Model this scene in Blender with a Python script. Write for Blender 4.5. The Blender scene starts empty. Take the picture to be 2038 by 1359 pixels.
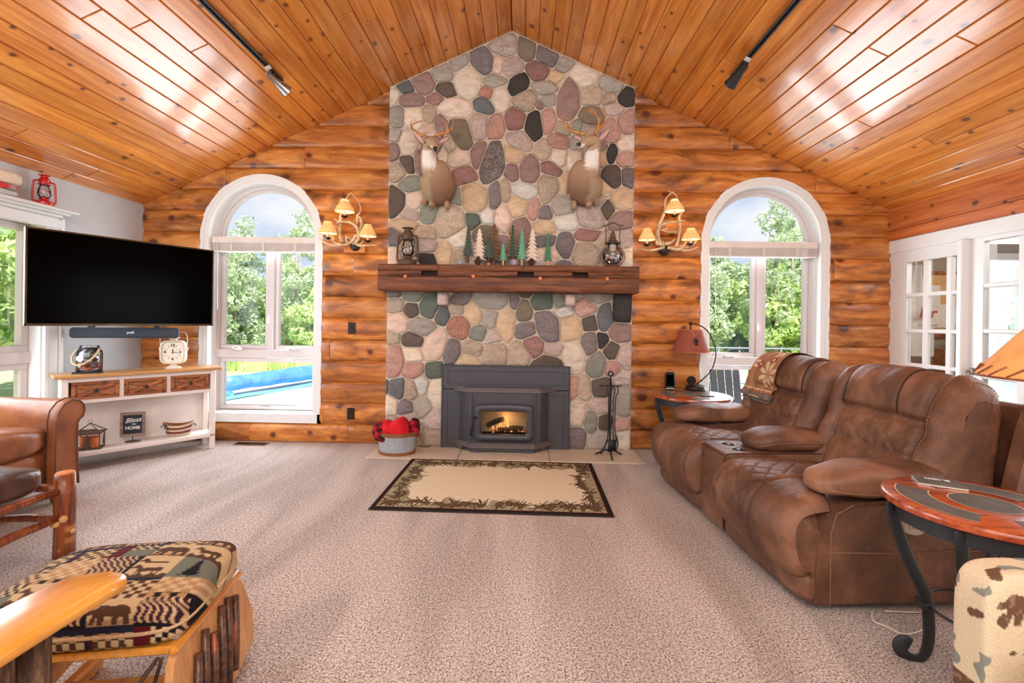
import bpy, math, random
import numpy as np
from mathutils import Vector, Matrix, noise as mnoise
R=math.radians
C=bpy.context.scene.collection
SC=bpy.context.scene
# ---------------------------------------------------------------- camera
F_PX=900.0; YAW=math.atan(21/900.0); ROLL=R(0.8); CX,CY=1019.0,640.0; EYE=1.25
fw=Vector((-math.sin(YAW),math.cos(YAW),0)); rt=Vector((math.cos(YAW),math.sin(YAW),0)); up=Vector((0,0,1))
rt2=rt*math.cos(ROLL)+up*math.sin(ROLL); up2=up*math.cos(ROLL)-rt*math.sin(ROLL)
cam=bpy.data.cameras.new('camera'); camo=bpy.data.objects.new('camera',cam); C.objects.link(camo)
m=Matrix.Identity(4)
for i in range(3): m[i][0]=rt2[i]; m[i][1]=up2[i]; m[i][2]=-fw[i]
m[2][3]=EYE; camo.matrix_world=m
cam.sensor_width=36; cam.lens=F_PX/2038*36; cam.shift_y=-39.5/2038; cam.clip_start=0.02; cam.clip_end=200
SC.camera=camo
# ---------------------------------------------------------------- world
SC.view_settings.view_transform='Standard'; SC.view_settings.look='None'; SC.view_settings.gamma=1
SC.view_settings.use_curve_mapping=False; SC.view_settings.exposure=0.0
w=bpy.data.worlds.new('sky'); SC.world=w; w.use_nodes=True; nt=w.node_tree; nt.nodes.clear()
N=nt.nodes.new; L=nt.links.new
tc=N('ShaderNodeTexCoord'); sp=N('ShaderNodeSeparateXYZ'); L(tc.outputs['Generated'],sp.inputs[0])
rp=N('ShaderNodeValToRGB'); L(sp.outputs[2],rp.inputs[0])
rp.color_ramp.elements[0].position=0.0; rp.color_ramp.elements[0].color=(.68,.80,.96,1)
rp.color_ramp.elements[1].position=0.7; rp.color_ramp.elements[1].color=(.20,.38,.80,1)
ns=N('ShaderNodeTexNoise'); ns.inputs['Scale'].default_value=3.2; ns.inputs['Detail'].default_value=7
mp=N('ShaderNodeMapping'); mp.inputs['Scale'].default_value=(1,1,2.4); mp.inputs['Location'].default_value=(1.7,.3,0)
L(tc.outputs['Generated'],mp.inputs[0]); L(mp.outputs[0],ns.inputs['Vector'])
cr=N('ShaderNodeValToRGB'); cr.color_ramp.elements[0].position=.50; cr.color_ramp.elements[1].position=.68
L(ns.outputs['Fac'],cr.inputs[0])
mx=N('ShaderNodeMix'); mx.data_type='RGBA'; L(cr.outputs[0],mx.inputs[0]); L(rp.outputs[0],mx.inputs[6]); mx.inputs[7].default_value=(.92,.95,1,1)
bg=N('ShaderNodeBackground'); bg.inputs[1].default_value=1.0; L(mx.outputs[2],bg.inputs[0])
wo=N('ShaderNodeOutputWorld'); L(bg.outputs[0],wo.inputs[0])
# ---------------------------------------------------------------- lights
def sun(dirv,s,col,ang=1.5):
    l=bpy.data.lights.new('sun','SUN'); l.energy=s; l.color=col; l.angle=R(ang)
    o=bpy.data.objects.new('sun',l); C.objects.link(o); o.location=(3,-6,14)
    o.rotation_euler=Vector(dirv).to_track_quat('-Z','Y').to_euler(); return o
sun((-.22,.72,-1.2),10.5,(1,.96,.88))
def area(loc,tgt,sx,sy,e,col):
    l=bpy.data.lights.new('fill_or_daylight','AREA'); l.shape='RECTANGLE'; l.size=sx; l.size_y=sy; l.energy=e; l.color=col
    o=bpy.data.objects.new('fill_or_daylight',l); C.objects.link(o); o.location=loc
    o.rotation_euler=(Vector(tgt)-Vector(loc)).to_track_quat('-Z','Y').to_euler(); return o
area((-.1,-2.6,2.3),(-.1,3.5,1.5),6.0,2.4,165,(1,.97,.96))      # added soft fill light behind the camera, before the closed rear wall
area((-.14,-.6,3.4),(-.14,2.0,0),3.0,1.4,95,(1,.95,.91))       # added soft fill light high under the ridge, no fixture there
area((-3.75,2.4,1.35),(0,2.9,.6),1.8,1.6,72,(.80,.90,1))      # daylight through the left window
area((-2.655,4.64,1.25),(-2.2,0,1.2),.9,1.9,40,(.84,.92,1))     # daylight through the arched window
area((2.385,4.64,1.25),(1.9,0,1.2),.9,1.9,40,(.84,.92,1))
area((3.52,2.2,1.2),(0,2.0,.9),1.6,1.6,28,(.9,.95,1))           # daylight through the glazed doors
# ---------------------------------------------------------------- placing helpers (pixel of the photo -> point of a plane in the room)
def ray(px,py):
    u=px-CX; v=py-CY; c,s=math.cos(ROLL),math.sin(ROLL)
    x=(u*c+v*s)/F_PX; z=-(-u*s+v*c)/F_PX
    return Vector((x*rt.x+fw.x,x*rt.y+fw.y,z))
def aty(px,py,Y): r=ray(px,py); t=Y/r.y; return Vector((r.x*t,Y,EYE+r.z*t))
def atz(px,py,Z=0): r=ray(px,py); t=(Z-EYE)/r.z; return Vector((r.x*t,r.y*t,Z))
def atx(px,py,X): r=ray(px,py); t=X/r.x; return Vector((X,r.y*t,EYE+r.z*t))
XL,XR,YB=-3.88,3.60,4.55; XRID,ZRID,SL=-.143,4.113,.462
AL=math.atan(SL)
def roof(x): return ZRID-SL*abs(x-XRID)
def atroof(px,py,off=0):
    r=ray(px,py); s=1 if px>1013 else -1
    # EYE+r.z t = ZR-off-SL*s*(r.x t-XRID)
    t=(ZRID-off+SL*s*XRID-EYE)/(r.z+SL*s*r.x); return Vector((r.x*t,r.y*t,EYE+r.z*t))
# ---------------------------------------------------------------- object helpers
def tag(o,label=None,cat=None,group=None,kind=None):
    if label: o['label']=label
    if cat: o['category']=cat
    if group: o['group']=group
    if kind: o['kind']=kind
    return o
def thing(name,label,cat,loc=(0,0,0),rz=0,group=None,rot=None,scale=None):
    o=bpy.data.objects.new(name,None); C.objects.link(o); o.empty_display_size=.1
    o.location=loc; o.rotation_euler=rot if rot else (0,0,rz)
    if scale: o.scale=(scale,)*3
    return tag(o,label,cat,group)
def link(name,me,mat,parent=None,loc=None,rot=None):
    o=bpy.data.objects.new(name,me); C.objects.link(o)
    if mat is not None:
        if isinstance(mat,(list,tuple)):
            for x in mat: me.materials.append(x)
        elif len(me.materials)==0: me.materials.append(mat)
    if parent: o.parent=parent
    if loc is not None: o.location=loc
    if rot is not None: o.rotation_euler=rot
    return o
def children(o): return [c for c in bpy.data.objects if c.parent==o]
def copy_tree(o,parent=None):
    c=o.copy(); C.objects.link(c); c.parent=parent
    for ch in list(o.children): copy_tree(ch,c)
    return c
class MB:
    def __init__(s): s.v=[]; s.f=[]; s.m=[]; s.mi=0
    def add(s,vs,fs):
        b=len(s.v); s.v+=[tuple(x) for x in vs]; s.f+=[tuple(b+i for i in f) for f in fs]; s.m+=[s.mi]*len(fs); return s
    def slot(s,i): s.mi=i; return s
    def box(s,x0,x1,y0,y1,z0,z1,M=None,bev=0):
        if bev>0: return s._bbox(x0,x1,y0,y1,z0,z1,bev,M)
        vs=[Vector((x,y,z)) for x in(x0,x1) for y in(y0,y1) for z in(z0,z1)]
        if M: vs=[M@v for v in vs]
        return s.add(vs,[(0,1,3,2),(4,6,7,5),(0,4,5,1),(2,3,7,6),(0,2,6,4),(1,5,7,3)])
    def _bbox(s,x0,x1,y0,y1,z0,z1,b,M=None):
        lo=(x0,y0,z0); hi=(x1,y1,z1); vs=[]; idx={}
        b=min(b,*( (hi[i]-lo[i])*.45 for i in range(3)))
        for sx in(0,1):
            for sy in(0,1):
                for sz in(0,1):
                    c=[(hi if t else lo)[i] for i,t in enumerate((sx,sy,sz))]; d=[-1 if t else 1 for t in(sx,sy,sz)]
                    for a in range(3):
                        p=[c[i]+(0 if i==a else d[i]*b) for i in range(3)]
                        idx[(sx,sy,sz,a)]=len(vs); vs.append(Vector(p))
        fs=[]; o={0:(1,2),1:(0,2),2:(0,1)}
        for a in range(3):
            p,q=o[a]
            for t in(0,1):
                ks=[]
                for (i,j) in((0,0),(1,0),(1,1),(0,1)):
                    k=[0,0,0]; k[a]=t; k[p]=i; k[q]=j; ks.append(idx[(*k,a)])
                fs.append(tuple(ks))
            for i in(0,1):
                for j in(0,1):
                    k=[0,0,0]; k[p]=i; k[q]=j; k2=list(k); k2[a]=1
                    fs.append((idx[(*k,p)],idx[(*k2,p)],idx[(*k2,q)],idx[(*k,q)]))
        for sx in(0,1):
            for sy in(0,1):
                for sz in(0,1): fs.append(tuple(idx[(sx,sy,sz,a)] for a in range(3)))
        if M: vs=[M@v for v in vs]
        return s.add(vs,fs)
    def prism(s,poly,y0,y1,M=None):      # poly in x,z extruded along y
        n=len(poly); vs=[Vector((x,y0,z)) for x,z in poly]+[Vector((x,y1,z)) for x,z in poly]
        if M: vs=[M@v for v in vs]
        return s.add(vs,[tuple(range(n)),tuple(range(2*n-1,n-1,-1))]+[(i,(i+1)%n,n+(i+1)%n,n+i) for i in range(n)])
    def cyl(s,p0,p1,r0,r1=None,n=12,cap=True):
        return s.tube([p0,p1],[r0,r0 if r1 is None else r1],n,cap)
    def tube(s,pts,rad,n=8,cap=True,flat=1.0):
        pts=[Vector(p) for p in pts]; k=len(pts)
        if not isinstance(rad,(list,tuple)): rad=[rad]*k
        vs=[]; ref=None
        for i in range(k):
            t=(pts[min(i+1,k-1)]-pts[max(i-1,0)])
            if t.length<1e-9: t=Vector((0,0,1))
            t.normalize()
            if ref is None:
                ref=Vector((0,0,1)) if abs(t.z)<.9 else Vector((0,1,0))
            a=(ref-t*ref.dot(t)); 
            if a.length<1e-5: a=t.orthogonal()
            a.normalize(); ref=a; b=t.cross(a)
            for j in range(n):
                q=2*math.pi*j/n; vs.append(pts[i]+a*math.cos(q)*rad[i]+b*math.sin(q)*rad[i]*flat)
        fs=[(i*n+j,i*n+(j+1)%n,(i+1)*n+(j+1)%n,(i+1)*n+j) for i in range(k-1) for j in range(n)]
        if cap: fs+=[tuple(range(n-1,-1,-1)),tuple(range((k-1)*n,k*n))]
        return s.add(vs,fs)
    def lathe(s,prof,n=24,M=None,sx=1,sy=1,cap=True):   # prof list of (r,z)
        vs=[];k=len(prof)
        for r,z in prof:
            for j in range(n):
                q=2*math.pi*j/n; v=Vector((r*math.cos(q)*sx,r*math.sin(q)*sy,z)); vs.append(M@v if M else v)
        fs=[(i*n+j,i*n+(j+1)%n,(i+1)*n+(j+1)%n,(i+1)*n+j) for i in range(k-1) for j in range(n)]
        if cap and prof[0][0]>1e-6: fs.append(tuple(range(n-1,-1,-1)))
        if cap and prof[-1][0]>1e-6: fs.append(tuple(range((k-1)*n,k*n)))
        return s.add(vs,fs)
    def soft(s,cx,cy,cz,w,d,h,k=4,n=8,M=None,fn=None):   # superellipsoid cushion, full sizes w,d,h
        if not isinstance(k,(list,tuple)): k=(k,k,k)
        vs=[];fs=[];key={}
        def vid(p):
            q=tuple(round(c,5) for c in p)
            if q in key: return key[q]
            x,y,z=p; m=max(k); 
            r=(abs(x)**m+abs(y)**m+abs(z)**m)**(1/m)
            v=Vector((x/r*w/2,y/r*d/2,z/r*h/2))
            if fn: v=fn(v)
            v=v+Vector((cx,cy,cz))
            key[q]=len(vs); vs.append(M@v if M else v); return key[q]
        g=[math.tan(R(45)*(-1+2*i/n)) for i in range(n+1)]
        for ax in range(3):
            for sg in(-1,1):
                for i in range(n):
                    for j in range(n):
                        q=[]
                        for a,b in((g[i],g[j]),(g[i+1],g[j]),(g[i+1],g[j+1]),(g[i],g[j+1])):
                            p=[0,0,0]; p[ax]=sg; p[(ax+1)%3]=a; p[(ax+2)%3]=b; q.append(vid(p))
                        fs.append(tuple(q if sg>0 else q[::-1]))
        return s.add(vs,fs)
    def grid(s,nu,nv,fn):
        vs=[fn(i/nu,j/nv) for j in range(nv+1) for i in range(nu+1)]
        return s.add(vs,[(j*(nu+1)+i,j*(nu+1)+i+1,(j+1)*(nu+1)+i+1,(j+1)*(nu+1)+i) for j in range(nv) for i in range(nu)])
    def mesh(s,name,smooth=False):
        me=bpy.data.meshes.new(name); me.from_pydata([tuple(v) for v in s.v],[],s.f); 
        if smooth: me.polygons.foreach_set('use_smooth',[True]*len(me.polygons))
        if any(s.m): me.polygons.foreach_set('material_index',s.m)
        me.update(); return me
    def build(s,name,mat,parent=None,smooth=False,auto=False,loc=None,rot=None):
        me=s.mesh(name,smooth)
        o=link(name,me,mat,parent,loc,rot)
        if auto:
            me.polygons.foreach_set('use_smooth',[True]*len(me.polygons)); me.set_sharp_from_angle(angle=R(38))
        return o
def vcol(me,fn):
    n=len(me.vertices); co=np.empty(n*3); me.vertices.foreach_get('co',co); co=co.reshape(-1,3)
    cols=np.ones((n,4),dtype=np.float32)
    for i in range(n): cols[i,:3]=fn(co[i])
    ca=me.color_attributes.new('Col','FLOAT_COLOR','POINT'); ca.data.foreach_set('color',cols.ravel())
def TR(x=0,y=0,z=0,rx=0,ry=0,rz=0): 
    from mathutils import Euler
    return Matrix.Translation((x,y,z))@Euler((rx,ry,rz)).to_matrix().to_4x4()
def sr(c):   # 0-255 sRGB -> linear
    return tuple(((x/255)/12.92 if x/255<=.04045 else ((x/255+.055)/1.055)**2.4) for x in c)
def spline(pts,n=6):
    P=[Vector(p) for p in pts]; out=[]
    for i in range(len(P)-1):
        a=P[max(i-1,0)];b=P[i];c=P[i+1];d=P[min(i+2,len(P)-1)]
        for k in range(n):
            t=k/n; out.append(.5*((2*b)+(c-a)*t+(2*a-5*b+4*c-d)*t*t+(3*b-a-3*c+d)*t**3))
    out.append(P[-1]); return out
def text_me(body,size,M=None,shear=0,ext=.0006,align='CENTER',bold=0):
    cu=bpy.data.curves.new('txt','FONT'); cu.body=body; cu.size=size; cu.align_x=align; cu.align_y='CENTER'; cu.extrude=ext; cu.shear=shear; cu.offset=bold; cu.resolution_u=3
    o=bpy.data.objects.new('txt',cu); C.objects.link(o)
    me=bpy.data.meshes.new_from_object(o); bpy.data.objects.remove(o); bpy.data.curves.remove(cu)
    if M: me.transform(M)
    return me
# ---------------------------------------------------------------- materials
class MT:
    def __init__(s,name,rough=.5,metal=0,spec=.5,coat=0):
        s.m=bpy.data.materials.new(name); s.m.use_nodes=True; s.t=s.m.node_tree
        s.b=s.t.nodes['Principled BSDF']; s.b.inputs['Roughness'].default_value=rough; s.b.inputs['Metallic'].default_value=metal
        s.b.inputs['Specular IOR Level'].default_value=spec; s.b.inputs['Coat Weight'].default_value=coat; s.b.inputs['Coat Roughness'].default_value=.12
        s.src=None
    def n(s,t,**k):
        x=s.t.nodes.new('ShaderNode'+t)
        for a,b in k.items(): 
            if a in x.inputs: x.inputs[a].default_value=b
            else: setattr(x,a,b)
        return x
    def l(s,a,b): s.t.links.new(a,b)
    def coord(s,scale=(1,1,1),rnd=0,kind='Object'):
        tc=s.n('TexCoord'); mp=s.n('Mapping'); mp.inputs['Scale'].default_value=scale; s.l(tc.outputs[kind],mp.inputs[0])
        if rnd:
            oi=s.n('ObjectInfo'); mu=s.n('Math',operation='MULTIPLY'); mu.inputs[1].default_value=rnd; s.l(oi.outputs['Random'],mu.inputs[0])
            cb=s.n('CombineXYZ'); s.l(mu.outputs[0],cb.inputs[0]); s.l(mu.outputs[0],cb.inputs[1]); s.l(mu.outputs[0],cb.inputs[2]); s.l(cb.outputs[0],mp.inputs['Location'])
        return mp.outputs[0]
    def noise(s,vec,scale,detail=4,rough=.55,dist=0):
        x=s.n('TexNoise'); x.inputs['Scale'].default_value=scale; x.inputs['Detail'].default_value=detail; x.inputs['Roughness'].default_value=rough; x.inputs['Distortion'].default_value=dist
        s.l(vec,x.inputs['Vector']); return x.outputs['Fac']
    def ramp(s,fac,stops,interp='LINEAR'):
        r=s.n('ValToRGB'); e=r.color_ramp.elements; r.color_ramp.interpolation=interp
        while len(e)<len(stops): e.new(.5)
        for i,(p,c) in enumerate(stops): e[i].position=p; e[i].color=(*((c,)*3 if isinstance(c,(int,float)) else c),1)
        s.l(fac,r.inputs[0]); return r.outputs[0]
    def mix(s,f,a,b,mode='MIX'):
        x=s.n('Mix'); x.data_type='RGBA'; x.blend_type=mode
        for sl,v in((0,f),(6,a),(7,b)):
            if isinstance(v,(int,float)): x.inputs[sl].default_value=v
            elif isinstance(v,tuple): x.inputs[sl].default_value=(*v,1)
            else: s.l(v,x.inputs[sl])
        return x.outputs[2]
    def math(s,op,a,b=0):
        x=s.n('Math',operation=op)
        for i,v in enumerate((a,b)):
            if isinstance(v,(int,float)): x.inputs[i].default_value=v
            else: s.l(v,x.inputs[i])
        return x.outputs[0]
    def hsv(s,col,v=1.,sat=1.,h=.5):
        x=s.n('HueSaturation')
        for nme,val in(('Value',v),('Saturation',sat),('Hue',h)):
            if isinstance(val,(int,float)): x.inputs[nme].default_value=val
            else: s.l(val,x.inputs[nme])
        s.l(col,x.inputs['Color']); return x.outputs[0]
    def color(s,c):
        if isinstance(c,tuple): s.b.inputs['Base Color'].default_value=(*c,1)
        else: s.l(c,s.b.inputs['Base Color'])
        return s
    def bump(s,h,strength=.3,dist=.01):
        b=s.n('Bump'); b.inputs['Strength'].default_value=strength; b.inputs['Distance'].default_value=dist; s.l(h,b.inputs['Height']); s.l(b.outputs[0],s.b.inputs['Normal']); return s
def plain(name,c,rough=.5,metal=0,var=.12,scale=30,bump=0,coat=0,spec=.5,bs=None):
    s=MT(name,rough,metal,spec,coat); c=sr(c); v=s.coord(); n=s.noise(v,scale)
    s.color(s.ramp(n,[(.3,tuple(x*(1-var) for x in c)),(.7,tuple(min(1,x*(1+var)) for x in c))]))
    if bump: s.bump(s.noise(v,bs or scale*3,3),bump,.004)
    return s.m
def emit(name,c,st):
    s=MT(name); s.b.inputs['Emission Color'].default_value=(*sr(c),1); s.b.inputs['Emission Strength'].default_value=st; s.color(sr(c)); return s.m
def vcmat(name,rough=.8,bump=.25,scale=250,spec=.2):
    s=MT(name,rough,spec=spec); a=s.n('VertexColor'); a.layer_name='Col'; v=s.coord(); n=s.noise(v,scale,3)
    s.color(s.mix(1.0,a.outputs[0],s.ramp(n,[(.3,.82),(.7,1.12)]),'MULTIPLY')); s.bump(n,bump,.003); return s.m
M={}
def wood(name,light,mid,dark,ax=1,knot=1,rough=.35,coat=0,grain=(14,.9),spec=.5,knotsc=5,var=.25,kr=.07,stain=0,bump=.12,kd=.6,kcol=(58,28,14),oth=None):
    s=MT(name,rough,coat=coat,spec=spec); sc=[grain[0]]*3; sc[ax]=grain[1]
    v=s.coord(tuple(sc),7.3); g=s.noise(v,1.6,5,.6,.6)
    col=s.ramp(g,[(.30,sr(dark)),(.48,sr(mid)),(.66,sr(light))])
    fine=s.noise(v,9,3,.6); col=s.mix(1.0,col,s.ramp(fine,[(.3,.86),(.7,1.1)]),'MULTIPLY')
    if stain:
        sv=[2.6]*3; sv[ax]=1.1; st=s.noise(s.coord(tuple(sv),3.7),1.9,4,.6,.8)
        col=s.mix(s.ramp(st,[(.50,0.),(.72,stain)]),col,sr((70,38,16)))
    if knot:
        kc=s.coord((1,1,1),9.1); sx=s.n('SeparateXYZ'); s.l(kc,sx.inputs[0]); cb=s.n('CombineXYZ'); o2={0:2,1:0,2:0}[ax] if oth is None else oth
        s.l(s.math('MULTIPLY',sx.outputs[ax],knotsc*.8),cb.inputs[0]); s.l(s.math('MULTIPLY',sx.outputs[o2],knotsc),cb.inputs[1])
        x=s.n('TexVoronoi'); x.voronoi_dimensions='2D'; x.inputs['Scale'].default_value=1.; s.l(cb.outputs[0],x.inputs['Vector'])
        sc_=s.n('SeparateColor'); s.l(x.outputs['Color'],sc_.inputs[0])
        d=s.math('ADD',x.outputs['Distance'],s.math('MULTIPLY',s.math('SUBTRACT',s.noise(kc,knotsc*4,2),.5),kr*.9))
        d=s.math('MULTIPLY',d,s.math('ADD',.72,s.math('MULTIPLY',sc_.outputs[1],.9)))
        f=s.math('MULTIPLY',s.ramp(d,[(kr*.62,.92),(kr*.95,.62),(kr*1.05,.30),(kr*1.9,.0)]),s.ramp(sc_.outputs[0],[(kd,1.),(kd+.02,0.)]))
        col=s.mix(f,col,sr(kcol))
    oi=s.n('ObjectInfo'); col=s.hsv(col,s.math('ADD',s.math('MULTIPLY',oi.outputs['Random'],var),1-var/2))
    s.color(col)
    if bump: s.bump(s.math('ADD',fine,s.math('MULTIPLY',g,.6)),bump,.003)
    return s.m
M['ceil']=wood('pine_ceiling',(222,146,64),(206,124,46),(178,96,30),ax=1,knotsc=6.5,rough=.30,coat=1.,spec=.6,var=.26,kr=.115,kd=.34,bump=.03,kcol=(96,44,16))
M['log']=wood('log_stain',(218,148,76),(192,114,48),(132,74,30),ax=0,knotsc=4.2,rough=.40,coat=.2,var=.42,kr=.15,stain=.9,grain=(8,1.3),bump=.15,kd=.36,kcol=(84,34,18))
M['beam']=wood('beam_wood',(205,120,62),(186,100,46),(150,74,32),ax=1,knotsc=5,rough=.4,coat=.2,kr=.08,oth=2)
M['mantel']=wood('mantel_wood',(140,82,42),(112,60,30),(70,36,20),ax=0,knotsc=5,rough=.6,kr=.05,stain=.4,bump=.7,grain=(16,1.6))
M['drawer']=wood('drawer_wood',(176,110,66),(156,88,48),(112,58,30),ax=0,knotsc=9,rough=.55,kr=.08,stain=.25)
M['drawerp']=wood('drawer_panel',(206,150,104),(182,122,80),(140,88,54),ax=0,knot=0,rough=.6)
M['oak']=wood('light_oak',(206,158,100),(190,138,82),(160,108,60),ax=0,rough=.4,knot=0,grain=(30,2),coat=.2)
M['pineY']=wood('yellow_pine',(238,176,82),(230,158,62),(206,124,42),ax=1,knot=0,rough=.25,coat=.6,grain=(9,1.2),var=.05,bump=.02)
M['hick']=wood('hickory_log',(170,92,44),(132,62,26),(70,32,14),ax=2,knotsc=14,rough=.4,coat=.3,kr=.12,kcol=(200,130,70),grain=(26,3),bump=.4)
M['bark']=wood('bark',(140,112,84),(92,66,46),(42,28,20),ax=2,knotsc=12,rough=.75,kr=.12,grain=(40,6),bump=1.0)
M['stick']=wood('bark_stick',(120,76,50),(80,48,32),(44,26,18),ax=1,knotsc=26,rough=.35,coat=.4,kr=.16,kcol=(196,110,70),grain=(40,5),bump=.4)
M['rim']=wood('table_wood',(190,96,48),(166,72,34),(104,40,18),ax=0,knot=0,rough=.25,coat=.6,grain=(22,3),var=.05)
M['mortar']=plain('mortar',(204,188,168),.9,var=.12,scale=40,bump=.6)
M['white']=plain('white_paint',(232,232,230),.35,var=.02)
M['whitewash']=plain('whitewash',(228,218,210),.6,var=.06,scale=14)
M['trimw']=plain('window_vinyl',(214,206,204),.35,var=.02)
M['wall']=plain('grey_wall',(196,198,200),.8,var=.03,scale=8,bump=.05,bs=140)
M['tanwall']=plain('tan_wall',(150,136,120),.8,var=.04,scale=4)
M['black']=plain('black',(22,22,24),.45,var=.1)
M['screen']=MT('screen',.16,spec=.04).color((.0,.0,.0)).m
M['iron']=plain('wrought_iron',(46,46,50),.5,.5,var=.15,bump=.2)
M['tiron']=plain('table_iron',(56,58,62),.45,.4,var=.12)
M['stove']=plain('stove_enamel',(74,74,80),.48,.25,var=.06,scale=9)
M['stovel']=plain('stove_ledge',(104,96,96),.45,.25,var=.08)
M['bronze']=plain('bronze',(52,42,36),.4,.6)
M['rust']=plain('rusty_metal',(98,76,60),.65,.3,var=.3,scale=60,bump=.3)
M['galv']=plain('galvanized',(172,180,186),.4,.3,var=.14,scale=50)
M['chrome']=plain('brushed_metal',(150,150,148),.3,.9)
M['red']=plain('red_enamel',(196,22,22),.28,0,var=.1,coat=.4)
M['slate']=plain('slate_inlay',(92,96,92),.4,var=.25,scale=14,coat=.3,bump=.1)
M['cream']=plain('cream_paint',(226,214,196),.5,var=.05)
M['rope']=plain('rope',(206,172,132),.8,var=.2,scale=120,bump=.6)
M['paper']=plain('paper',(232,222,205),.8,var=.03)
M['ink']=plain('ink',(40,36,36),.6)
M['chalk']=plain('chalkboard',(34,40,46),.7,var=.1)
M['chalkw']=plain('chalk_white',(225,225,222),.8)
M['bulb']=emit('bulb',(255,214,150),9)
M['spot']=emit('spot_lamp',(255,225,160),14)
M['antler']=plain('antler',(206,182,148),.45,var=.35,scale=22,bump=.3,bs=60)
M['antlerr']=plain('amber_antler',(188,128,70),.4,var=.4,scale=26,bump=.3,bs=60)
M['pcone']=plain('pine_cone',(84,50,34),.7,var=.4)
M['pconew']=plain('frosted_pine_cone',(196,192,198),.7,var=.25,scale=80)
M['tg1']=plain('dark_green_paint',(52,72,56),.7,var=.25)
M['tg2']=plain('mint_green_paint',(96,158,124),.7,var=.2)
M['tg3']=plain('green_paint',(58,118,84),.7,var=.2)
M['tbrown']=plain('brown_tree',(92,66,40),.7,var=.3)
M['edgew']=plain('raw_edge',(196,134,72),.7,var=.2)
M['twhite']=plain('white_tree',(228,208,190),.7,var=.1)
M['block']=plain('orange_wood_block',(206,118,52),.5,var=.1)
M['lwood']=plain('pale_wood',(214,164,106),.6,var=.1)
M['apron']=plain('apron_cloth',(226,222,212),.9,var=.05)
M['redink']=plain('red_ink',(176,52,50),.8)
M['cup']=plain('cup_dark',(16,18,22),.2,var=.1)
M['seam']=plain('seam',(150,108,82),.8)
M['seamd']=plain('dark_seam',(48,28,20),.8)
M['tub_cream']=plain('aged_cream',(205,190,160),.6,var=.15,scale=40)
M['tub_red']=plain('aged_red',(120,44,48),.6,var=.15,scale=40)
M['tub_blue']=plain('aged_blue',(66,66,70),.6,var=.2)
M['conc']=plain('pool_deck_concrete',(236,232,224),.8,var=.03,scale=3)
M['lawn']=plain('lawn',(190,200,130),.95,var=.2,scale=1.5,bump=.5,bs=30)
M['cover']=plain('pool_cover',(86,140,220),.35,var=.25,scale=5,bump=.4,bs=9)
M['coverl']=plain('pool_cover_sheet',(120,205,220),.4,var=.1)
M['adir']=plain('grey_adirondack',(140,146,152),.6,var=.08)
M['hearth']=plain('hearth_stone',(202,184,162),.55,var=.10,scale=6,bump=.1)
M['trunk']=plain('tree_trunk',(150,140,122),.9,var=.25,scale=8)
M['blanketR']=plain('red_fleece',(206,18,34),.95,var=.18,scale=16,bump=.5,bs=60)
M['vent']=plain('vent',(140,118,90),.5,.3)
# glass
def glass(name,tint=(1,1,1),refl=.10,rough=.0):
    m=bpy.data.materials.new(name); m.use_nodes=True; t=m.node_tree; t.nodes.clear()
    tr=t.nodes.new('ShaderNodeBsdfTransparent'); tr.inputs[0].default_value=(*tint,1); gl=t.nodes.new('ShaderNodeBsdfGlossy'); gl.inputs['Roughness'].default_value=rough
    fr=t.nodes.new('ShaderNodeFresnel'); fr.inputs[0].default_value=1.45; mu=t.nodes.new('ShaderNodeMath'); mu.operation='MULTIPLY'; mu.inputs[1].default_value=refl/.1
    t.links.new(fr.outputs[0],mu.inputs[0]); mx=t.nodes.new('ShaderNodeMixShader'); t.links.new(mu.outputs[0],mx.inputs[0]); t.links.new(tr.outputs[0],mx.inputs[1]); t.links.new(gl.outputs[0],mx.inputs[2])
    o=t.nodes.new('ShaderNodeOutputMaterial'); t.links.new(mx.outputs[0],o.inputs[0]); return m
M['glass']=glass('window_glass',refl=.018); M['jar']=glass('jar_glass',(.93,.96,.97),.22,.03); M['fglass']=glass('stove_glass',(.8,.76,.7),.05)
# carpet
s=MT('carpet',.95,spec=.1); v=s.coord()
n1=s.noise(v,120,2,.9); n2=s.noise(v,50,2,.6)
col=s.ramp(n1,[(.34,sr((76,66,60))),(.45,sr((170,157,149))),(.60,sr((228,214,204)))])
col=s.mix(1.,col,s.ramp(n2,[(.35,.88),(.62,1.06)]),'MULTIPLY')
n3=s.noise(s.coord((1.9,.42,1)),1.6,3,.5,.4); col=s.mix(1.,col,s.ramp(n3,[(.42,.86),(.50,.98),(.60,1.08)]),'MULTIPLY')
s.color(col); s.bump(n1,.6,.006); M['carpet']=s.m
# suede leather
def leather(name,light,mid,dark,rough,sc=3.5,bump=.35,coat=0,fold=True):
    s=MT(name,rough,spec=.4,coat=coat); v=s.coord((1,1,1),4.)
    n=s.noise(v,sc,5,.62,.5); c=s.ramp(n,[(.30,sr(dark)),(.50,sr(mid)),(.70,sr(light))]); s.color(c)
    f=s.noise(v,160,2,.6); wr=s.noise(s.coord((1,1,1)),11,4,.6,1.2)
    s.bump(s.math('ADD',s.math('MULTIPLY',f,.12),s.math('MULTIPLY',wr,.9)),bump,.02); return s.m
M['suede']=leather('brown_suede',(152,108,82),(114,78,58),(78,52,40),.52,sc=3.2,bump=.4)
M['lthr']=leather('tan_leather',(172,112,70),(148,90,54),(120,68,40),.36,bump=.18,coat=.1)
M['lthrd']=leather('worn_leather',(118,84,66),(88,58,44),(60,38,30),.36,bump=.3,coat=.2)
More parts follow.
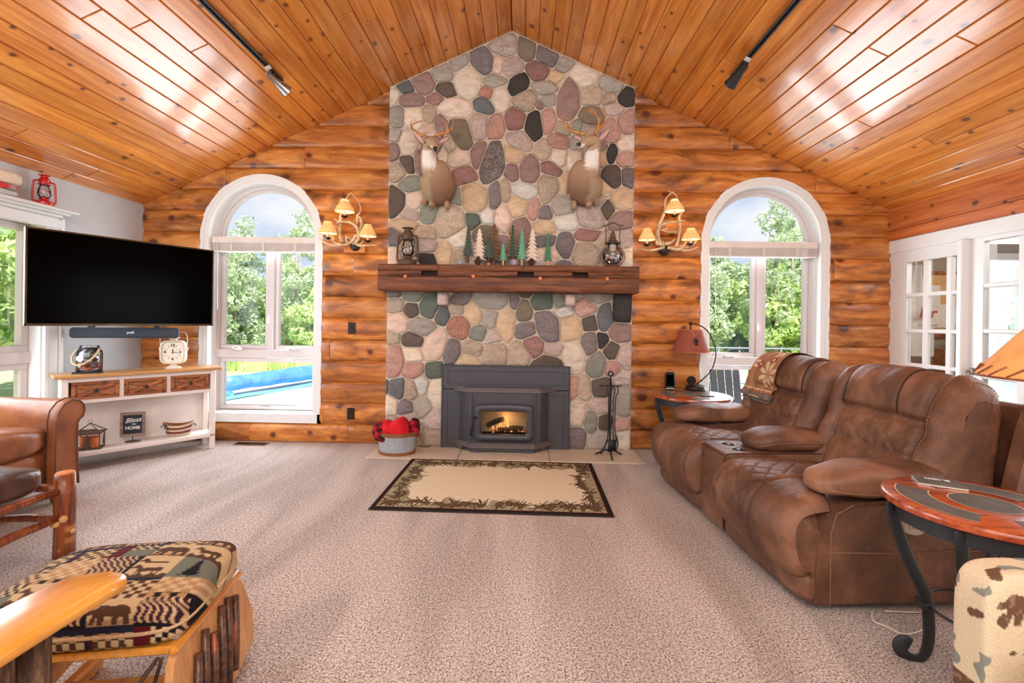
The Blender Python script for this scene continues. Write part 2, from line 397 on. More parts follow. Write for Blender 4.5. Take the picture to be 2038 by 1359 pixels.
# stones
STC={'C':(222,206,184),'W':(210,207,198),'T':(184,164,140),'O':(206,174,132),'L':(218,188,166),'K':(190,170,160),'P':(190,142,126),'R':(152,108,100),'M':(152,120,112),'V':(128,118,118),'G':(170,162,150),'N':(140,144,130),'D':(102,90,80),'X':(68,64,62),'B':(106,110,112),'S':(118,110,105),'U':(168,112,86),'E':(98,110,98),'H':(224,202,180),'Q':(128,114,94)}
for k,c in STC.items():
    s=MT('stone_'+k,.8,spec=.25); v=s.coord((1,1,1),9.)
    base=sr(c); va=.30 if k not in'XD' else .22
    n=s.noise(s.coord((1,1,2.2),9.),9,6,.65,.5); col=s.ramp(n,[(.28,tuple(x*(1-va) for x in base)),(.5,base),(.72,tuple(min(1,x*(1+va*.7)) for x in base))])
    warm=s.noise(v,5,2); col=s.mix(s.ramp(warm,[(.48,0.),(.70,.45)]),col,tuple(min(1,b*f) for b,f in zip(base,(1.12,.88,.72))))
    fine=s.noise(v,150 if k not in 'SU' else 85,2,.8)
    cs=(.35,1.7) if k=='S' else ((.6,1.35) if k in'UVKTPR' else (.88,1.08))
    col=s.mix(1.,col,s.ramp(fine,[(.38,cs[0]),(.62,cs[1])]),'MULTIPLY')
    oi=s.n('ObjectInfo'); col=s.hsv(col,s.math('ADD',s.math('MULTIPLY',oi.outputs['Random'],.26),.99),.84)
    s.color(col); s.bump(s.math('ADD',n,s.math('MULTIPLY',fine,.3)),.8,.03); M['st'+k]=s.m
# leaf
def leafm(name,c1,c2):
    s=MT(name,.6,spec=.3); v=s.coord(); n=s.noise(v,1.1,3); c=s.ramp(n,[(.35,sr(c1)),(.65,sr(c2))]); s.color(c)
    t=s.t; tl=t.nodes.new('ShaderNodeBsdfTranslucent'); s.l(c,tl.inputs[0]); mx=t.nodes.new('ShaderNodeMixShader'); mx.inputs[0].default_value=.35
    out=[x for x in t.nodes if x.type=='OUTPUT_MATERIAL'][0]; s.l(s.b.outputs[0],mx.inputs[1]); s.l(tl.outputs[0],mx.inputs[2]); s.l(mx.outputs[0],out.inputs[0]); return s.m
M['leaf1']=leafm('leaf_bright',(160,196,112),(226,236,172)); M['leaf2']=leafm('leaf_mid',(120,168,96),(196,220,150)); M['leaf3']=leafm('leaf_pale',(168,190,150),(216,226,194))
def shade(name,c,em,r=.8):
    s=MT(name,r); v=s.coord(); n=s.noise(v,14,4); cc=sr(c); col=s.ramp(n,[(.3,tuple(x*.8 for x in cc)),(.7,tuple(min(1,x*1.1) for x in cc))]); s.color(col)
    s.b.inputs['Emission Strength'].default_value=em; s.l(col,s.b.inputs['Emission Color']); return s.m
M['shade']=shade('rawhide_shade',(242,186,118),.42); M['shadein']=shade('shade_lining',(255,232,178),.95); M['shade2']=shade('big_rawhide_shade',(226,158,92),.30); M['shaderust']=shade('rust_shade',(150,76,58),.0)
# ================================================================ ROOM
YR=-3.6; rnd=random.Random(7)
WIN=[(-2.655,.50),(2.385,.50)]      # centre x, half width of the rough opening ; sill .285, spring 2.085
SILL,SPR=.285,2.085; RO_=.63; RI_=.545
o=MB().box(XL-.2,XR+.2,YR-.2,YB+.02,-.12,0).build('floor',M['carpet']); tag(o,'grey-beige flecked carpet with vacuum stripes',kind='structure')
# ceiling slab and boards
mb=MB()
for s in(-1,1):
    xe=(XL-.2) if s<0 else (XR+.2)
    pts=[(XRID,ZRID+.03),(xe,roof(xe)+.03),(xe,roof(xe)+.25),(XRID,ZRID+.25)]
    mb.prism(pts,YR-.2,YB+.45)
ceil=mb.build('ceiling',M['mortar'])
ceil.data.materials[0]=M['beam']; tag(ceil,'vaulted knotty pine board ceiling',kind='structure')
W=.1425; HW=(3.6+3.88)/2
def board(cx,d0,d1,y0,y1,s):
    # cross-section in slope frame: d across, n down into the room
    a=(d0+d1)/2; h=(d1-d0)/2-.0015; L=(y1-y0)/2-.0015; b=.006; t=.018
    prof=[(-h,t),(-h,b),(-h+b,0),(h-b,0),(h,b),(h,t)]
    vs=[]
    for y in(-L,L):
        yy=y
        for d,n in prof:
            e=b*.8 if n==0 else 0
            vs.append((d,yy-(e if y>0 else -e),n))
    n=6; fs=[(i,(i+1)%n,n+(i+1)%n,n+i) for i in range(n)]+[tuple(range(n)),tuple(range(2*n-1,n-1,-1))]
    m=MB().add(vs,fs)
    ca,sa=math.cos(AL),math.sin(AL)
    o=m.build('ceiling_board',M['ceil'],ceil)
    px=XRID+s*a*ca; pz=ZRID-a*sa; o.location=(px,(y0+y1)/2,pz); o.rotation_euler=(0,AL*s,0)
    return o
nrow=int(math.ceil(HW/math.cos(AL)/W))
for s in(-1,1):
    for i in range(nrow):
        y=YB-.001; k=0
        while y>-1.4:
            Lb=rnd.uniform(1.7,3.6) if k else rnd.uniform(.7,3.3)
            y0=max(y-Lb,-1.4)
            if y0+1.4<.5: y0=-1.4
            board(cx if False else 0,i*W,min((i+1)*W,HW/math.cos(AL)),y0,y,s); y=y0; k+=1
        board(0,i*W,min((i+1)*W,HW/math.cos(AL)),YR,-1.4,s)
# ---- back wall
def opening(x):
    """z-interval removed at x (rough opening of the arched windows), half width .58"""
    for cx_,_ in WIN:
        d=abs(x-cx_)
        if d<.624: return (.200,SPR+math.sqrt(.624**2-d*d))
    return None
XS=sorted(set([round(XL+i*(XR-XL)/170,4) for i in range(171)]+[round(c+s*.62405*math.cos(a),4) for c,_ in WIN for s in(-1,1) for a in[k*math.pi/2/18 for k in range(19)]]))
mb=MB()
def slab(mb,y0,y1,dz=0):
    for a,b in zip(XS[:-1],XS[1:]):
        if b-a<1e-4: continue
        m_=(a+b)/2; op=opening(m_)
        if op:
            za=[(0,0,op[0],op[0])]
            ta=opening(a+1e-5*(1 if a<m_ else -1)) ; tb=opening(b-1e-5)
            ha=ta[1] if ta else SPR; hb=tb[1] if tb else SPR
            za.append((ha,hb,roof(a)+.03,roof(b)+.03))
        else: za=[(0,0,roof(a)+.03,roof(b)+.03)]
        for l0,l1,t0,t1 in za:
            vs=[(a,y0,l0),(b,y0,l1),(b,y0,t1),(a,y0,t0),(a,y1,l0),(b,y1,l1),(b,y1,t1),(a,y1,t0)]
            mb.add(vs,[(0,1,2,3),(7,6,5,4),(0,4,5,1),(3,2,6,7)])
slab(mb,YB+.002,YB+.2)
wallb=mb.build('wall_back',M['beam']); tag(wallb,'gable wall clad in stained half-log siding',kind='structure')
# ---- logs
CH0,CH1=-1.345,1.07
def logpiece(x0,x1,za,zb):
    xs=[x for x in XS if x0+.004<x<x1-.004]; xs=[x0]+xs[::(1 if any(abs(x-c)<.7 for c,_ in WIN for x in (x0,x1)) else 2)]+[x1]
    # longer sections only need dense columns near arches / roof
    segs=[];cur=[]
    for x in xs:
        lo,hi=za,min(zb,roof(x)-.002); op=opening(min(max(x,x0+1e-4),x1-1e-4))
        xi=x
        if op:
            if zb<=op[0]+.001: pass
            elif za>=op[0]-.001: lo=max(za,op[1]) 
            else: hi=min(hi,op[0])
        if hi-lo>.004: cur.append((x,lo,hi))
        else:
            if len(cur)>1: segs.append(cur)
            cur=[]
    if len(cur)>1: segs.append(cur)
    cz=(za+zb)/2; hz=(zb-za)/2; T=[-1,-.9,-.66,-.33,0,.33,.66,.9,1]
    for sg in segs:
        mb=MB(); vs=[];
        cxm=(sg[0][0]+sg[-1][0])/2
        n=len(T)
        for k,(x,lo,hi) in enumerate(sg):
            e=.006 if k in(0,len(sg)-1) else 0
            for t in T:
                z=lo+(hi-lo)*(t+1)/2; u=(z-cz)/hz; dep=.016+.026*(max(0,1-abs(u)**3))**.6-e
                vs.append((x-cxm,-dep,z-cz))
            vs.append((x-cxm,0,hi-cz)); vs.append((x-cxm,0,lo-cz))
        q=n+2; fs=[]
        for k in range(len(sg)-1):
            for j in range(q): fs.append((k*q+j,k*q+(j+1)%q,(k+1)*q+(j+1)%q,(k+1)*q+j))
        fs.append(tuple(range(q-1,-1,-1))); fs.append(tuple(range((len(sg)-1)*q,len(sg)*q)))
        o=mb.add(vs,fs).build('log',M['log'],wallb,auto=True); o.location=(cxm,YB,cz)
HC=.2155; z0=0; c=0
while z0<4.1:
    z1=.185+HC*c
    rngs=[(XL,CH0),(CH1,XR)]
    for a,b in rngs:
        # stretches available in this course
        x=a+.0; 
        if roof((a+b)/2 if a<0 else a)<z0 and max(roof(a),roof(b))<z0: continue
        cuts=[a]; p=a
        while b-p>1.35:
            p+=rnd.uniform(.75,1.9)
            if b-p<.3: break
            cuts.append(p)
        cuts.append(b)
        for u,v in zip(cuts[:-1],cuts[1:]): logpiece(u+.001,v-.001,z0+.0008,z1-.0008)
    z0=z1; c+=1
# ---- arched windows
def arch_path(r,n=28,zb=SILL):
    pts=[(-r,zb)]+[(-r*math.cos(math.pi*i/n),SPR+r*math.sin(math.pi*i/n)) for i in range(n+1)]+[(r,zb)]
    return pts
def arch_strip(mb,cx_,ro,ri,y0,y1,zo,zi,full=True):
    """inverted-U band from outer radius ro to inner ri, between y0 (room side) and y1"""
    n=28; A=[(-ro,zo)]+[(-ro*math.cos(math.pi*i/n),SPR+ro*math.sin(math.pi*i/n)) for i in range(n+1)]+[(ro,zo)]
    B=[(-ri,zi)]+[(-ri*math.cos(math.pi*i/n),SPR+ri*math.sin(math.pi*i/n)) for i in range(n+1)]+[(ri,zi)]
    vs=[]
    for (ax,az),(bx,bz) in zip(A,B): vs+=[(cx_+ax,y0,az),(cx_+bx,y0,bz),(cx_+bx,y1,bz),(cx_+ax,y1,az)]
    k=len(A); fs=[(i*4+j,i*4+(j+1)%4,(i+1)*4+(j+1)%4,(i+1)*4+j) for i in range(k-1) for j in range(4)]
    fs+=[(0,1,2,3),((k-1)*4+3,(k-1)*4+2,(k-1)*4+1,(k-1)*4)]
    mb.add(vs,fs)
def arched_window(n,cx_):
    mb=MB(); arch_strip(mb,cx_,RO_,RO_-.035,YB-.036,YB+.01,.195,.195); arch_strip(mb,cx_,RO_-.035,RI_,YB-.028,YB+.01,.195,.195)
    mb.box(cx_-RO_,cx_+RO_,YB-.036,YB+.01,.195,.285)
    root=mb.build('window_%d'%n,M['white'],auto=True); tag(root,'tall arched window with white casing, %s of the stone chimney'%('left' if cx_<0 else 'right'),kind='structure')
    mb=MB(); arch_strip(mb,cx_,.587,RI_-.002,YB+.0,YB+.21,.24,.26); mb.box(cx_-.587,cx_+.587,YB,YB+.21,.236,.29)
    arch_strip(mb,cx_,.66,.585,YB+.012,YB+.05,.2,.2); mb.box(cx_-.66,cx_+.66,YB+.012,YB+.05,.15,.24)
    mb.build('jamb',M['white'],root,auto=True)
    ys=YB+.12
    mb=MB(); arch_strip(mb,cx_,RI_,RI_-.035,ys-.02,ys+.05,2.03,2.03); arch_strip(mb,cx_,RI_-.035,RI_-.062,ys,ys+.04,2.03,2.03)
    mb.build('arch_frame',M['trimw'],root,auto=True)
    MB().box(cx_-RI_,cx_+RI_,ys-.03,ys+.05,2.02,2.075).build('transom_bar',M['trimw'],root)
    mb=MB(); nn=24; mb.prism([(cx_+.49*math.cos(math.pi*i/nn),2.07+.505*math.sin(math.pi*i/nn)) for i in range(nn+1)],ys+.02,ys+.026); mb.build('arched_pane',M['glass'],root)
    # lower sashes
    def frame(nm,x0,x1,z0,z1,t,y0,y1,pane=True):
        m=MB()
        for a in((x0,x1,z0,z0+t),(x0,x1,z1-t,z1),(x0,x0+t,z0+t,z1-t),(x1-t,x1,z0+t,z1-t)): m.box(a[0],a[1],y0,y1,a[2],a[3],bev=.004)
        f=m.build(nm,M['trimw'],root,auto=True)
        if pane: MB().box(x0+t-.004,x1-t+.004,(y0+y1)/2,(y0+y1)/2+.006,z0+t-.004,z1-t+.004).build('pane',M['glass'],f)
        return f
    cm=cx_+(.035 if cx_<0 else .02)
    frame('sash',cx_-RI_+.03,cm-.03,.925,2.02,.042,ys,ys+.05); frame('sash',cm+.03,cx_+RI_-.03,.925,2.02,.042,ys,ys+.05)
    MB().box(cm-.03,cm+.03,ys-.025,ys+.05,.925,2.02,bev=.004).build('mullion',M['trimw'],root)
    m=MB().box(cx_-RI_,cx_-RI_+.03,ys-.02,ys+.05,.29,2.02).box(cx_+RI_-.03,cx_+RI_,ys-.02,ys+.05,.29,2.02); m.build('side_frame',M['trimw'],root)
    MB().box(cx_-RI_,cx_+RI_,ys-.03,ys+.05,.835,.925,bev=.006).build('meeting_rail',M['trimw'],root)
    frame('sash',cx_-RI_+.03,cx_+RI_-.03,.295,.835,.045,ys,ys+.05)
    for hx in(-.30,.30):
        m=MB().box(-.055,.055,-.03,.0,-.012,.008,bev=.005); m.tube([(-.045,-.03,.006),(-.03,-.04,.024),(.02,-.042,.026),(.05,-.035,.004)],.006,8)
        m.build('crank_handle',M['trimw'],root,True,loc=(cx_+hx,ys-.03,.93))
    MB().box(-.05,.05,-.02,.0,-.01,.01,bev=.005).build('latch',M['trimw'],root,loc=(cx_-.02,ys-.0,.32))
    MB().box(-.006,.006,-.012,0,-.05,.05,bev=.003).tube([(0,-.012,.02),(0,-.03,-.01),(0,-.02,-.05)],.004,6).build('lock_lever',M['trimw'],root,loc=(cm-.02,ys-.02,1.24))
    # raised venetian blind
    t=thing('window_blind','white venetian blind pulled up in the arched window %s of the chimney'%('left' if cx_<0 else 'right'),'blind',(cx_,YB+.03,1.955))
    MB().box(-.535,.535,-.03,.03,.06,.125,bev=.006).build('head_rail',M['whitewash'],t)
    m=MB()
    for k in range(9): m.box(-.525,.525,-.025,.022,-.012+k*.0082,-.0075+k*.0082)
    tag(m.build('slats',M['whitewash'],t),kind='stuff')
    MB().box(-.525,.525,-.025,.022,-.03,-.014,bev=.004).build('bottom_rail',M['whitewash'],t)
    for x in(-.33,0.0,.33): MB().box(x-.012,x+.012,-.032,-.027,-.03,.06).build('ladder_tape',M['trimw'],t)
    MB().cyl((-.47,-.03,.06),(-.465,-.03,-.62),.004,n=6).build('wand',M['trimw'],t)
    return root
arched_window(1,WIN[0][0]); arched_window(2,WIN[1][0])
# ---- left wall with window
LW0,LW1=1.35,3.56
mb=MB()
x0,x1=XL-.2,XL
zt=roof(XL)+.02
mb.box(x0,x1,YR,LW0,0,zt).box(x0,x1,LW1,YB,0,zt).box(x0,x1,LW0,LW1,0,.35).box(x0,x1,LW0,LW1,1.99,zt)
o=mb.build('wall_left',M['wall']); tag(o,'pale grey painted side wall',kind='structure')
mb=MB()
for y0,y1,z0,z1 in((LW1,LW1+.035,.26,2.06),(LW0-.11,LW0,.26,2.06)): mb.box(XL,XL+.03,y0,y1,z0,z1,bev=.004)
mb.box(XL,XL+.022,LW1+.035,LW1+.115,.26,2.06,bev=.006).box(XL,XL+.034,LW1+.115,LW1+.15,.26,2.06,bev=.006)
mb.box(XL,XL+.03,LW0-.11,LW1+.15,1.965,2.045,bev=.004).box(XL,XL+.03,LW0-.11,LW1+.15,.24,.34,bev=.004)
w3=mb.build('window_3',M['white']); tag(w3,'side window with white casing under a white shelf',kind='structure')
m=MB().box(XL-.16,XL+.005,LW1-.012,LW1+.0,.35,1.99).box(XL-.16,XL+.005,LW0,LW0+.012,.35,1.99).box(XL-.16,XL+.005,LW0,LW1,1.978,1.99).box(XL-.16,XL+.005,LW0,LW1,.35,.365); m.build('jamb',M['white'],w3)
def sframe(y0,y1,z0,z1,t):
    m=MB()
    for a in((y0,y1,z0,z0+t),(y0,y1,z1-t,z1),(y0,y0+t,z0+t,z1-t),(y1-t,y1,z0+t,z1-t)): m.box(XL-.15,XL-.09,a[0],a[1],a[2],a[3],bev=.004)
    f=m.build('sash',M['trimw'],w3); MB().box(XL-.12,XL-.114,y0+t,y1-t,z0+t,z1-t).build('pane',M['glass'],f)
for a,b in((2.5,3.545),(1.4,2.45)):
    sframe(a,b,.95,1.975,.055); sframe(a,b,.37,.87,.055)
MB().box(XL-.155,XL-.07,LW0,LW1,.865,.955,bev=.004).build('meeting_rail',M['trimw'],w3)
MB().box(XL-.155,XL-.07,2.44,2.51,.37,1.98,bev=.004).build('mullion',M['trimw'],w3)
t=thing('wall_shelf','long white moulded shelf above the side window','shelf',(XL,0,2.06))
MB().box(.0,.155,1.2,3.72,.03,.055,bev=.01).build('shelf_board',M['white'],t)
mb=MB(); mb.box(.0,.12,1.22,3.67,.012,.031,bev=.005).box(0,.085,1.24,3.64,-.012,.013,bev=.005).box(0,.055,1.25,3.63,-.10,-.011,bev=.005); mb.build('crown_moulding',M['white'],t)
# ---- right wall: pine beam and glazed doors
mb=MB(); mb.box(XR,XR+.15,YR,YB,2.09,roof(XR)+.03); mb.box(XR,XR+.15,YR,.9,0,2.09); mb.box(XR,XR+.15,4.485,YB,0,2.1)
o=mb.build('wall_right',M['white']); tag(o,'white timber side wall with glazed doors under a pine beam',kind='structure')
t1=thing('trim_1',None,None,(XR,0,0)); t1['kind']='structure'; t1['label']='stained pine beam along the top of the glazed side wall'
for z0,z1,y0,y1 in((2.085,2.18,.0,YB-.002),(2.18,2.40,1.6,YB-.002),(2.18,2.40,-1.5,1.6)):
    MB().box(-.035 if z0<2.1 else -.04,.0,y0,y1,z0+.001,z1-.001,bev=.004).build('board',M['beam'],t1)
MB().box(XR-.022,XR,.9,4.53,1.965,2.085,bev=.003).build('trim_2',M['white'])['kind']='structure'
def gdoor(n,y0,y1,stile_l,stile_r,cols,rows,zt,mun,lab):
    """door in plane x=XR; cols = list of (ya,yb) panes, rows=(za,zb)"""
    xa,xb=XR+.0,XR+.045; m=MB()
    ca=min(a for a,b in cols); cb=max(b for a,b in cols); ra=min(a for a,b in rows); rb=max(b for a,b in rows)
    m.box(xa,xb,y0,ca,0.01,zt).box(xa,xb,cb,y1,0.01,zt).box(xa,xb,ca,cb,0.01,ra).box(xa,xb,ca,cb,rb,zt)
    d=m.build('door_%d'%n,M['white']); tag(d,lab,kind='structure')
    cs=sorted(cols); rs=sorted(rows)
    for (a,b),(c_,d_) in zip(cs[:-1],cs[1:]): MB().box(xa-.004,xb-.01,b,c_,ra,rb,bev=.008).build('muntin',M['white'],d)
    for (a,b),(c_,d_) in zip(rs[:-1],rs[1:]): MB().box(xa-.003,xb-.012,ca,cb,b,c_,bev=.008).build('muntin',M['white'],d)
    for (a,b) in cs:
        for (c_,d_) in rs: MB().box(xa+.02,xa+.025,a,b,c_,d_).build('pane',M['glass'],d)
    return d
rows1=[(1.565,1.855),(1.235,1.53),(.92,1.20),(.60,.885),(.28,.565)]
gdoor(1,3.79,4.485,0,0,[(4.16,4.33),(3.935,4.105),(3.80,3.88)],rows1,1.965,.05,'narrow fixed glazed side panel next to the log wall')
rows2=[(1.60,1.93),(1.245,1.565),(.89,1.21),(.54,.855),(.25,.505)]
gdoor(2,2.55,3.74,0,0,[(3.375,3.625),(3.06,3.315),(2.74,3.0)],rows2,1.965,.06,'white French door with large panes behind the recliner')
gdoor(3,.92,2.53,0,0,[(2.05,2.3),(1.74,1.99),(1.43,1.68)],rows2,1.965,.06,'second white French door, mostly outside the frame')
MB().box(XR-.055,XR+.06,3.74,3.79,0.0,1.97,bev=.008).build('trim_3',M['white'])['kind']='structure'
d2=bpy.data.objects['door_2']
m=MB().lathe([(.001,-.0),(.028,.002),(.03,.01),(.02,.02),(.001,.024)],16,TR(0,0,0,0,R(-90),0)); m.tube([(-.02,0,0),(-.045,0,0),(-.05,-.05,.004),(-.048,-.10,-.002)],.010,8); m.build('lever_handle',M['chrome'],d2,True,loc=(XR-.002,3.69,.905))
# ---- rear wall (behind the camera)
mb=MB(); mb.prism([(XL-.2,0),(XR+.2,0),(XR+.2,roof(XR+.2)),(XRID,ZRID+.03),(XL-.2,roof(XL-.2))],YR-.15,YR); o=mb.build('wall_front',M['wall']); tag(o,'plain wall behind the camera',kind='structure')
# ---- room beyond the glazed wall
mb=MB()
mb.box(XR+.15,5.05,5.2,5.3,0,2.6).box(XR+.15,9.0,-1.5,-1.4,0,2.6)
mb.box(5.05,9,5.2,5.3,0,.25).box(5.05,9,5.2,5.3,2.0,2.6).box(9,9.1,-1.5,5.3,0,2.6)
mb.box(XR+.15,9.1,-1.5,5.3,2.6,2.7)
o=mb.build('wall_porch',M['tanwall']); tag(o,'tan wall of the entry room beyond the glazed doors',kind='structure')
mb=MB().box(XR+.15,9.1,-1.5,5.2,-.1,0); o=mb.build('floor_porch',M['oak']); tag(o,'wooden floor of the entry room',kind='structure')
mb=MB()
for x in(5.12,5.55,6.2,7.1,8.0,8.9): mb.box(x-.05,x+.05,5.12,5.19,.25,2.05)
mb.box(5.1,9,5.12,5.19,.2,.3).box(5.1,9,5.12,5.19,1.98,2.08).box(5.1,9,5.12,5.19,1.15,1.2); mb.box(4.93,5.06,4.95,5.19,0,2.5)
w4=mb.build('window_4',M['white']); tag(w4,'white framed windows of the entry room',kind='structure')
mb=MB()
for k in range(22): mb.box(5.17,6.15,5.145,5.16,1.62+k*.016,1.628+k*.016)
tag(mb.build('blind_slats',M['whitewash'],w4),kind='stuff')
# added fill light that brightens the apron and wall behind the glazed panel
area((4.6,3.4,2.45),(4.5,5.2,1.4),1.4,1.0,34,(1,.98,.95))
# apron, board, blocks
ap=thing('apron','off-white apron with red lettering hanging behind the glazed panel','apron',(0,0,0))
def apf(u,v):
    z=1.92-.98*v; wd=.05+.17*min(1,v*1.5)+.03*v; x=4.22+(u-.5)*2*wd-.05*v; y=4.95+.03*math.sin(u*14)+.02*math.sin(v*5)
    return (x,y,z)
MB().grid(18,16,apf).build('cloth',M['apron'],ap,True)
MB().tube([(4.22,4.95,1.90),(4.20,4.96,2.0),(4.24,4.97,2.06)],.008,6).build('neck_strap',M['apron'],ap)
me=text_me('ler',.16,TR(4.30,4.905,1.40,R(90),0,0)@Matrix.Identity(4),shear=.2,ext=.004,bold=.002); link('red_lettering',me,M['redink'],ap)
MB().box(4.20,4.40,4.90,4.906,1.27,1.277).build('underline',M['redink'],ap)
bd=thing('pin_board','tan pin board with papers on the wall behind the glazed panel','board',(4.68,5.19,1.5))
MB().box(-.22,.22,-.02,0,-.33,.36).build('panel',M['lwood'],bd)
m=MB().box(-.23,.23,-.035,0,.34,.38).box(-.23,.23,-.035,0,-.36,-.32).box(-.24,-.21,-.035,0,-.36,.38).box(.21,.24,-.035,0,-.36,.38); m.build('frame',M['hick'],bd)
for q_,(x,z,w_,h) in enumerate(((-.03,-.12,.10,.13),(.11,-.14,.07,.10),(-.10,.1,.08,.12))): MB().box(x-w_,x+w_,-.025-q_*.003,-.021-q_*.003,z-h,z+h).build('paper',M['paper'],bd)
bl=thing('wooden_crate','stained wooden crate standing below the pin board','crate',(4.70,5.0,0)); MB().box(-.2,.0,-.1,.1,.0,1.02,bev=.01).build('side_board',M['drawer'],bl); MB().box(.02,.16,-.1,.1,0,1.14,bev=.01).build('end_board',M['drawer'],bl)
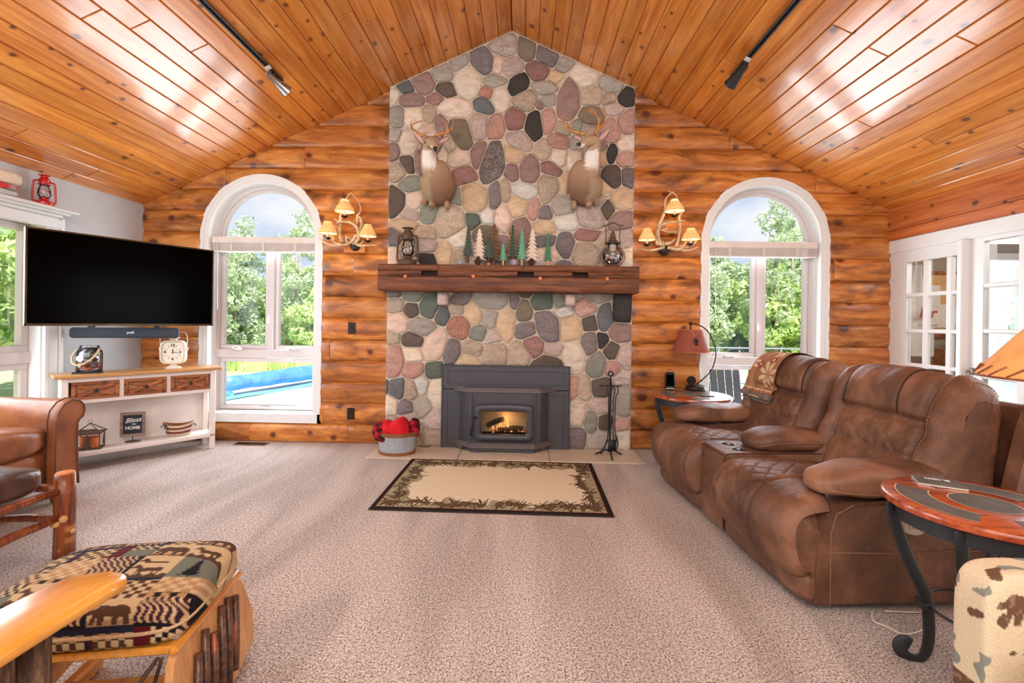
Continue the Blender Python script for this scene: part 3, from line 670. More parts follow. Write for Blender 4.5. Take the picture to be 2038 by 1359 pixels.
# ================================================================ CHIMNEY
CF=4.45
chim=MB().prism([(CH0,0),(CH1,0),(CH1,roof(CH1)-.002),(XRID,ZRID-.002),(CH0,roof(CH0)-.002)],CF,YB+.0).build('stone_chimney',M['mortar'])
tag(chim,'floor-to-ceiling fieldstone chimney breast with pale mortar joints','chimney')
TILES={'A':(765,55),'B':(1010,55),'C':(765,215),'D':(1010,215),'E':(765,365),'F':(1010,365),'G':(760,575),'H':(1005,575),'I':(755,730),'J':(1110,730)}
STN="""A K 1880 260 230 190 20;A V 1550 500 170 230 -15;A L 1810 570 75 160 0;A G 1180 560 150 110 -30;A G 910 700 190 170 20;A M 620 840 190 190 0;A B 330 930 140 90 10;A C 150 1070 85 110 0;A M 440 1140 200 100 0;A R 800 1130 150 85 -10;A D 980 980 170 120 25;A C 1330 860 215 300 -10;A G 1750 840 190 110 0;A U 1615 1020 100 90 10;A C 1850 1120 130 200 -10;A H 1140 1270 280 180 0;A B 1560 1240 190 120 30
C G 180 150 120 160 0;C C 460 150 145 150 0;C T 720 90 110 150 0;C G 160 425 90 105 0;C C 360 540 120 220 0;C M 150 690 85 140 0;C D 360 890 110 160 -25;C T 200 1010 150 160 0;C M 530 870 60 190 0;C N 380 1190 200 130 -15;C M 890 250 100 150 0;C L 710 350 120 110 0;C Q 1190 400 190 270 -20;C T 1050 570 80 140 0;C C 930 770 80 140 0;C H 1190 810 190 150 0;C M 1480 750 110 210 10;C K 1500 270 150 220 0;C P 1770 300 140 200 0;C S 1700 850 190 390 20;C R 1280 1040 200 150 10
D R 130 170 150 190 0;D X 420 280 145 245 0;D P 650 200 110 200 0;D Q 1330 120 180 140 0;D P 1900 210 150 210 15;D P 1680 370 140 190 0;D N 1110 280 90 100 0;D T 890 320 110 110 0;D T 1290 350 110 100 0;D K 200 510 230 150 30;D O 110 750 160 120 20;D P 820 520 200 130 20;D T 560 660 140 160 0;D G 1060 560 70 110 0;D M 350 950 165 220 0;D C 820 790 120 150 0;D C 1060 800 115 145 0;D R 700 960 180 120 20;D M 80 1010 100 130 0;D T 640 1270 160 240 0;D O 900 1170 60 230 0;D M 1520 620 80 80 0;D X 1660 715 90 170 0;D C 1900 560 130 130 0;D P 1900 810 150 130 0;D O 1520 790 60 140 0;D D 1660 1110 160 220 0;D V 1910 1090 90 150 0;D O 1560 1280 110 140 0
B Q 300 340 130 200 -25;B V 630 450 180 150 35;B G 900 590 150 110 -30;B R 480 670 220 160 20;B O 760 770 130 100 0;B X 190 880 150 210 25;B G 600 950 230 110 10;B G 650 1150 140 90 -30;B T 290 1150 190 180 0;B C 1230 770 220 150 15;B G 1620 910 200 100 15;B T 1340 1060 170 150 0;B T 1630 1110 95 80 0;B X 1900 1100 120 150 0;B K 1720 1300 160 90 0;B M 520 1230 60 60 0;B M 965 1110 180 360 0;B K 90 610 180 150 0
E D 180 280 160 240 0;E L 460 290 130 130 0;E K 390 480 150 90 0;E O 280 640 260 100 0;E N 690 470 150 170 0;E T 670 780 160 110 20;E T 1050 620 260 290 0;E O 1420 220 240 240 30;E V 1760 200 110 220 0;E T 1930 130 80 180 0;E E 1400 590 120 130 -30;E W 1640 520 100 130 0;E L 1880 550 120 250 0;E Q 1620 780 220 130 0;E C 1190 880 160 150 -30;E V 130 870 110 140 0;E L 130 1140 110 130 0;E K 680 1000 160 120 0;E X 680 1190 120 110 0;E O 950 1100 140 190 0;E T 1180 1160 110 130 0;E K 1500 1150 160 110 0;E M 1850 950 130 150 0;E V 1800 1200 150 90 0;E N 1150 250 90 90 0
F W 280 120 220 130 10;F O 160 380 150 160 0;F P 420 400 100 190 10;F V 610 460 115 120 0;F G 860 350 180 200 0;F W 930 620 190 150 0;F K 1330 530 200 190 0;F D 1600 390 110 140 0;F O 1810 240 190 180 15;F M 1830 600 180 170 0;F O 580 690 190 120 0;F M 230 750 170 230 0;F V 600 910 170 100 0;F L 650 1150 180 130 0;F V 920 970 150 220 0;F R 1270 820 190 110 0;F T 1240 1110 210 200 0;F T 1540 950 100 180 0;F K 1870 870 140 160 0;F C 1900 1180 110 150 0;F V 900 1260 120 50 0;F G 130 1230 140 70 0;F K 1450 260 120 90 0
G V 180 100 110 50 0;G N 480 120 170 90 0;G E 750 270 165 200 0;G V 1250 170 150 100 0;G G 1740 210 280 130 0;G T 200 260 150 120 0;G D 460 330 120 115 0;G L 230 540 190 150 0;G G 640 610 210 150 10;G B 960 430 120 160 0;G T 1191 340 110 80 0;G O 1450 390 140 180 -15;G U 1220 610 190 200 0;G G 1710 480 110 150 0;G O 1980 580 140 270 0;G T 160 790 125 100 0;G D 490 810 180 120 0;G C 480 1050 140 120 0;G L 840 880 180 290 20;G N 1540 710 150 140 0;G K 1741 780 150 120 -30;G T 1440 960 190 150 0;G V 1130 990 140 210 5;G O 1380 1120 170 90 0;G T 1790 1040 220 220 0;G P 190 1130 160 240 0;G P 510 1290 160 130 0;G E 830 1290 150 140 0
H V 140 200 80 120 0;H D 330 110 80 50 0;H Q 311 340 120 210 0;H E 600 210 200 130 0;H N 860 200 100 110 0;H V 690 600 200 280 -25;H W 940 380 160 90 0;H O 1040 620 190 210 0;H P 1290 330 180 140 0;H G 1520 150 190 80 0;H D 1350 540 120 160 0;H B 1590 450 125 220 0;H X 1880 300 140 230 0;H M 1860 710 180 160 0;H V 330 650 170 150 0;H R 450 910 170 180 -20;H T 230 1050 190 200 0;H K 770 960 140 100 0;H V 1360 870 130 220 0;H X 1560 830 100 130 0;H D 1700 980 140 150 0;H C 1100 1080 190 250 0;H D 680 1150 240 90 0;H N 1470 1200 160 220 0;H K 1900 1080 130 220 0;H P 1720 1260 140 120 0
I B 100 340 40 110 0;I B 270 370 130 160 0;I T 500 390 120 150 0;I W 660 310 100 160 -10;I C 890 450 130 240 0;I C 170 610 130 160 0;I V 410 640 130 120 0;I G 690 630 160 170 0;I K 870 850 150 170 0;I T 830 1130 180 130 0;I G 640 1020 60 100 0;I T 150 870 140 100 0;I K 450 860 140 110 0;I C 120 1100 120 120 0;I G 380 1100 140 130 0;I T 600 1190 60 80 0
J P 260 330 90 160 0;J T 430 360 120 200 0;J D 700 330 180 160 0;J K 1030 190 140 120 -15;J G 1030 550 175 250 0;J K 680 630 210 130 0;J C 340 740 120 220 0;J N 540 880 110 190 0;J D 760 890 120 130 0;J P 1020 920 140 110 0;J V 340 1130 120 160 0;J G 720 1170 240 140 0;J C 1060 1160 100 130 0"""
stones=[]; IN0_,IN1_,INZ_=-.80,.49,.84
for ln in STN.split('\n'):
    for it in ln.split(';'):
        a=it.split(); ox,oy=TILES[a[0]]; u,v,ru,rv,an=map(float,a[2:])
        px,py=ox+u/8,oy+v/8; p=aty(px,py,CF-.02); sc=(CF/F_PX)/8
        stones.append([p.x,p.z,ru*sc,rv*sc,-R(an)-0.014,a[1]])
def ext(s,dx,dz):   # ellipse radius in direction
    c_,s_=math.cos(s[4]),math.sin(s[4]); x=dx*c_+dz*s_; z=-dx*s_+dz*c_
    return 1/math.sqrt((x/s[2])**2+(z/s[3])**2)
fr_=random.Random(3)
for _ in range(6000):
    x_=fr_.uniform(CH0+.03,CH1-.03); z_=fr_.uniform(.05,4.0)
    if z_>roof(x_)-.08 or (1.55<z_<1.76) or (z_<INZ_ and IN0_<x_<IN1_): continue
    ok=True
    for t in stones:
        d=math.hypot(t[0]-x_,t[1]-z_)
        if d<.5 and d<ext(t,(x_-t[0])/max(d,1e-6),(z_-t[1])/max(d,1e-6))*1.12+.062: ok=False; break
    if ok: stones.append([x_,z_,fr_.uniform(.055,.085),fr_.uniform(.055,.085),0,fr_.choice('TCKGMT')])
def clip(poly,px,pz,nx,nz):
    out=[]; k=len(poly)
    for i in range(k):
        a=poly[i]; b=poly[(i+1)%k]; da=(a[0]-px)*nx+(a[1]-pz)*nz; db=(b[0]-px)*nx+(b[1]-pz)*nz
        if da<=0: out.append(a)
        if (da<0<db) or (db<0<da): t=da/(da-db); out.append((a[0]+(b[0]-a[0])*t,a[1]+(b[1]-a[1])*t))
    return out
sp0=atz(0,0,1) # unused
IN0,IN1,INZ=-.775,.462,.815    # fire insert keeps its own hole
for i,s in enumerate(stones):
    x,z,a,b,th,k=s; poly=[]
    for j in range(20):
        q=2*math.pi*j/20; e=.8; cx2=math.copysign(abs(math.cos(q))**e,math.cos(q))*a*2.3; cz2=math.copysign(abs(math.sin(q))**e,math.sin(q))*b*2.3
        poly.append((x+cx2*math.cos(th)-cz2*math.sin(th),z+cx2*math.sin(th)+cz2*math.cos(th)))
    g=.0052
    for j,t in enumerate(stones):
        if j==i: continue
        dx,dz=t[0]-x,t[1]-z; d=math.hypot(dx,dz)
        if d>max(a,b)*1.4+max(t[2],t[3])*1.4 or d<1e-4: continue
        dx/=d; dz/=d; e1=ext(s,dx,dz); e2=ext(t,dx,dz); r=d*e1/(e1+e2)
        # normals follow the ellipse gradient at the split point
        def grad(S,ux,uz):
            c_,s_=math.cos(S[4]),math.sin(S[4]); gx=(ux*c_+uz*s_)/S[2]**2; gz=(-ux*s_+uz*c_)/S[3]**2
            X=gx*c_-gz*s_; Z=gx*s_+gz*c_; n_=math.hypot(X,Z); return X/n_,Z/n_
        g1=grad(s,dx,dz); g2=grad(t,dx,dz); nx,nz=g1[0]+g2[0]+dx*.6,g1[1]+g2[1]+dz*.6; n_=math.hypot(nx,nz); nx/=n_; nz/=n_
        poly=clip(poly,x+dx*r-nx*g,z+dz*r-nz*g,nx,nz)
        if len(poly)<3: break
    for (px,pz,nx,nz) in((CH0+.004,0,-1,0),(CH1-.004,0,1,0),(0,.012,0,-1),(XRID,ZRID-.022,SL*.908,.908),(XRID,ZRID-.022,-SL*.908,.908)):
        poly=clip(poly,px,pz,nx,nz)
        if len(poly)<3: break
    if len(poly)>=3 and z<1.6 and z>INZ and IN0<x<IN1: poly=clip(poly,0,INZ-.0,0,-1)
    elif len(poly)>=3 and z<INZ and x<IN0: poly=clip(poly,IN0,0,1,0)
    elif len(poly)>=3 and z<INZ and x>IN1: poly=clip(poly,IN1,0,-1,0)
    if len(poly)<3: continue
    # resample to even outline with softened corners
    def resample(P,n):
        L_=[0]
        for q in range(len(P)): L_.append(L_[-1]+math.dist(P[q],P[(q+1)%len(P)]))
        out=[]; q=0
        for k_ in range(n):
            t=L_[-1]*k_/n
            while L_[q+1]<t: q+=1
            f=(t-L_[q])/max(1e-9,L_[q+1]-L_[q]); A,B_=P[q],P[(q+1)%len(P)]; out.append((A[0]+(B_[0]-A[0])*f,A[1]+(B_[1]-A[1])*f))
        return out
    P=resample(poly,22)
    for _ in range(1): P=[((P[q-1][0]+6*P[q][0]+P[(q+1)%22][0])/8,(P[q-1][1]+6*P[q][1]+P[(q+1)%22][1])/8) for q in range(22)]
    if abs(sum(P[q][0]*P[(q+1)%22][1]-P[(q+1)%22][0]*P[q][1] for q in range(22)))/2<.0012: continue
    P=[(u+rnd.uniform(-.0022,.0022),v+rnd.uniform(-.0022,.0022)) for u,v in P]
    mx_=sum(u for u,v in P)/22; mz_=sum(v for u,v in P)/22; hgt=rnd.uniform(.018,.030)
    mb=MB(); n=22
    for f,dp in((1,-.004),(.99,.5),(.955,.85),(.6,1.0)):
        for u,v in P:
            dd=-hgt*dp if dp>0 else .004
            nz_=mnoise.noise(Vector((u*9+i,v*9,f*2)))*.008*(dp>0)
            mb.v.append(((u-mx_)*f,dd+nz_,(v-mz_)*f))
    mb.v.append((0,-hgt+mnoise.noise(Vector((i,0,0)))*.006,0))
    for r_ in range(3):
        for q in range(n): mb.f.append((r_*n+q,(r_+1)*n+q,(r_+1)*n+(q+1)%n,r_*n+(q+1)%n))
    for q in range(n): mb.f.append((3*n+q,4*n,3*n+(q+1)%n))
    mb.m=[0]*len(mb.f)
    o=mb.build('stone',M['st'+k],chim,True); o.location=(mx_,CF,mz_)
# corbel stones under the mantel
for px0,px1,py0,py1,k,dp in((870,891,584,607,'K',.12),(1126,1145,585,609,'L',.12),(1223,1257,584,640,'X',.09)):
    a=aty(px0,py1,CF-dp); b=aty(px1,py0,CF-dp); m=MB(); m.soft((a.x+b.x)/2,CF-dp/2,(a.z+b.z)/2,(b.x-a.x)*1.02,dp+.04,(b.z-a.z)*1.02,k=9,n=4)
    m.build('corbel_stone',M['st'+k],chim,True)
# hearth tiles
h=thing('hearth','flat beige stone hearth slabs in front of the fireplace','hearth',(0,0,0))
s1=atz(915,905).x; s2=atz(1092,906).x
for a,b in((-1.40,s1-.003),(s1+.003,s2-.003),(s2+.003,1.10)): MB().box(a,b,4.03,CF+.02,.0,.014,bev=.003).build('slab',M['hearth'],h)
# ================================================================ OUTDOORS
GZ=-.32
lawn=MB().box(-40,40,4.8,60,GZ-.3,GZ-.02).box(-40,-3.9,-20,4.8,GZ-.3,GZ-.02).build('lawn',M['lawn']); tag(lawn,'sunlit mown lawn beyond the pool deck','lawn')
o=MB().box(-6.6,5.6,4.8,12.2,GZ-.1,GZ).build('pool_deck',M['conc']); tag(o,'bright white concrete pool deck outside the arched windows','deck')
# pool cover reel
A=aty(445,765,8.8); B=aty(660,735,11.66)
t=thing('pool_cover_reel','rolled blue solar pool cover on a reel beside the pool','pool cover',(0,0,0))
d=(B-A).normalized(); pts=[A+(B-A)*i/14 for i in range(15)]
rr=[.142+.05*i/14+.008*math.sin(i*1.7) for i in range(15)]
m=MB().tube(pts,rr,20); ob=m.build('rolled_cover',M['cover'],t,True)
m=MB().tube([A-d*.12,A],.03,12).build('reel_shaft',M['white'],t,True)
for q in(0,.9):
    c_=A+(B-A)*q+d*.1; m=MB().prism([(-.12,GZ-c_.z),(.12,GZ-c_.z),(.03,-.05),(-.03,-.05)],-.02,.02,TR(c_.x,c_.y,c_.z)); m.build('stand',M['coverl'],t)
def sheet(u,v):
    p=A.lerp(B,u); return (p.x+.05+v*.22,p.y-.15-v*.45,GZ+.012+.01*math.sin(u*9))
MB().grid(10,8,sheet).build('loose_sheet',M['coverl'],t,True)
# adirondack chair outside the right window
def slatc(mb,x,w_,h,top): pass
ad=thing('adirondack_chair','dark grey slatted Adirondack chair seen through the lower pane of the right arched window','chair',(2.33,5.35,GZ),R(4))
for k in range(7):
    x=-.285+k*.095; hh=.98+.09*math.cos((k-3)/3*1.3)-.03*abs(k-3)/3; m=MB()
    poly=[(-.035+ (k-3)*-.006,0),(.035+(k-3)*-.006,0),(.039,hh-.03),(.02,hh),(-.02,hh),(-.039,hh-.03)]
    m.prism(poly,-.012,.012,TR(x,0,.08,R(-12),0,0)); m.build('back_slat',M['adir'],ad)
MB().box(-.33,.33,-.02,.01,.62,.69,TR(0,-.02,0,R(-12))).build('back_rail',M['adir'],ad)
for s in(-1,1):
    MB().box(s*.36-.06,s*.36+.06,-.05,.62,.52,.545,bev=.008).build('armrest',M['adir'],ad)
    MB().box(s*.34-.015,s*.34+.015,.45,.55,0,.52).build('leg',M['adir'],ad); MB().box(s*.34-.015,s*.34+.015,-.1,.0,0,.52).build('leg',M['adir'],ad)
for k in range(5): MB().box(-.3,.3,.05+k*.1,.13+k*.1,.30+k*.015,.32+k*.015).build('seat_slat',M['adir'],ad)
pc=thing('patio_chair','white patio chair standing far out beyond the right window','chair',tuple(aty(1447,735,9.0))[:2]+(GZ,),R(10))
MB().box(-.25,.25,-.25,.25,.40,.45,bev=.02).build('seat',M['white'],pc)
MB().box(-.26,.26,-.27,-.23,.45,1.02,bev=.02).build('backrest',M['white'],pc)
m=MB().tube(spline([(-.28,-.25,.4),(-.29,-.25,.9),(-.15,-.25,1.08),(.15,-.25,1.08),(.29,-.25,.9),(.28,-.25,.4)]),.015,6); m.build('frame',M['iron'],pc)
for x in(-.22,.22):
    for y in(-.22,.22): MB().box(x-.015,x+.015,y-.015,y+.015,0,.4).build('leg',M['white'],pc)
fe=thing('pool_fence','thin metal pool fence beyond the right window','fence',(1.6,10.0,GZ))
for k in range(14): MB().cyl((k*.45,0,0),(k*.45,0,1.1),.018,n=6).build('post',M['adir'],fe)
for z in(.15,1.05): MB().box(-.1,6.0,-.015,.015,z,z+.03).build('rail',M['adir'],fe)
o=MB().box(2.6,5.5,5.8,9.2,GZ+.0,GZ+.03).build('pool_water',plain('pool_water',(150,205,215),.1,var=.05)); tag(o,'pale turquoise swimming pool outside the right arched window','pool')
# trees
def crown_mesh(seed,r,h,n,leaf,z0,sparse=0):
    rg=np.random.default_rng(seed); nb=26
    bc=rg.normal(size=(nb,3)); bc/=np.linalg.norm(bc,axis=1)[:,None]; bc*=rg.uniform(.35,.95,(nb,1)); bc*=np.array([r,r,h/2]); bc[:,2]+=z0+h/2
    br=rg.uniform(.22,.42,nb)*r
    idx=rg.integers(0,nb,n); p=rg.normal(size=(n,3)); p/=np.linalg.norm(p,axis=1)[:,None]; p*=rg.uniform(.65,1.05,(n,1))
    c_=bc[idx]+p*br[idx][:,None]*np.array([1,1,.8])
    a=rg.normal(size=(n,3)); a/=np.linalg.norm(a,axis=1)[:,None]; b=np.cross(a,rg.normal(size=(n,3))); b/=np.linalg.norm(b,axis=1)[:,None]
    s_=leaf*rg.uniform(.6,1.3,(n,1))
    vs=np.stack([c_-a*s_,c_+b*s_*.55,c_+a*s_,c_-b*s_*.55],1).reshape(-1,3)
    me=bpy.data.meshes.new('crown'); me.vertices.add(len(vs)); me.vertices.foreach_set('co',vs.ravel().astype(np.float32))
    me.loops.add(n*4); me.loops.foreach_set('vertex_index',np.arange(n*4,dtype=np.int32)); me.polygons.add(n)
    me.polygons.foreach_set('loop_start',np.arange(0,n*4,4,dtype=np.int32)); me.polygons.foreach_set('loop_total',np.full(n,4,dtype=np.int32)); me.update(); me.validate(); return me
CR=[crown_mesh(3,1.6,4.2,7000,.115,.3),crown_mesh(5,1.8,4.8,7500,.12,.2),crown_mesh(9,1.0,5.4,2600,.075,1.0)]
ms=['leaf1','leaf2','leaf3']
tm=MB().tube([(0,0,0),(.05,0,1.5),(-.05,.05,3.2),(.02,0,5.0)],[.09,.08,.06,.02],8).mesh('trunk',True)
tr=random.Random(11); kinds=['broad bright green tree','dense mid green tree','tall slim grey-green tree']
spots=[]
for row,(Y0,st,hs) in enumerate(((14.5,2.3,.62),(17.2,2.6,.82),(20.5,3.0,1.0))):
    for sx0,sx1 in((-15,-6.0),(4.0,15.5)):
        x=sx0*(Y0/15)
        while x<sx1*(Y0/15)+1:
            spots.append((x+tr.uniform(-.5,.5),Y0+tr.uniform(-.6,.6),hs*tr.uniform(.85,1.08)*(1.16 if sx0>0 else .98),tr.choice([0,0,1]))); x+=st*.82
for (px,Y,k,s_) in((500,16,2,.84),(590,16,2,.90),(1545,14,2,.90),(1575,15,2,.86)): spots.append((aty(px,600,Y).x,Y,s_,k))
for (x,y,s_,k) in((-7.0,3.8,.8,0),(-7.6,5.6,.9,1),(-8.2,7.6,.9,0),(-6.9,2.2,.8,1),(-9,10,1,0),(11.5,8.0,.8,0),(13,10,.9,1),(14.6,11.6,.9,0),(10.6,6.4,.6,1),(9.6,7.6,.62,0),(10.4,9.4,.7,1)): spots.append((x-1.3,y,s_,k))
mats=[M[a] for a in ms]
for i,(x,y,s_,k) in enumerate(spots):
    t=thing('tree',None,None,(x,y,GZ),tr.uniform(0,6.28),'trees beyond the pool seen through the windows',scale=s_)
    tag(t,kinds[k]+' in the wood beyond the windows','tree',['bright trees in the wood outside','dense trees in the wood outside','slim trees in the wood outside'][k])
    link('trunk',tm,M['trunk'],t); link('crown',CR[k],mats[(k+i)%3 if k!=2 else 2] if not CR[k].materials else None,t)
wb=MB()
rg=random.Random(5)
tag(MB().box(-40,40,24,24.5,GZ,2.6).build('wood_edge',plain('dark_wood_edge',(58,92,48),.95,var=.5,scale=1.3,bump=1,bs=6)),'dark green depth of the wood behind the trees','woodland')
tall=link('tall_grass',crown_mesh(21,1.0,1.0,10,.01,0),M['leaf1'],None); bpy.data.objects.remove(tall)
rg2=np.random.default_rng(4); n=9000
X=np.where(rg2.random(n)<.5,rg2.uniform(-16,-5,n),rg2.uniform(3,16,n)); Yg=rg2.uniform(13.2,14.2,n); hg=rg2.uniform(.15,.55,n)
v=np.stack([np.stack([X-.02,Yg,np.full(n,GZ)],1),np.stack([X+.02,Yg,np.full(n,GZ)],1),np.stack([X+rg2.uniform(-.1,.1,n),Yg,GZ+hg],1)],1).reshape(-1,3)
me=bpy.data.meshes.new('tall_grass'); me.from_pydata(v.tolist(),[],[(3*i,3*i+1,3*i+2) for i in range(n)]); o=link('tall_grass',me,M['leaf1']); tag(o,'tall unmown grass along the edge of the wood','grass',kind='stuff')
# ================================================================ MANTEL AND ITS THINGS
MY0,MY1=4.20,4.45; MZ0,MZ1=1.528,1.776
t=thing('mantel_beam','thick hewn timber mantel with mortise holes and wooden pegs','mantel',(0,0,0))
hol=[]
for (px0,px1,py) in((838,871,540),(1030,1063,541),(1139,1171,543)):
    hol.append((aty(px0,py,MY0).x,aty(px1,py,MY0).x))
x0,x1=-1.362,1.072
m=MB()
def hewn(a,b,z0,z1,y0=MY0,y1=MY1,n=None):
    n=n or max(2,int((b-a)/.05)); vs=[];pr=[(y0+.010,z0),(y0,z0+.012),(y0-.001,(z0+z1)/2),(y0,z1-.010),(y0+.010,z1),(y1,z1),(y1,z0)]
    for i in range(n+1):
        x=a+(b-a)*i/n; f=mnoise.noise(Vector((x*2.2,z0*5,1)))*.008; g_=mnoise.noise(Vector((x*5,z1*5,4)))*.004
        for y,z in pr: vs.append((x,y+(f if y<y1 else 0),z+(g_ if z in(z0,z1) and y<y1 else 0)))
    q=len(pr); fs=[(i*q+j,i*q+(j+1)%q,(i+1)*q+(j+1)%q,(i+1)*q+j) for i in range(n) for j in range(q)]+[tuple(range(q-1,-1,-1)),tuple(range(n*q,n*q+q))]
    m.add(vs,fs)
hewn(x0,x1,MZ0,1.668); hewn(x0,x1,1.716,MZ1)
xs=[x0]+[v for h_ in hol for v in h_]+[x1]
for k in range(0,8,2): hewn(xs[k],xs[k+1],1.666,1.719,y0=MY0+.002)
m.build('beam',M['mantel'],t,auto=True)
for a,b in hol: MB().box(a-.01,b+.01,MY0+.07,MY1-.01,1.66,1.72).build('mortise_back',M['seamd'],t)  # dark box puts the shade inside the holes into its colour
cr_=MB()
for (a,b,zz) in((x0+.01,-.45,1.655),(-.40,.30,1.662),(.25,.62,1.676),(.66,1.06,1.69)):
    pts=[(a+(b-a)*i/8,MY0-.002,zz+.004*math.sin(i*2)+i*.0008) for i in range(9)]; cr_.tube(pts,[.0005]+[.003]*7+[.0005],5)
cr_.build('crack',M['seamd'],t)
for px,py in((807,550),(942,550),(1075,554),(1208,555)):
    p=aty(px,py,MY0); MB().cyl((p.x,MY0+.02,p.z),(p.x,MY0-.012,p.z),.018,.016,12).build('peg',M['block'],t)
SY=4.31; SZ=MZ1
def lanternA(name,lab,loc,h,mat,grp=None,rz=0):
    """hurricane lantern, unit height 1 scaled"""
    t=thing(name,lab,'lantern',loc,rz,grp,scale=h)
    MB().lathe([(.22,0),(.23,.02),(.23,.10),(.19,.14),(.11,.16),(.10,.19),(.13,.20),(.13,.225),(.09,.235)],24).build('fuel_tank',mat,t,auto=True)
    MB().lathe([(.10,.235),(.145,.30),(.16,.38),(.155,.48),(.12,.60),(.105,.66)],24).build('glass_globe',M['jar'],t,True)
    MB().lathe([(.02,.235),(.04,.26),(.03,.30),(.0,.31)],12).build('burner',mat,t,auto=True)
    MB().lathe([(.12,.655),(.16,.66),(.165,.685),(.12,.70),(.125,.78),(.14,.80),(.13,.84),(.09,.88),(.085,.93),(.15,.955),(.15,.965),(.06,.985),(.0,.985)],24).build('chimney_cap',mat,t,auto=True)
    for s in(-1,1):
        MB().tube(spline([(s*.12,0,.13),(s*.24,0,.12),(s*.27,0,.20),(s*.26,0,.45),(s*.245,0,.68),(s*.22,0,.755),(s*.12,0,.77)],5),[.028]*31,8).build('side_tube',mat,t,True)
    m=MB()
    for z,r in((.36,.18),(.50,.17)): m.tube([(r*math.cos(a),r*math.sin(a),z) for a in[2*math.pi*i/20 for i in range(21)]],.006,5)
    m.tube(spline([(-.17,0,.36),(0,-.18,.43),(.17,0,.50)],5),.006,5).tube(spline([(.17,0,.36),(0,-.18,.43),(-.17,0,.50)],5),.006,5)
    m.build('globe_wire',mat,t)
    return t
p=aty(811,522,SY); lanternA('hurricane_lantern','rusty brown hurricane lantern at the left end of the mantel','lx' and (p.x,SY,SZ),.37,M['rust'])
# glass globe lantern, right end
p=aty(1219,525,SY); t=thing('globe_lantern','round glass lantern in a rusty metal carrying frame at the right end of the mantel','lantern',(p.x,SY,SZ))
MB().lathe([(.05,0),(.06,.004),(.062,.016),(.045,.026),(.04,.034)],24).build('base',M['rust'],t,auto=True)
MB().lathe([(.04,.03),(.075,.05),(.098,.085),(.104,.12),(.092,.155),(.06,.185),(.05,.205),(.05,.225)],28).build('glass_globe',M['jar'],t,True)
MB().lathe([(.075,.225),(.078,.232),(.05,.245),(.032,.262),(.03,.285),(.022,.295),(.024,.305),(.018,.325),(.010,.345),(.0,.352)],20).build('vented_cap',M['rust'],t,auto=True)
m=MB()
for s in(-1,1): m.tube(spline([(s*.045,0,.012),(s*.075,0,.03),(s*.112,0,.08),(s*.112,0,.135),(s*.075,0,.185),(s*.066,0,.22),(s*.066,0,.3),(s*.066,0,.40)],5),.0042,6)
m.tube(spline([(-.10,0,.39),(-.06,0,.40),(0,0,.425),(.06,0,.40),(.10,0,.40)],5),.007,6); m.build('carrying_frame',M['rust'],t,True)
MB().soft(0,0,.19,.055,.055,.075,k=5,n=3).build('candle',M['cream'],t,True)
m=MB(); rq=random.Random(2)
for k in range(14): m.soft(rq.uniform(-.06,.06),rq.uniform(-.05,.05),rq.uniform(.055,.10),.035,.035,.03,k=2,n=2)
f=m.build('filler_sprigs',M['pconew'],t,True); MB().soft(-.045,-.05,.07,.04,.02,.03,k=2,n=2).build('red_berries',M['red'],t,True); MB().soft(-.01,-.06,.065,.06,.02,.015,k=2,n=2).build('green_sprig',M['tg3'],t,True)
# wooden trees
def wtree(px,ptop,pbot,wpx,mat,lab,tiers,drop,trunk,tr_r,th=.016,edge=None,block=False,Y=SY,grp=None,base=523):
    p=aty(px,base,Y); S=Y/F_PX; H=(base+1-ptop)*S; zb=(base+1-pbot)*S; w_=wpx*S/2
    t=thing('wooden_tree',lab,'ornament',(p.x,Y,SZ))
    pts=[(0,H)]
    R_=[]
    for k in range(tiers):
        f0=(k+1)/tiers; z=H-(H-zb)*f0; ww=w_*(.22+.78*f0); R_.append((ww,z-.0)); inn=w_*(.22+.78*f0)*drop*.62
        R_.append((inn,z+.006+(H-zb)/tiers*.18))
    poly=pts+R_+[(-x,z) for x,z in R_[::-1]]
    # star-shaped fill: use quads strip between left and right
    m=MB(); pi_,pz_=.0008,H
    for k in range(tiers):
        (ww,z1_),(ii_,z2_)=R_[2*k],R_[2*k+1]; ww*=1.14
        m.prism([(-pi_,pz_),(-ww,z1_),(-ii_,z2_),(ii_,z2_),(ww,z1_),(pi_,pz_)],-th/2,th/2); pi_,pz_=ii_,z2_
    m.build('foliage',mat,t)
    if edge:
        m=MB()
        for k in range(0,len(R_)-1,2):
            for s in(-1,1):
                x,z=R_[k]; m.tube([(s*x,-th*.8,z),(s*x*.45,-th*.75,z+.03)],[.0015,.003],5)
        m.build('carved_edge',edge,t)
    if tr_r>0:
        m=MB(); m.box(-tr_r,tr_r,-tr_r*.8,tr_r*.8,.008,zb+.01) if trunk is M['lwood'] else m.cyl((0,0,.0),(0,0,zb+.012),tr_r,tr_r*.85,10); m.build('trunk',trunk,t,auto=True)
        MB().box(-tr_r*1.7,tr_r*1.7,-tr_r*1.5,tr_r*1.5,0,.026 if block else .008,bev=.003).build('base_block',M['block'] if block else M['lwood'],t)
    return t
wtree(932,447,505,21,M['tg1'],'dark green wooden fir on a bark trunk, leftmost on the mantel',9,.78,M['bark'],.0095,block=True)
wtree(953.7,448,513,27,M['twhite'],'cream white wooden fir behind the larger brown pine cone, left of centre',8,.62,M['lwood'],0,Y=SY+.03)
wtree(972.6,465,510,22,M['tg1'],'short dark green wooden fir with bark trunk before the brown one',8,.75,M['bark'],.0095,block=True,Y=SY-.03)
wtree(983,438,514,29,M['tbrown'],'tallest brown wooden fir with raw carved edges',10,.80,M['hick'],.010,edge=M['edgew'],Y=SY+.05)
wtree(1001.2,477,514,16,M['tg2'],'smallest mint green wooden fir on the mantel',8,.55,M['lwood'],.009)
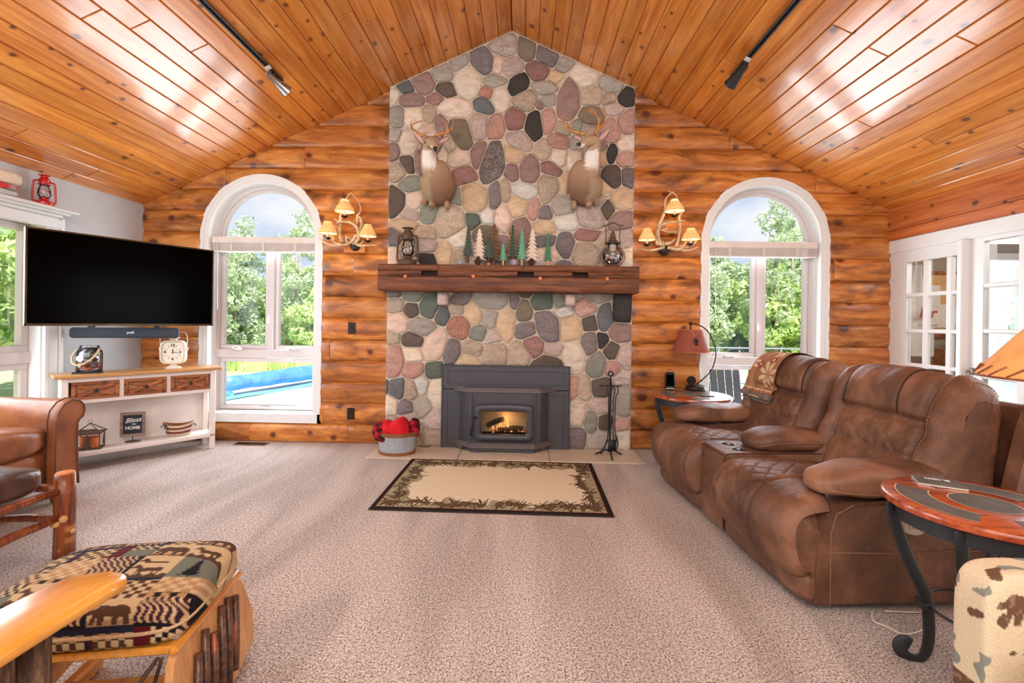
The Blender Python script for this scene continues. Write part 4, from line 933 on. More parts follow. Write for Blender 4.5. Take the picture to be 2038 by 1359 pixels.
wtree(1020,439,506,25,M['tg1'],'tall dark green carved fir right of the smallest tree',10,.75,M['hick'],.009,edge=M['lwood'],Y=SY+.04)
wtree(1038.4,449,512,19,M['tg2'],'mint green wooden fir on a pale trunk, left of the right-hand white fir',10,.72,M['lwood'],.0095,Y=SY-.02)
wtree(1059,447,513,26,M['twhite'],'cream white wooden fir behind the right-hand brown pine cone',8,.58,M['lwood'],0,Y=SY+.03)
wtree(1090.2,456.7,514,17,M['tg3'],'slim green wooden fir, rightmost on the mantel',10,.68,M['lwood'],.0095)
def pcone(px,r,h,mat,lab):
    p=aty(px,523,SY-.05); t=thing('pine_cone',lab,'pine cone',(p.x,SY-.06,SZ))
    m=MB().lathe([(.0,0),(r*.5,h*.1),(r*.6,h*.4),(r*.4,h*.8),(0,h)],10)
    for k in range(46):
        a=k*2.39996; f=k/46; z=h*(.08+.86*f); rr_=r*(.95*math.sin(math.pi*(.18+.74*f))+.08)
        c_=Vector((math.cos(a)*rr_,math.sin(a)*rr_,z+h*.05)); o_=Vector((math.cos(a),math.sin(a),.35)); s_=Vector((-math.sin(a),math.cos(a),0))
        q=r*.26; m.add([c_-o_*r*.5,c_-s_*q-o_*.1*r,c_+o_*q*.7,c_+s_*q-o_*.1*r,c_+Vector((0,0,-q*.6))],[(0,1,2,3),(1,4,2),(2,4,3),(0,4,1),(0,3,4)])
    m.build('scales',mat,t)
pcone(916.4,.030,.048,M['pconew'],'small frosted pine cone, leftmost on the mantel')
pcone(951.5,.036,.088,M['pcone'],'large brown pine cone before the left white fir')
pcone(1023.3,.032,.062,M['pconew'],'frosted brown-flecked pine cone before the tall dark fir')
pcone(1057.8,.034,.074,M['pcone'],'brown pine cone before the right-hand white fir')
pcone(1078.4,.030,.048,M['pconew'],'small frosted pine cone beside the rightmost fir')
# ================================================================ FIRE INSERT
st=thing('fireplace_insert','dark grey wood-burning fireplace insert with lit fire','fireplace',(0,0,0))
def PX(px,py,Y): p=aty(px,py,Y); return p.x,p.z
Yp=4.40
xa,za=PX(881,728,Yp); xb,zb=PX(1133,730,Yp); xs1,zs=PX(881,783,Yp)
zt=.812; zm=.585
Xa,Xb=-.772,.459
def panel(name,x0,x1,z0,z1,y0=Yp,y1=CF+.02,ins=.045,par=None):
    m=MB().box(x0,x1,y0,y1,z0,z1,bev=.004)
    o=m.build(name,M['stove'],par or st,auto=True)
    q=MB(); w_=.007
    for a in((x0+ins,x1-ins,z0+ins,z0+ins+w_),(x0+ins,x1-ins,z1-ins-w_,z1-ins),(x0+ins,x0+ins+w_,z0+ins,z1-ins),(x1-ins-w_,x1-ins,z0+ins,z1-ins)): q.box(a[0],a[1],y0-.004,y0+.002,a[2],a[3],bev=.002)
    q.build('moulding',M['stove'],o,auto=True); return o
panel('surround_panel',Xa,Xb,zm+.002,zt); panel('surround_panel',Xa,-.545,.0,zm-.002); panel('surround_panel',.225,Xb,0,zm-.002)
MB().box(Xb-.002,Xb+.012,Yp-.004,CF,0,zt,bev=.003).box(Xa-.010,Xa+.002,Yp-.004,CF,0,zt,bev=.003).box(Xa-.01,Xb+.012,Yp-.005,CF,zt-.003,zt+.010,bev=.003).build('surround_trim',M['stove'],st)
# firebox body: plan polygon
bx=[(-.585,Yp),(-.520,4.31),(-.52+.0,4.31),(.18,4.31),(.245,Yp)]
def planprism(mb,pts,z0,z1):
    n=len(pts); mb.add([(x,y,z0) for x,y in pts]+[(x,y,z1) for x,y in pts],[tuple(range(n)),tuple(range(2*n-1,n-1,-1))]+[(i,(i+1)%n,n+(i+1)%n,n+i) for i in range(n)])
g0,g1,gz0,gz1=PX(958,862,4.29)[0],PX(1047,862,4.29)[0],.185,.395
m=MB()
planprism(m,[(-.605,Yp),(-.530,4.305),(g0-.05,4.305),(g0-.05,Yp+.1)],.07,.575); planprism(m,[(g1+.05,Yp+.1),(g1+.05,4.305),(.185,4.305),(.262,Yp)],.07,.575)
m.box(g0-.051,g1+.051,4.305,Yp+.1,.07,gz0-.02).box(g0-.051,g1+.051,4.305,Yp+.1,gz1+.02,.575)
m.build('firebox',M['stove'],st,auto=True)
MB().box(g0-.055,g1+.055,4.62,4.64,gz0-.05,gz1+.05).box(g0-.055,g0-.045,4.31,4.63,gz0-.05,gz1+.05).box(g1+.045,g1+.055,4.31,4.63,gz0-.05,gz1+.05).box(g0-.055,g1+.055,4.31,4.63,gz0-.06,gz0-.02).box(g0-.055,g1+.055,4.31,4.63,gz1+.03,gz1+.05).build('fire_brick_lining',plain('firebrick',(120,104,88),.9,var=.2,scale=12),st)
m=MB(); planprism(m,[(-.665,Yp),(-.53,4.285),(.185,4.285),(.322,Yp)],.575,.598); planprism(m,[(-.64,Yp),(-.515,4.30),(.17,4.30),(.297,Yp)],.598,.615); m.build('top_ledge',M['stovel'],st,auto=True)
m=MB(); planprism(m,[(-.665,Yp),(-.475,4.225),(.130,4.225),(.322,Yp)],.060,.095); planprism(m,[(-.655,Yp),(-.47,4.24),(.125,4.24),(.312,Yp)],.095,.106); m.build('bottom_ledge',M['stovel'],st,auto=True)
m=MB(); planprism(m,[(-.63,Yp),(-.465,4.25),(.12,4.25),(.287,Yp)],.028,.06); m.box(-.47,-.38,4.245,Yp,.014,.04).box(.03,.12,4.245,Yp,.014,.04); m.build('base_skirt',M['stove'],st,auto=True)
for x,y,z in((-.585,4.335,.045),):
    MB().box(-.05,.03,-.004,.004,-.011,.011).build('air_control_plate',M['stovel'],st,loc=(x,y,z),rot=(0,0,R(-42))); MB().soft(.062,-.006,0,.02,.012,.026,k=3,n=3).build('air_control_knob',M['black'],st,True,loc=(x,y,z),rot=(0,0,R(-42)))
MB().box(-.03,.03,-.004,.004,-.010,.010).build('air_control_plate',M['stovel'],st,loc=(.21,4.325,.045),rot=(0,0,R(42)))
for s,x in((-1,-.487),(1,.145)):
    q=MB()
    for a in((x-.035,x+.035,.12,.127),(x-.035,x+.035,.54,.547),(x-.035,x-.028,.12,.547),(x+.028,x+.035,.12,.547)): q.box(a[0],a[1],4.300,4.307,a[2],a[3],bev=.002)
    q.build('side_moulding',M['stove'],st,auto=True)
MB().box(g0-.095,g0-.089,4.303,4.31,.10,.572).build('door_gap',M['black'],st); MB().box(g1+.089,g1+.095,4.303,4.31,.10,.572).build('door_gap',M['black'],st)
# door with rounded frame
def rring(cx_,cz,w_,h,r,n=6,arch=0):
    pts=[]
    for (sx,sz,a0) in((1,1,0),(-1,1,90),(-1,-1,180),(1,-1,270)):
        for i in range(n+1):
            a=R(a0+90*i/n); x=cx_+sx*(w_/2-r)+r*math.cos(a); z=cz+sz*(h/2-r)+r*math.sin(a)
            if sz>0: z+=arch*(1-((x-cx_)/(w_/2))**2)
            pts.append((x,z))
    # densify top edge
    return pts
cgx,cgz=(g0+g1)/2,(gz0+gz1)/2; Wd,Hd=(g1-g0),(gz1-gz0)
def ringloft(rings):
    m=MB(); n=len(rings[0][0]); 
    for pts,y in rings: m.v+=[(x,y,z) for x,z in pts]
    for k in range(len(rings)-1):
        for i in range(n): m.f.append((k*n+i,k*n+(i+1)%n,(k+1)*n+(i+1)%n,(k+1)*n+i))
    m.m=[0]*len(m.f); return m
def dens(P,k=5):
    out=[]
    for i in range(len(P)):
        a=P[i]; b=P[(i+1)%len(P)]; d=math.dist(a,b)
        out.append(a)
        if d>.06:
            for j in range(1,k): out.append((a[0]+(b[0]-a[0])*j/k,a[1]+(b[1]-a[1])*j/k))
    return out
def RR(dw,dh,r,ar):
    P=dens(rring(cgx,cgz,Wd+dw,Hd+dh,r)); return [(x,z+(ar*max(0,1-((x-cgx)/((Wd+dw)/2))**2) if z>cgz else 0)) for x,z in P]
dr=ringloft([(RR(.135,.125,.045,.014),4.300),(RR(.13,.12,.045,.014),4.262),(RR(.105,.095,.04,.013),4.252),(RR(.045,.04,.028,.006),4.252),(RR(.015,.012,.02,.003),4.262),(RR(.0,.0,.018,0),4.285)]).build('door_frame',M['stove'],st,True)
MB().box(g0-.005,g1+.005,4.283,4.287,gz0-.005,gz1+.008).build('door_glass',M['fglass'],dr)
m=MB(); m.tube([(0,0,0),(-.035,-.012,0)],.012,10); m.build('handle_pivot',M['iron'],dr,True,loc=(g0-.045,4.25,.342))
a=Vector((g0-.08,4.235,.345)); b=Vector((PX(937,862,4.2)[0],4.20,.185)); m=MB().tube([a,a.lerp(b,.15),a.lerp(b,.5),b],[.007,.008,.013,.012],10); m.build('door_handle',M['iron'],dr,True)
# logs and fire
fl=thing('fire_log',None,None); bpy.data.objects.remove(fl)
def flog(a,b,r,lab):
    t=thing('fire_log',lab,'log',(0,0,0)); MB().tube(spline([a,Vector(a).lerp(Vector(b),.5)+Vector((0,0,.008)),b],3),[r*1.05,r,r*.96,r,r*1.03,r,r*.9],9).build('charred_wood',plain('charred_wood',(70,56,46),.9,var=.5,scale=40,bump=1),t,True)
flog((-.33,4.44,.225),(-.17,4.40,.30),.024,'charred split log leaning in the burning fire, upper one'); flog((-.29,4.50,.21),(.02,4.46,.20),.03,'charred log lying low across the fire'); flog((-.22,4.40,.195),(-.03,4.42,.195),.022,'small charred log at the front of the fire')
fr2=MB(); rq=random.Random(8)
for k in range(13):
    x=-.15+rq.gauss(0,.055); y=4.44+rq.uniform(-.03,.05); h_=.085*math.exp(-((x+.15)/.07)**2)+.02+rq.uniform(-.01,.02); w_=rq.uniform(.006,.013); sw=rq.uniform(-.02,.02)
    P=[(x,y,.20),(x+sw*.3,y,.20+h_*.4),(x-sw*.3,y,.20+h_*.75),(x+sw,y,.20+h_)]; fr2.tube(spline(P,4),[w_*f for f in(.6,.85,1,1.05,1,.95,.85,.75,.62,.48,.32,.18,.02)],7)
s=MT('flame'); n_=s.noise(s.coord(),16,3); c_=s.ramp(n_,[(.35,(1,.30,.03)),(.5,(1,.55,.16)),(.68,(1,.85,.5))]); s.color((0,0,0)); s.l(c_,s.b.inputs['Emission Color']); s.b.inputs['Emission Strength'].default_value=1.9
t=thing('fire','orange and white flames burning behind the stove glass','fire',(0,0,0)); tag(fr2.build('flames',s.m,t,True),kind='stuff')
m=MB(); 
for k in range(60): m.soft(rq.uniform(-.30,.02),rq.uniform(4.38,4.54),.175+rq.uniform(0,.02),.03,.03,.02,k=2,n=1)
s=MT('embers',.9); n_=s.noise(s.coord(),24,3); s.color(sr((70,52,42))); s.l(s.ramp(n_,[(.5,(0,0,0)),(.62,(1,.32,.05))]),s.b.inputs['Emission Color']); s.b.inputs['Emission Strength'].default_value=2.2
tag(m.build('embers',s.m,t),kind='stuff')
l=bpy.data.lights.new('fire_light','POINT'); l.energy=1.2; l.color=(1,.55,.2); l.shadow_soft_size=.05; o=bpy.data.objects.new('fire_light',l); C.objects.link(o); o.location=(-.15,4.38,.30)
# ================================================================ HEARTH THINGS
# bucket with blankets
p=atz(791,903,.014); t=thing('metal_tub','oval galvanised tub with rusty rims beside the fireplace','tub',(-1.155,4.20,.014))
MB().lathe([(.150,0),(.155,.0),(.160,.014),(.160,.018),(.183,.185),(.196,.19),(.19,.19),(.150,.02),(.0,.02)],32,sx=1,sy=.78).build('tub_body',M['galv'],t,auto=True)
rm=plain('tub_rust',(140,88,50),.6,.2,var=.2)
m=MB()
for r_,z,w_ in((.187,.188,.016),(.161,.012,.014)): m.lathe([(r_,z-w_),(r_+.008,z-w_),(r_+.010,z+w_),(r_+.002,z+w_)],32,sx=1,sy=.78)
m.build('rim_band',rm,t,auto=True)
for s in(-1,1): MB().tube(spline([(s*.185,-.04,.16),(s*.215,-.03,.15),(s*.215,.03,.15),(s*.185,.04,.16)],4),.006,6).build('handle',rm,t)
def plaidf(co):
    x,y,z=co; a=int(math.floor((x+z*.6)*22))%2; b=int(math.floor((z-x*.3+y)*22))%2
    return (sr((28,20,24)) if a and b else (sr((120,18,30)) if a or b else sr((190,30,44))))
bt=thing('plaid_blanket','red and black buffalo plaid blanket bundled in the tub','blanket',(-1.155,4.20,.2))
plm=vcmat('plaid')
for a_,b_ in (((-.14,-.01,.03),(.17,.17,.15)),((.155,.02,.045),(.10,.15,.18)),((-.11,-.07,-.01),(.16,.12,.12))):
    m=MB().soft(*a_,*b_,k=2.3,n=10,fn=lambda v:v+v.normalized()*.014*mnoise.noise(v*22)); me=m.mesh('plaid_cloth',True); vcol(me,plaidf); link('cloth_fold',me,plm,bt)
rb=thing('red_fleece_blanket','bright red fleece blanket stuffed in the middle of the tub','blanket',(-1.155,4.20,.2))
m=MB(); m.soft(.0,-.025,.035,.25,.22,.19,k=3,n=14,fn=lambda v:v+Vector((0,0,.02*math.sin(v.x*38)))*(v.z>0)+v.normalized()*.012*mnoise.noise(v*16)); m.build('cloth',M['blanketR'],rb,True)
t=thing('power_cord','thin dark cord lying from the tub to the stone wall','cord',(0,0,.014)); MB().tube(spline([atz(826,880,.02),atz(838,888,.02),atz(850,889,.02),atz(862,886,.02),atz(872,886,.02)],5),.004,6).build('cable',M['rust'],t); t.location=(0,0,0)
# fire tools
t=thing('fireplace_tools','black wrought iron fireplace tool set on a three-legged stand','tool set',(.825,4.22,.014))
m=MB().cyl((0,0,.04),(0,0,.72),.009,n=8); m.tube([(.022*math.cos(a),0,.765+.022*math.sin(a)) for a in[2*math.pi*i/16 for i in range(17)]],.007,6); m.cyl((0,0,.72),(0,0,.745),.006); m.build('stand_pole',M['iron'],t,True)
for a in(-90,25,155):
    c_,s_=math.cos(R(a)),math.sin(R(a)); MB().tube(spline([(0,0,.055),(c_*.05,s_*.05,.05),(c_*.10,s_*.10,.02),(c_*.135,s_*.135,.004)],5),.008,6).build('foot',M['iron'],t,True)
m=MB().tube(spline([(-.10,0,.665),(-.085,0,.650),(0,0,.655),(.085,0,.650),(.10,0,.665)],4),.006,6); m.build('hanger_bar',M['iron'],t,True)
for x,nm in((-.028,'poker'),(.030,'shovel'),(.0,'brush'),(.055,'tongs')):
    mm=MB(); mm.tube(spline([(x,-.02,.655),(x*1.2,-.03,.60),(x*.8,-.03,.55),(x*.7,-.025,.30),(x*1.0,-.03,.14)],4),[.0055]*17,6)
    if nm=='poker': mm.tube(spline([(-.028,-.03,.16),(-.05,-.03,.10),(-.085,-.03,.03)],4),[.008]*6+[.012]*3,5)
    if nm=='shovel': mm.box(-.02,.05,-.036,-.03,.06,.16)
    if nm=='brush': 
        for k in range(6): mm.tube([(0,-.03,.15),(-.025+k*.01,-.03,.05)],.004,4)
    if nm=='tongs': mm.tube(spline([(.05,-.03,.2),(.07,-.03,.13),(.05,-.03,.06)],4),.005,5)
    mm.build(nm,M['iron'],t,True)
# wall plates
for px,py,lab,nm in((700,653,'dark bronze switch plate on the log wall left of the chimney','switch_plate'),(698,823,'dark bronze outlet plate low on the log wall left of the chimney','outlet_plate')):
    p=aty(px,py,4.50); t=thing(nm,lab,'switch' if nm[0]=='s' else 'outlet',(p.x,4.503,p.z))
    MB().box(-.036,.036,-.008,.0,-.058,.058,bev=.004).build('plate',M['bronze'],t)
    if nm[0]=='s': MB().box(-.006,.006,-.022,-.006,-.012,.014,bev=.002).build('toggle',M['black'],t)
    else:
        for z in(-.024,.024): MB().box(-.017,.017,-.011,-.006,z-.015,z+.015,bev=.004).build('socket',M['black'],t)
p=atz(500,884); t=thing('floor_vent','bronze floor register in the carpet under the left window','vent',(p.x,p.y,0)); m=MB().box(-.16,.16,-.05,.05,0,.006); m.build('frame',M['vent'],t); m=MB()
for k in range(20): m.box(-.15+k*.015,-.143+k*.015,-.038,.038,.006,.009)
m.build('louvres',M['bronze'],t)
# ================================================================ RUG
rt_=thing('rug','cream rug with dark pine branch and pinecone border','rug',(-.185,3.478,0),R(-1.0))
rw,rh=.80,.545; rg3=random.Random(12)
cones=[];twigs=[]
def along(k,n): return k/n
per=[]
for i in range(22): per.append((-rw+.09+ (2*rw-.18)*i/21, -rh+.115)); per.append((-rw+.09+(2*rw-.18)*i/21, rh-.105))
for i in range(13): per.append((-rw+.12,-rh+.1+(2*rh-.2)*i/12)); per.append((rw-.12,-rh+.1+(2*rh-.2)*i/12))
for x,y in per:
    x+=rg3.uniform(-.03,.03); y+=rg3.uniform(-.03,.03); cones.append((x,y,rg3.uniform(.018,.03),rg3.uniform(.034,.055),rg3.uniform(0,3.14)))
    for _ in range(7):
        a=rg3.uniform(0,6.28); l_=rg3.uniform(.05,.12); twigs.append((x,y,x+math.cos(a)*l_,y+math.sin(a)*l_,rg3.choice((0,0,1,2))))
nx_,ny_=400,272; xs_=np.linspace(-rw,rw,nx_+1); ys_=np.linspace(-rh,rh,ny_+1); XX,YY=np.meshgrid(xs_,ys_); 
col=np.empty(XX.shape+(3,)); rgn=np.random.default_rng(1); base=np.array(sr((222,204,174))); col[:]=base; 
edge=np.minimum(rw-np.abs(XX),rh-np.abs(YY)); nz_=rgn.random(XX.shape)
wob=.155+.03*np.sin(XX*17)+.03*np.sin(YY*19+1)+.02*np.sin(XX*41+YY*13); inb=edge<wob
pal=[np.array(sr(c)) for c in((168,158,124),(140,134,104),(196,180,146),(112,104,80))]
for th_,pc_ in((0,0),(.35,1),(.6,2),(.85,3)): col[inb&(nz_>th_)]=pal[pc_]
tc_=[sr((62,62,46)),sr((88,50,38)),sr((58,42,32))]
for x0,y0,x1,y1,k in twigs:
    t_=((XX-x0)*(x1-x0)+(YY-y0)*(y1-y0))/((x1-x0)**2+(y1-y0)**2); t_=np.clip(t_,0,1); d_=np.hypot(XX-x0-t_*(x1-x0),YY-y0-t_*(y1-y0)); col[d_<.0042]=tc_[k]
for x,y,a,b,th_ in cones:
    u=(XX-x)*math.cos(th_)+(YY-y)*math.sin(th_); v_=-(XX-x)*math.sin(th_)+(YY-y)*math.cos(th_); q=(u/b)**2+(v_/a)**2
    col[q<1]=sr((66,48,38)); col[(q<.8)&((np.floor(u*110)+np.floor(v_*110))%2==0)]=sr((128,104,78))
col[edge<.034]=sr((44,36,34)); col[(edge>=.034)&(edge<.040)]=sr((150,60,60)); 
Z=.012+.0015*nz_; Z[edge<.012]=.010; Z[edge<.002]=.001
vs=np.stack([XX,YY,Z],-1).reshape(-1,3); me=bpy.data.meshes.new('rug'); n1=nx_+1
ii=(np.arange(ny_)[:,None]*n1+np.arange(nx_)[None,:]).ravel(); fs=np.stack([ii,ii+1,ii+1+n1,ii+n1],1)
me.vertices.add(len(vs)); me.vertices.foreach_set('co',vs.ravel()); me.loops.add(len(fs)*4); me.loops.foreach_set('vertex_index',fs.ravel().astype(np.int32)); me.polygons.add(len(fs)); me.polygons.foreach_set('loop_start',np.arange(0,len(fs)*4,4,dtype=np.int32)); me.polygons.foreach_set('loop_total',np.full(len(fs),4,dtype=np.int32)); me.update()
ca=me.color_attributes.new('Col','FLOAT_COLOR','POINT'); ca.data.foreach_set('color',np.concatenate([col,np.ones(col.shape[:2]+(1,))],-1).astype(np.float32).ravel())
link('pile',me,vcmat('rug_pile',.95,.4,300,.05),rt_)
MB().box(-rw-.004,rw+.004,-rh-.004,rh+.004,0,.008,bev=.003).build('bound_edge',plain('rug_binding',(44,34,34),.9),rt_)
# ================================================================ TV CORNER
tl=Vector((-3.598,3.18,0)); tr_=Vector((-2.968,4.26,0)); dv=(tr_-tl); ln_=dv.length; ang=math.atan2(dv.y,dv.x)
t=thing('television','large flat black television angled across the left corner','television',(*((tl+tr_)/2)[:2],1.53),ang)
h2=.360
MB().box(-ln_/2+.012,ln_/2-.012,-.006,.0,-h2+.018,h2-.010).build('screen',M['screen'],t)
tvb=plain('tv_bezel',(84,66,44),.22,.8,var=.4,scale=6)  # brown mottling paints the reflected timber into the bezel colour
m=MB().box(-ln_/2,ln_/2,-.010,.03,h2-.012,h2).box(-ln_/2,ln_/2,-.010,.03,-h2,-h2+.018).box(-ln_/2,-ln_/2+.012,-.010,.03,-h2,h2).box(ln_/2-.012,ln_/2,-.010,.03,-h2,h2); m.build('bezel',tvb,t)
MB().box(-ln_/2+.01,ln_/2-.01,.0,.035,-h2+.01,h2-.01).box(-.35,.35,.035,.07,-.22,.2,bev=.02).build('rear_housing',M['black'],t)
MB().box(-.2,.2,.07,.09,-.15,.15).tube([(0,.09,0),(.15,.22,0),(.0,.36,0)],.02,8).build('wall_bracket',M['iron'],t,True)
sb0=aty(140,660,3.74); sb1=aty(356,661,4.02); dv=sb1-sb0; a2=math.atan2(dv.y,dv.x); L_=math.hypot(dv.x,dv.y)
t=thing('soundbar','dark grey fabric soundbar mounted under the television','soundbar',(*((sb0+sb1)/2)[:2],1.105),a2)
MB().box(-L_/2,L_/2,-.03,.04,-.045,.045,bev=.016).build('body',plain('speaker_cloth',(52,58,66),.85,var=.15,scale=200,bump=.4),t,auto=True)
link('logo',text_me('polk',.030,TR(.04,-.032,.004,R(90),0,0),shear=.2,ext=.001,bold=.0006),M['chalkw'],t)
for x in(-.25,.22): MB().box(x-.02,x+.02,-.0,.03,.045,.09).build('mount_strap',M['iron'],t)
# console
P0=Vector((-3.60,3.449,0)); P1=Vector((-2.922,4.256,0)); e1=(P1-P0).normalized(); a3=math.atan2(e1.y,e1.x); LL=(P1-P0).length
CM=Matrix.Translation(P0)@Matrix.Rotation(a3,4,'Z')
t=thing('console_table','whitewashed console table with oak top and three cross-braced drawers','console',P0,a3)
D_=.27; HT=.752
for x,y,nm in((.0,0,''),(LL-.045,0,''),(0,D_-.045,''),(LL-.045,D_-.045,'')): MB().box(x,x+.045,y,y+.045,0,HT,bev=.004).build('leg',M['whitewash'],t)
MB().box(-.045,LL+.045,-.03,D_+.02,HT,HT+.026,bev=.004).build('table_top',M['oak'],t)
m=MB().box(.04,LL-.04,.006,.03,HT-.035,HT).box(.04,LL-.04,.006,.03,.545,.575).box(.04,LL-.04,D_-.03,D_-.01,.545,HT).box(0.01,.035,.04,D_-.04,.545,HT).box(LL-.035,LL-.01,.04,D_-.04,.545,HT)
dw=(LL-.09)/3
for k in(1,2): m.box(.045+k*dw-.014,.045+k*dw+.014,.006,.03,.57,HT-.03)
m.build('apron_frame',M['whitewash'],t)
MB().box(.0,LL,.0,D_,.115,.150,bev=.004).build('lower_shelf',M['whitewash'],t)
for k in range(3):
    a=.045+k*dw+.016; b=.045+(k+1)*dw-.016; z0_,z1_=.577,HT-.037; d=MB().box(a,b,.026,.2,z0_,z1_).build('drawer',M['drawerp'],t)
    fm=MB()
    for q in((a,b,z0_,z0_+.022),(a,b,z1_-.022,z1_),(a,a+.024,z0_+.022,z1_-.022),(b-.024,b,z0_+.022,z1_-.022)): fm.box(q[0],q[1],-.004,.03,q[2],q[3],bev=.002)
    cx_,cz=(a+b)/2,(z0_+z1_)/2; W2,H2=(b-a)/2-.024,(z1_-z0_)/2-.022; an=math.atan2(H2,W2); hl=math.hypot(W2,H2)
    fm.build('drawer_frame',M['drawer'],d)
    for s in(-1,1): MB().box(-hl+.008,hl-.008,-.001+.001*s,.03,-.0125,.0125,TR(cx_,.001,cz,0,s*an,0)).build('cross_brace',M['drawer'],d)
    m=MB().cyl((cx_,0,cz),(cx_,-.018,cz),.006,n=8); m.soft(cx_,-.022,cz,.028,.018,.028,k=2.5,n=4); m.build('knob',M['iron'],d,True)
MB().box(.045,LL-.045,D_-.018,D_-.012,.15,.545).build('back_panel',M['whitewash'],t)
def onc(px,py,z,shrink=0):
    p=atz(px,py,z); return p
def cpos(u,v,z): return CM@Vector((u,v,z))
TZ=HT+.026
# u along console from pixel -> solve on line v
def cu(px,v,z):
    best=None
    for i in range(400):
        u=-.05+i*(LL+.1)/399; p=cpos(u,v,z); ct,st_=math.cos(YAW),math.sin(YAW); xr=p.x*ct+p.y*st_; yr=-p.x*st_+p.y*ct; u2=xr/yr*F_PX; v2=-(p.z-EYE)/yr*F_PX
        X=CX+u2*math.cos(ROLL)-v2*math.sin(ROLL)
        if best is None or abs(X-px)<best[0]: best=(abs(X-px),u)
    return best[1]
p=cpos(cu(177,.10,TZ),.10,TZ); t=thing('rope_handled_jar','glass jar with rope handle filled with potpourri and pine cones on the console','jar',p)
MB().box(-.085,.075,-.07,.07,0,.014,TR(-.005,0,0,0,0,R(30))).build('coaster',M['black'],t)
MB().lathe([(.0,.015),(.078,.015),(.084,.025),(.085,.16),(.080,.185),(.062,.20),(.058,.206)],32).lathe([(.058,.206),(.062,.21),(.062,.225),(.058,.228)],32).build('glass_body',M['jar'],t,True)
MB().lathe([(.0605,.200),(.065,.201),(.065,.208),(.0605,.209)],32).soft(-.075,0,.205,.03,.012,.014,n=2).soft(.075,0,.205,.03,.012,.014,n=2).build('wire_collar',M['black'],t,auto=True)
MB().tube(spline([(-.078,-.03,.19),(-.075,-.07,.14),(-.035,-.105,.09),(.03,-.110,.075),(.078,-.08,.11),(.095,-.035,.16),(.085,-.0,.20)],6),.0068,8).build('rope_handle',M['rope'],t,True)
rq=random.Random(4); fm_=[plain('potpourri_a',(190,96,66),.8,var=.3),plain('potpourri_b',(96,70,60),.8,var=.4),plain('potpourri_c',(150,140,148),.8,var=.3),M['tg3']]
for j,cnt in enumerate((22,22,16,6)):
    m=MB()
    for k in range(cnt):
        r_=.058*math.sqrt(rq.random()); a=rq.random()*6.28; z=.035+rq.random()*(.05 if j==0 else .14)+(.02 if j else 0); m.soft(r_*math.cos(a),r_*math.sin(a),z,.034,.034,.03,k=2,n=2)
    tag(m.build('potpourri',fm_[j],t,True),kind='stuff')
MB().soft(0,-.083,.125,.065,.008,.05,k=2,n=5,fn=lambda v:v+Vector((0,.4*abs(v.x)**1.6,0))).build('white_print',M['pconew'],t,True)
# clock
p=cpos(cu(345,.12,TZ),.12,TZ); t=thing('lantern_clock','cream white lantern-shaped table clock with square face on the console','clock',p,a3-R(28))
MB().lathe([(.065,0),(.066,.006),(.05,.016),(.03,.024),(.024,.034),(.026,.04)],24,sy=.7).build('foot',M['cream'],t,auto=True)
def sq(w_,h,k=4,n=48): return [(w_*math.copysign(abs(math.cos(a))**(2/k),math.cos(a)),h*math.copysign(abs(math.sin(a))**(2/k),math.sin(a))) for a in[2*math.pi*i/n for i in range(n)]]
zc=.148
m=MB(); rings=[(sq(.098,.108,4.2),.03),(sq(.10,.11,4.2),.0),(sq(.098,.108,4.2),-.035),(sq(.086,.096,4.2),-.042),(sq(.08,.09,4),-.030)]
n=48
for P,y in rings: m.v+=[(x,y,z+zc) for x,z in P]
for k in range(4):
    for i in range(n): m.f.append((k*n+i,k*n+(i+1)%n,(k+1)*n+(i+1)%n,(k+1)*n+i))
m.f.append(tuple(range(n))); m.m=[0]*len(m.f); m.build('case',M['cream'],t,auto=True)
MB().prism([(x,z+zc) for x,z in sq(.081,.091,4)],-.028,-.026).build('dial',M['paper'],t)
for s_,x,z in(('12',0,.062),('3',.058,0),('6',0,-.062),('9',-.058,0)): link('numeral',text_me(s_,.034 if s_!='12' else .036,TR(x,-.0295,zc+z,R(90),0,0),ext=.0006,bold=.0012),M['ink'],t)
m=MB()
for k in range(12):
    if k%3==0: continue
    a=R(90-30*k); r0=.047; r1=.072; m.box(r0,r1,-.030,-.0285,-.001,.001,TR(0,0,zc,0,-a,0))
m.build('hour_ticks',M['ink'],t)
m=MB().box(-.008,.045,-.033,-.031,-.002,.002,TR(0,0,zc,0,R(3),0)).box(-.01,.030,-.033,-.031,-.0028,.0028,TR(0,0,zc,0,-R(88),0)); m.cyl((0,-.03,zc),(0,-.035,zc),.004,n=8); m.build('clock_hands',M['ink'],t)
MB().lathe([(.028,.255),(.030,.268),(.048,.280),(.045,.284),(.022,.296),(.016,.312),(.008,.318),(.0,.32)],20).build('lantern_cap',M['cream'],t,auto=True)
m=MB().tube(spline([(-.10,0,.18),(-.105,0,.27),(-.092,0,.322),(-.06,0,.332),(0,0,.334),(.06,0,.332),(.092,0,.322),(.105,0,.27),(.10,0,.18)],5),.0035,6)
m.tube([(.010*math.cos(a),0,.342+.010*math.sin(a)) for a in[2*math.pi*i/12 for i in range(13)]],.0028,5); m.box(-.112,-.094,-.006,.006,.165,.19).box(.094,.112,-.006,.006,.165,.19); m.build('bail_handle',M['cream'],t,auto=True)
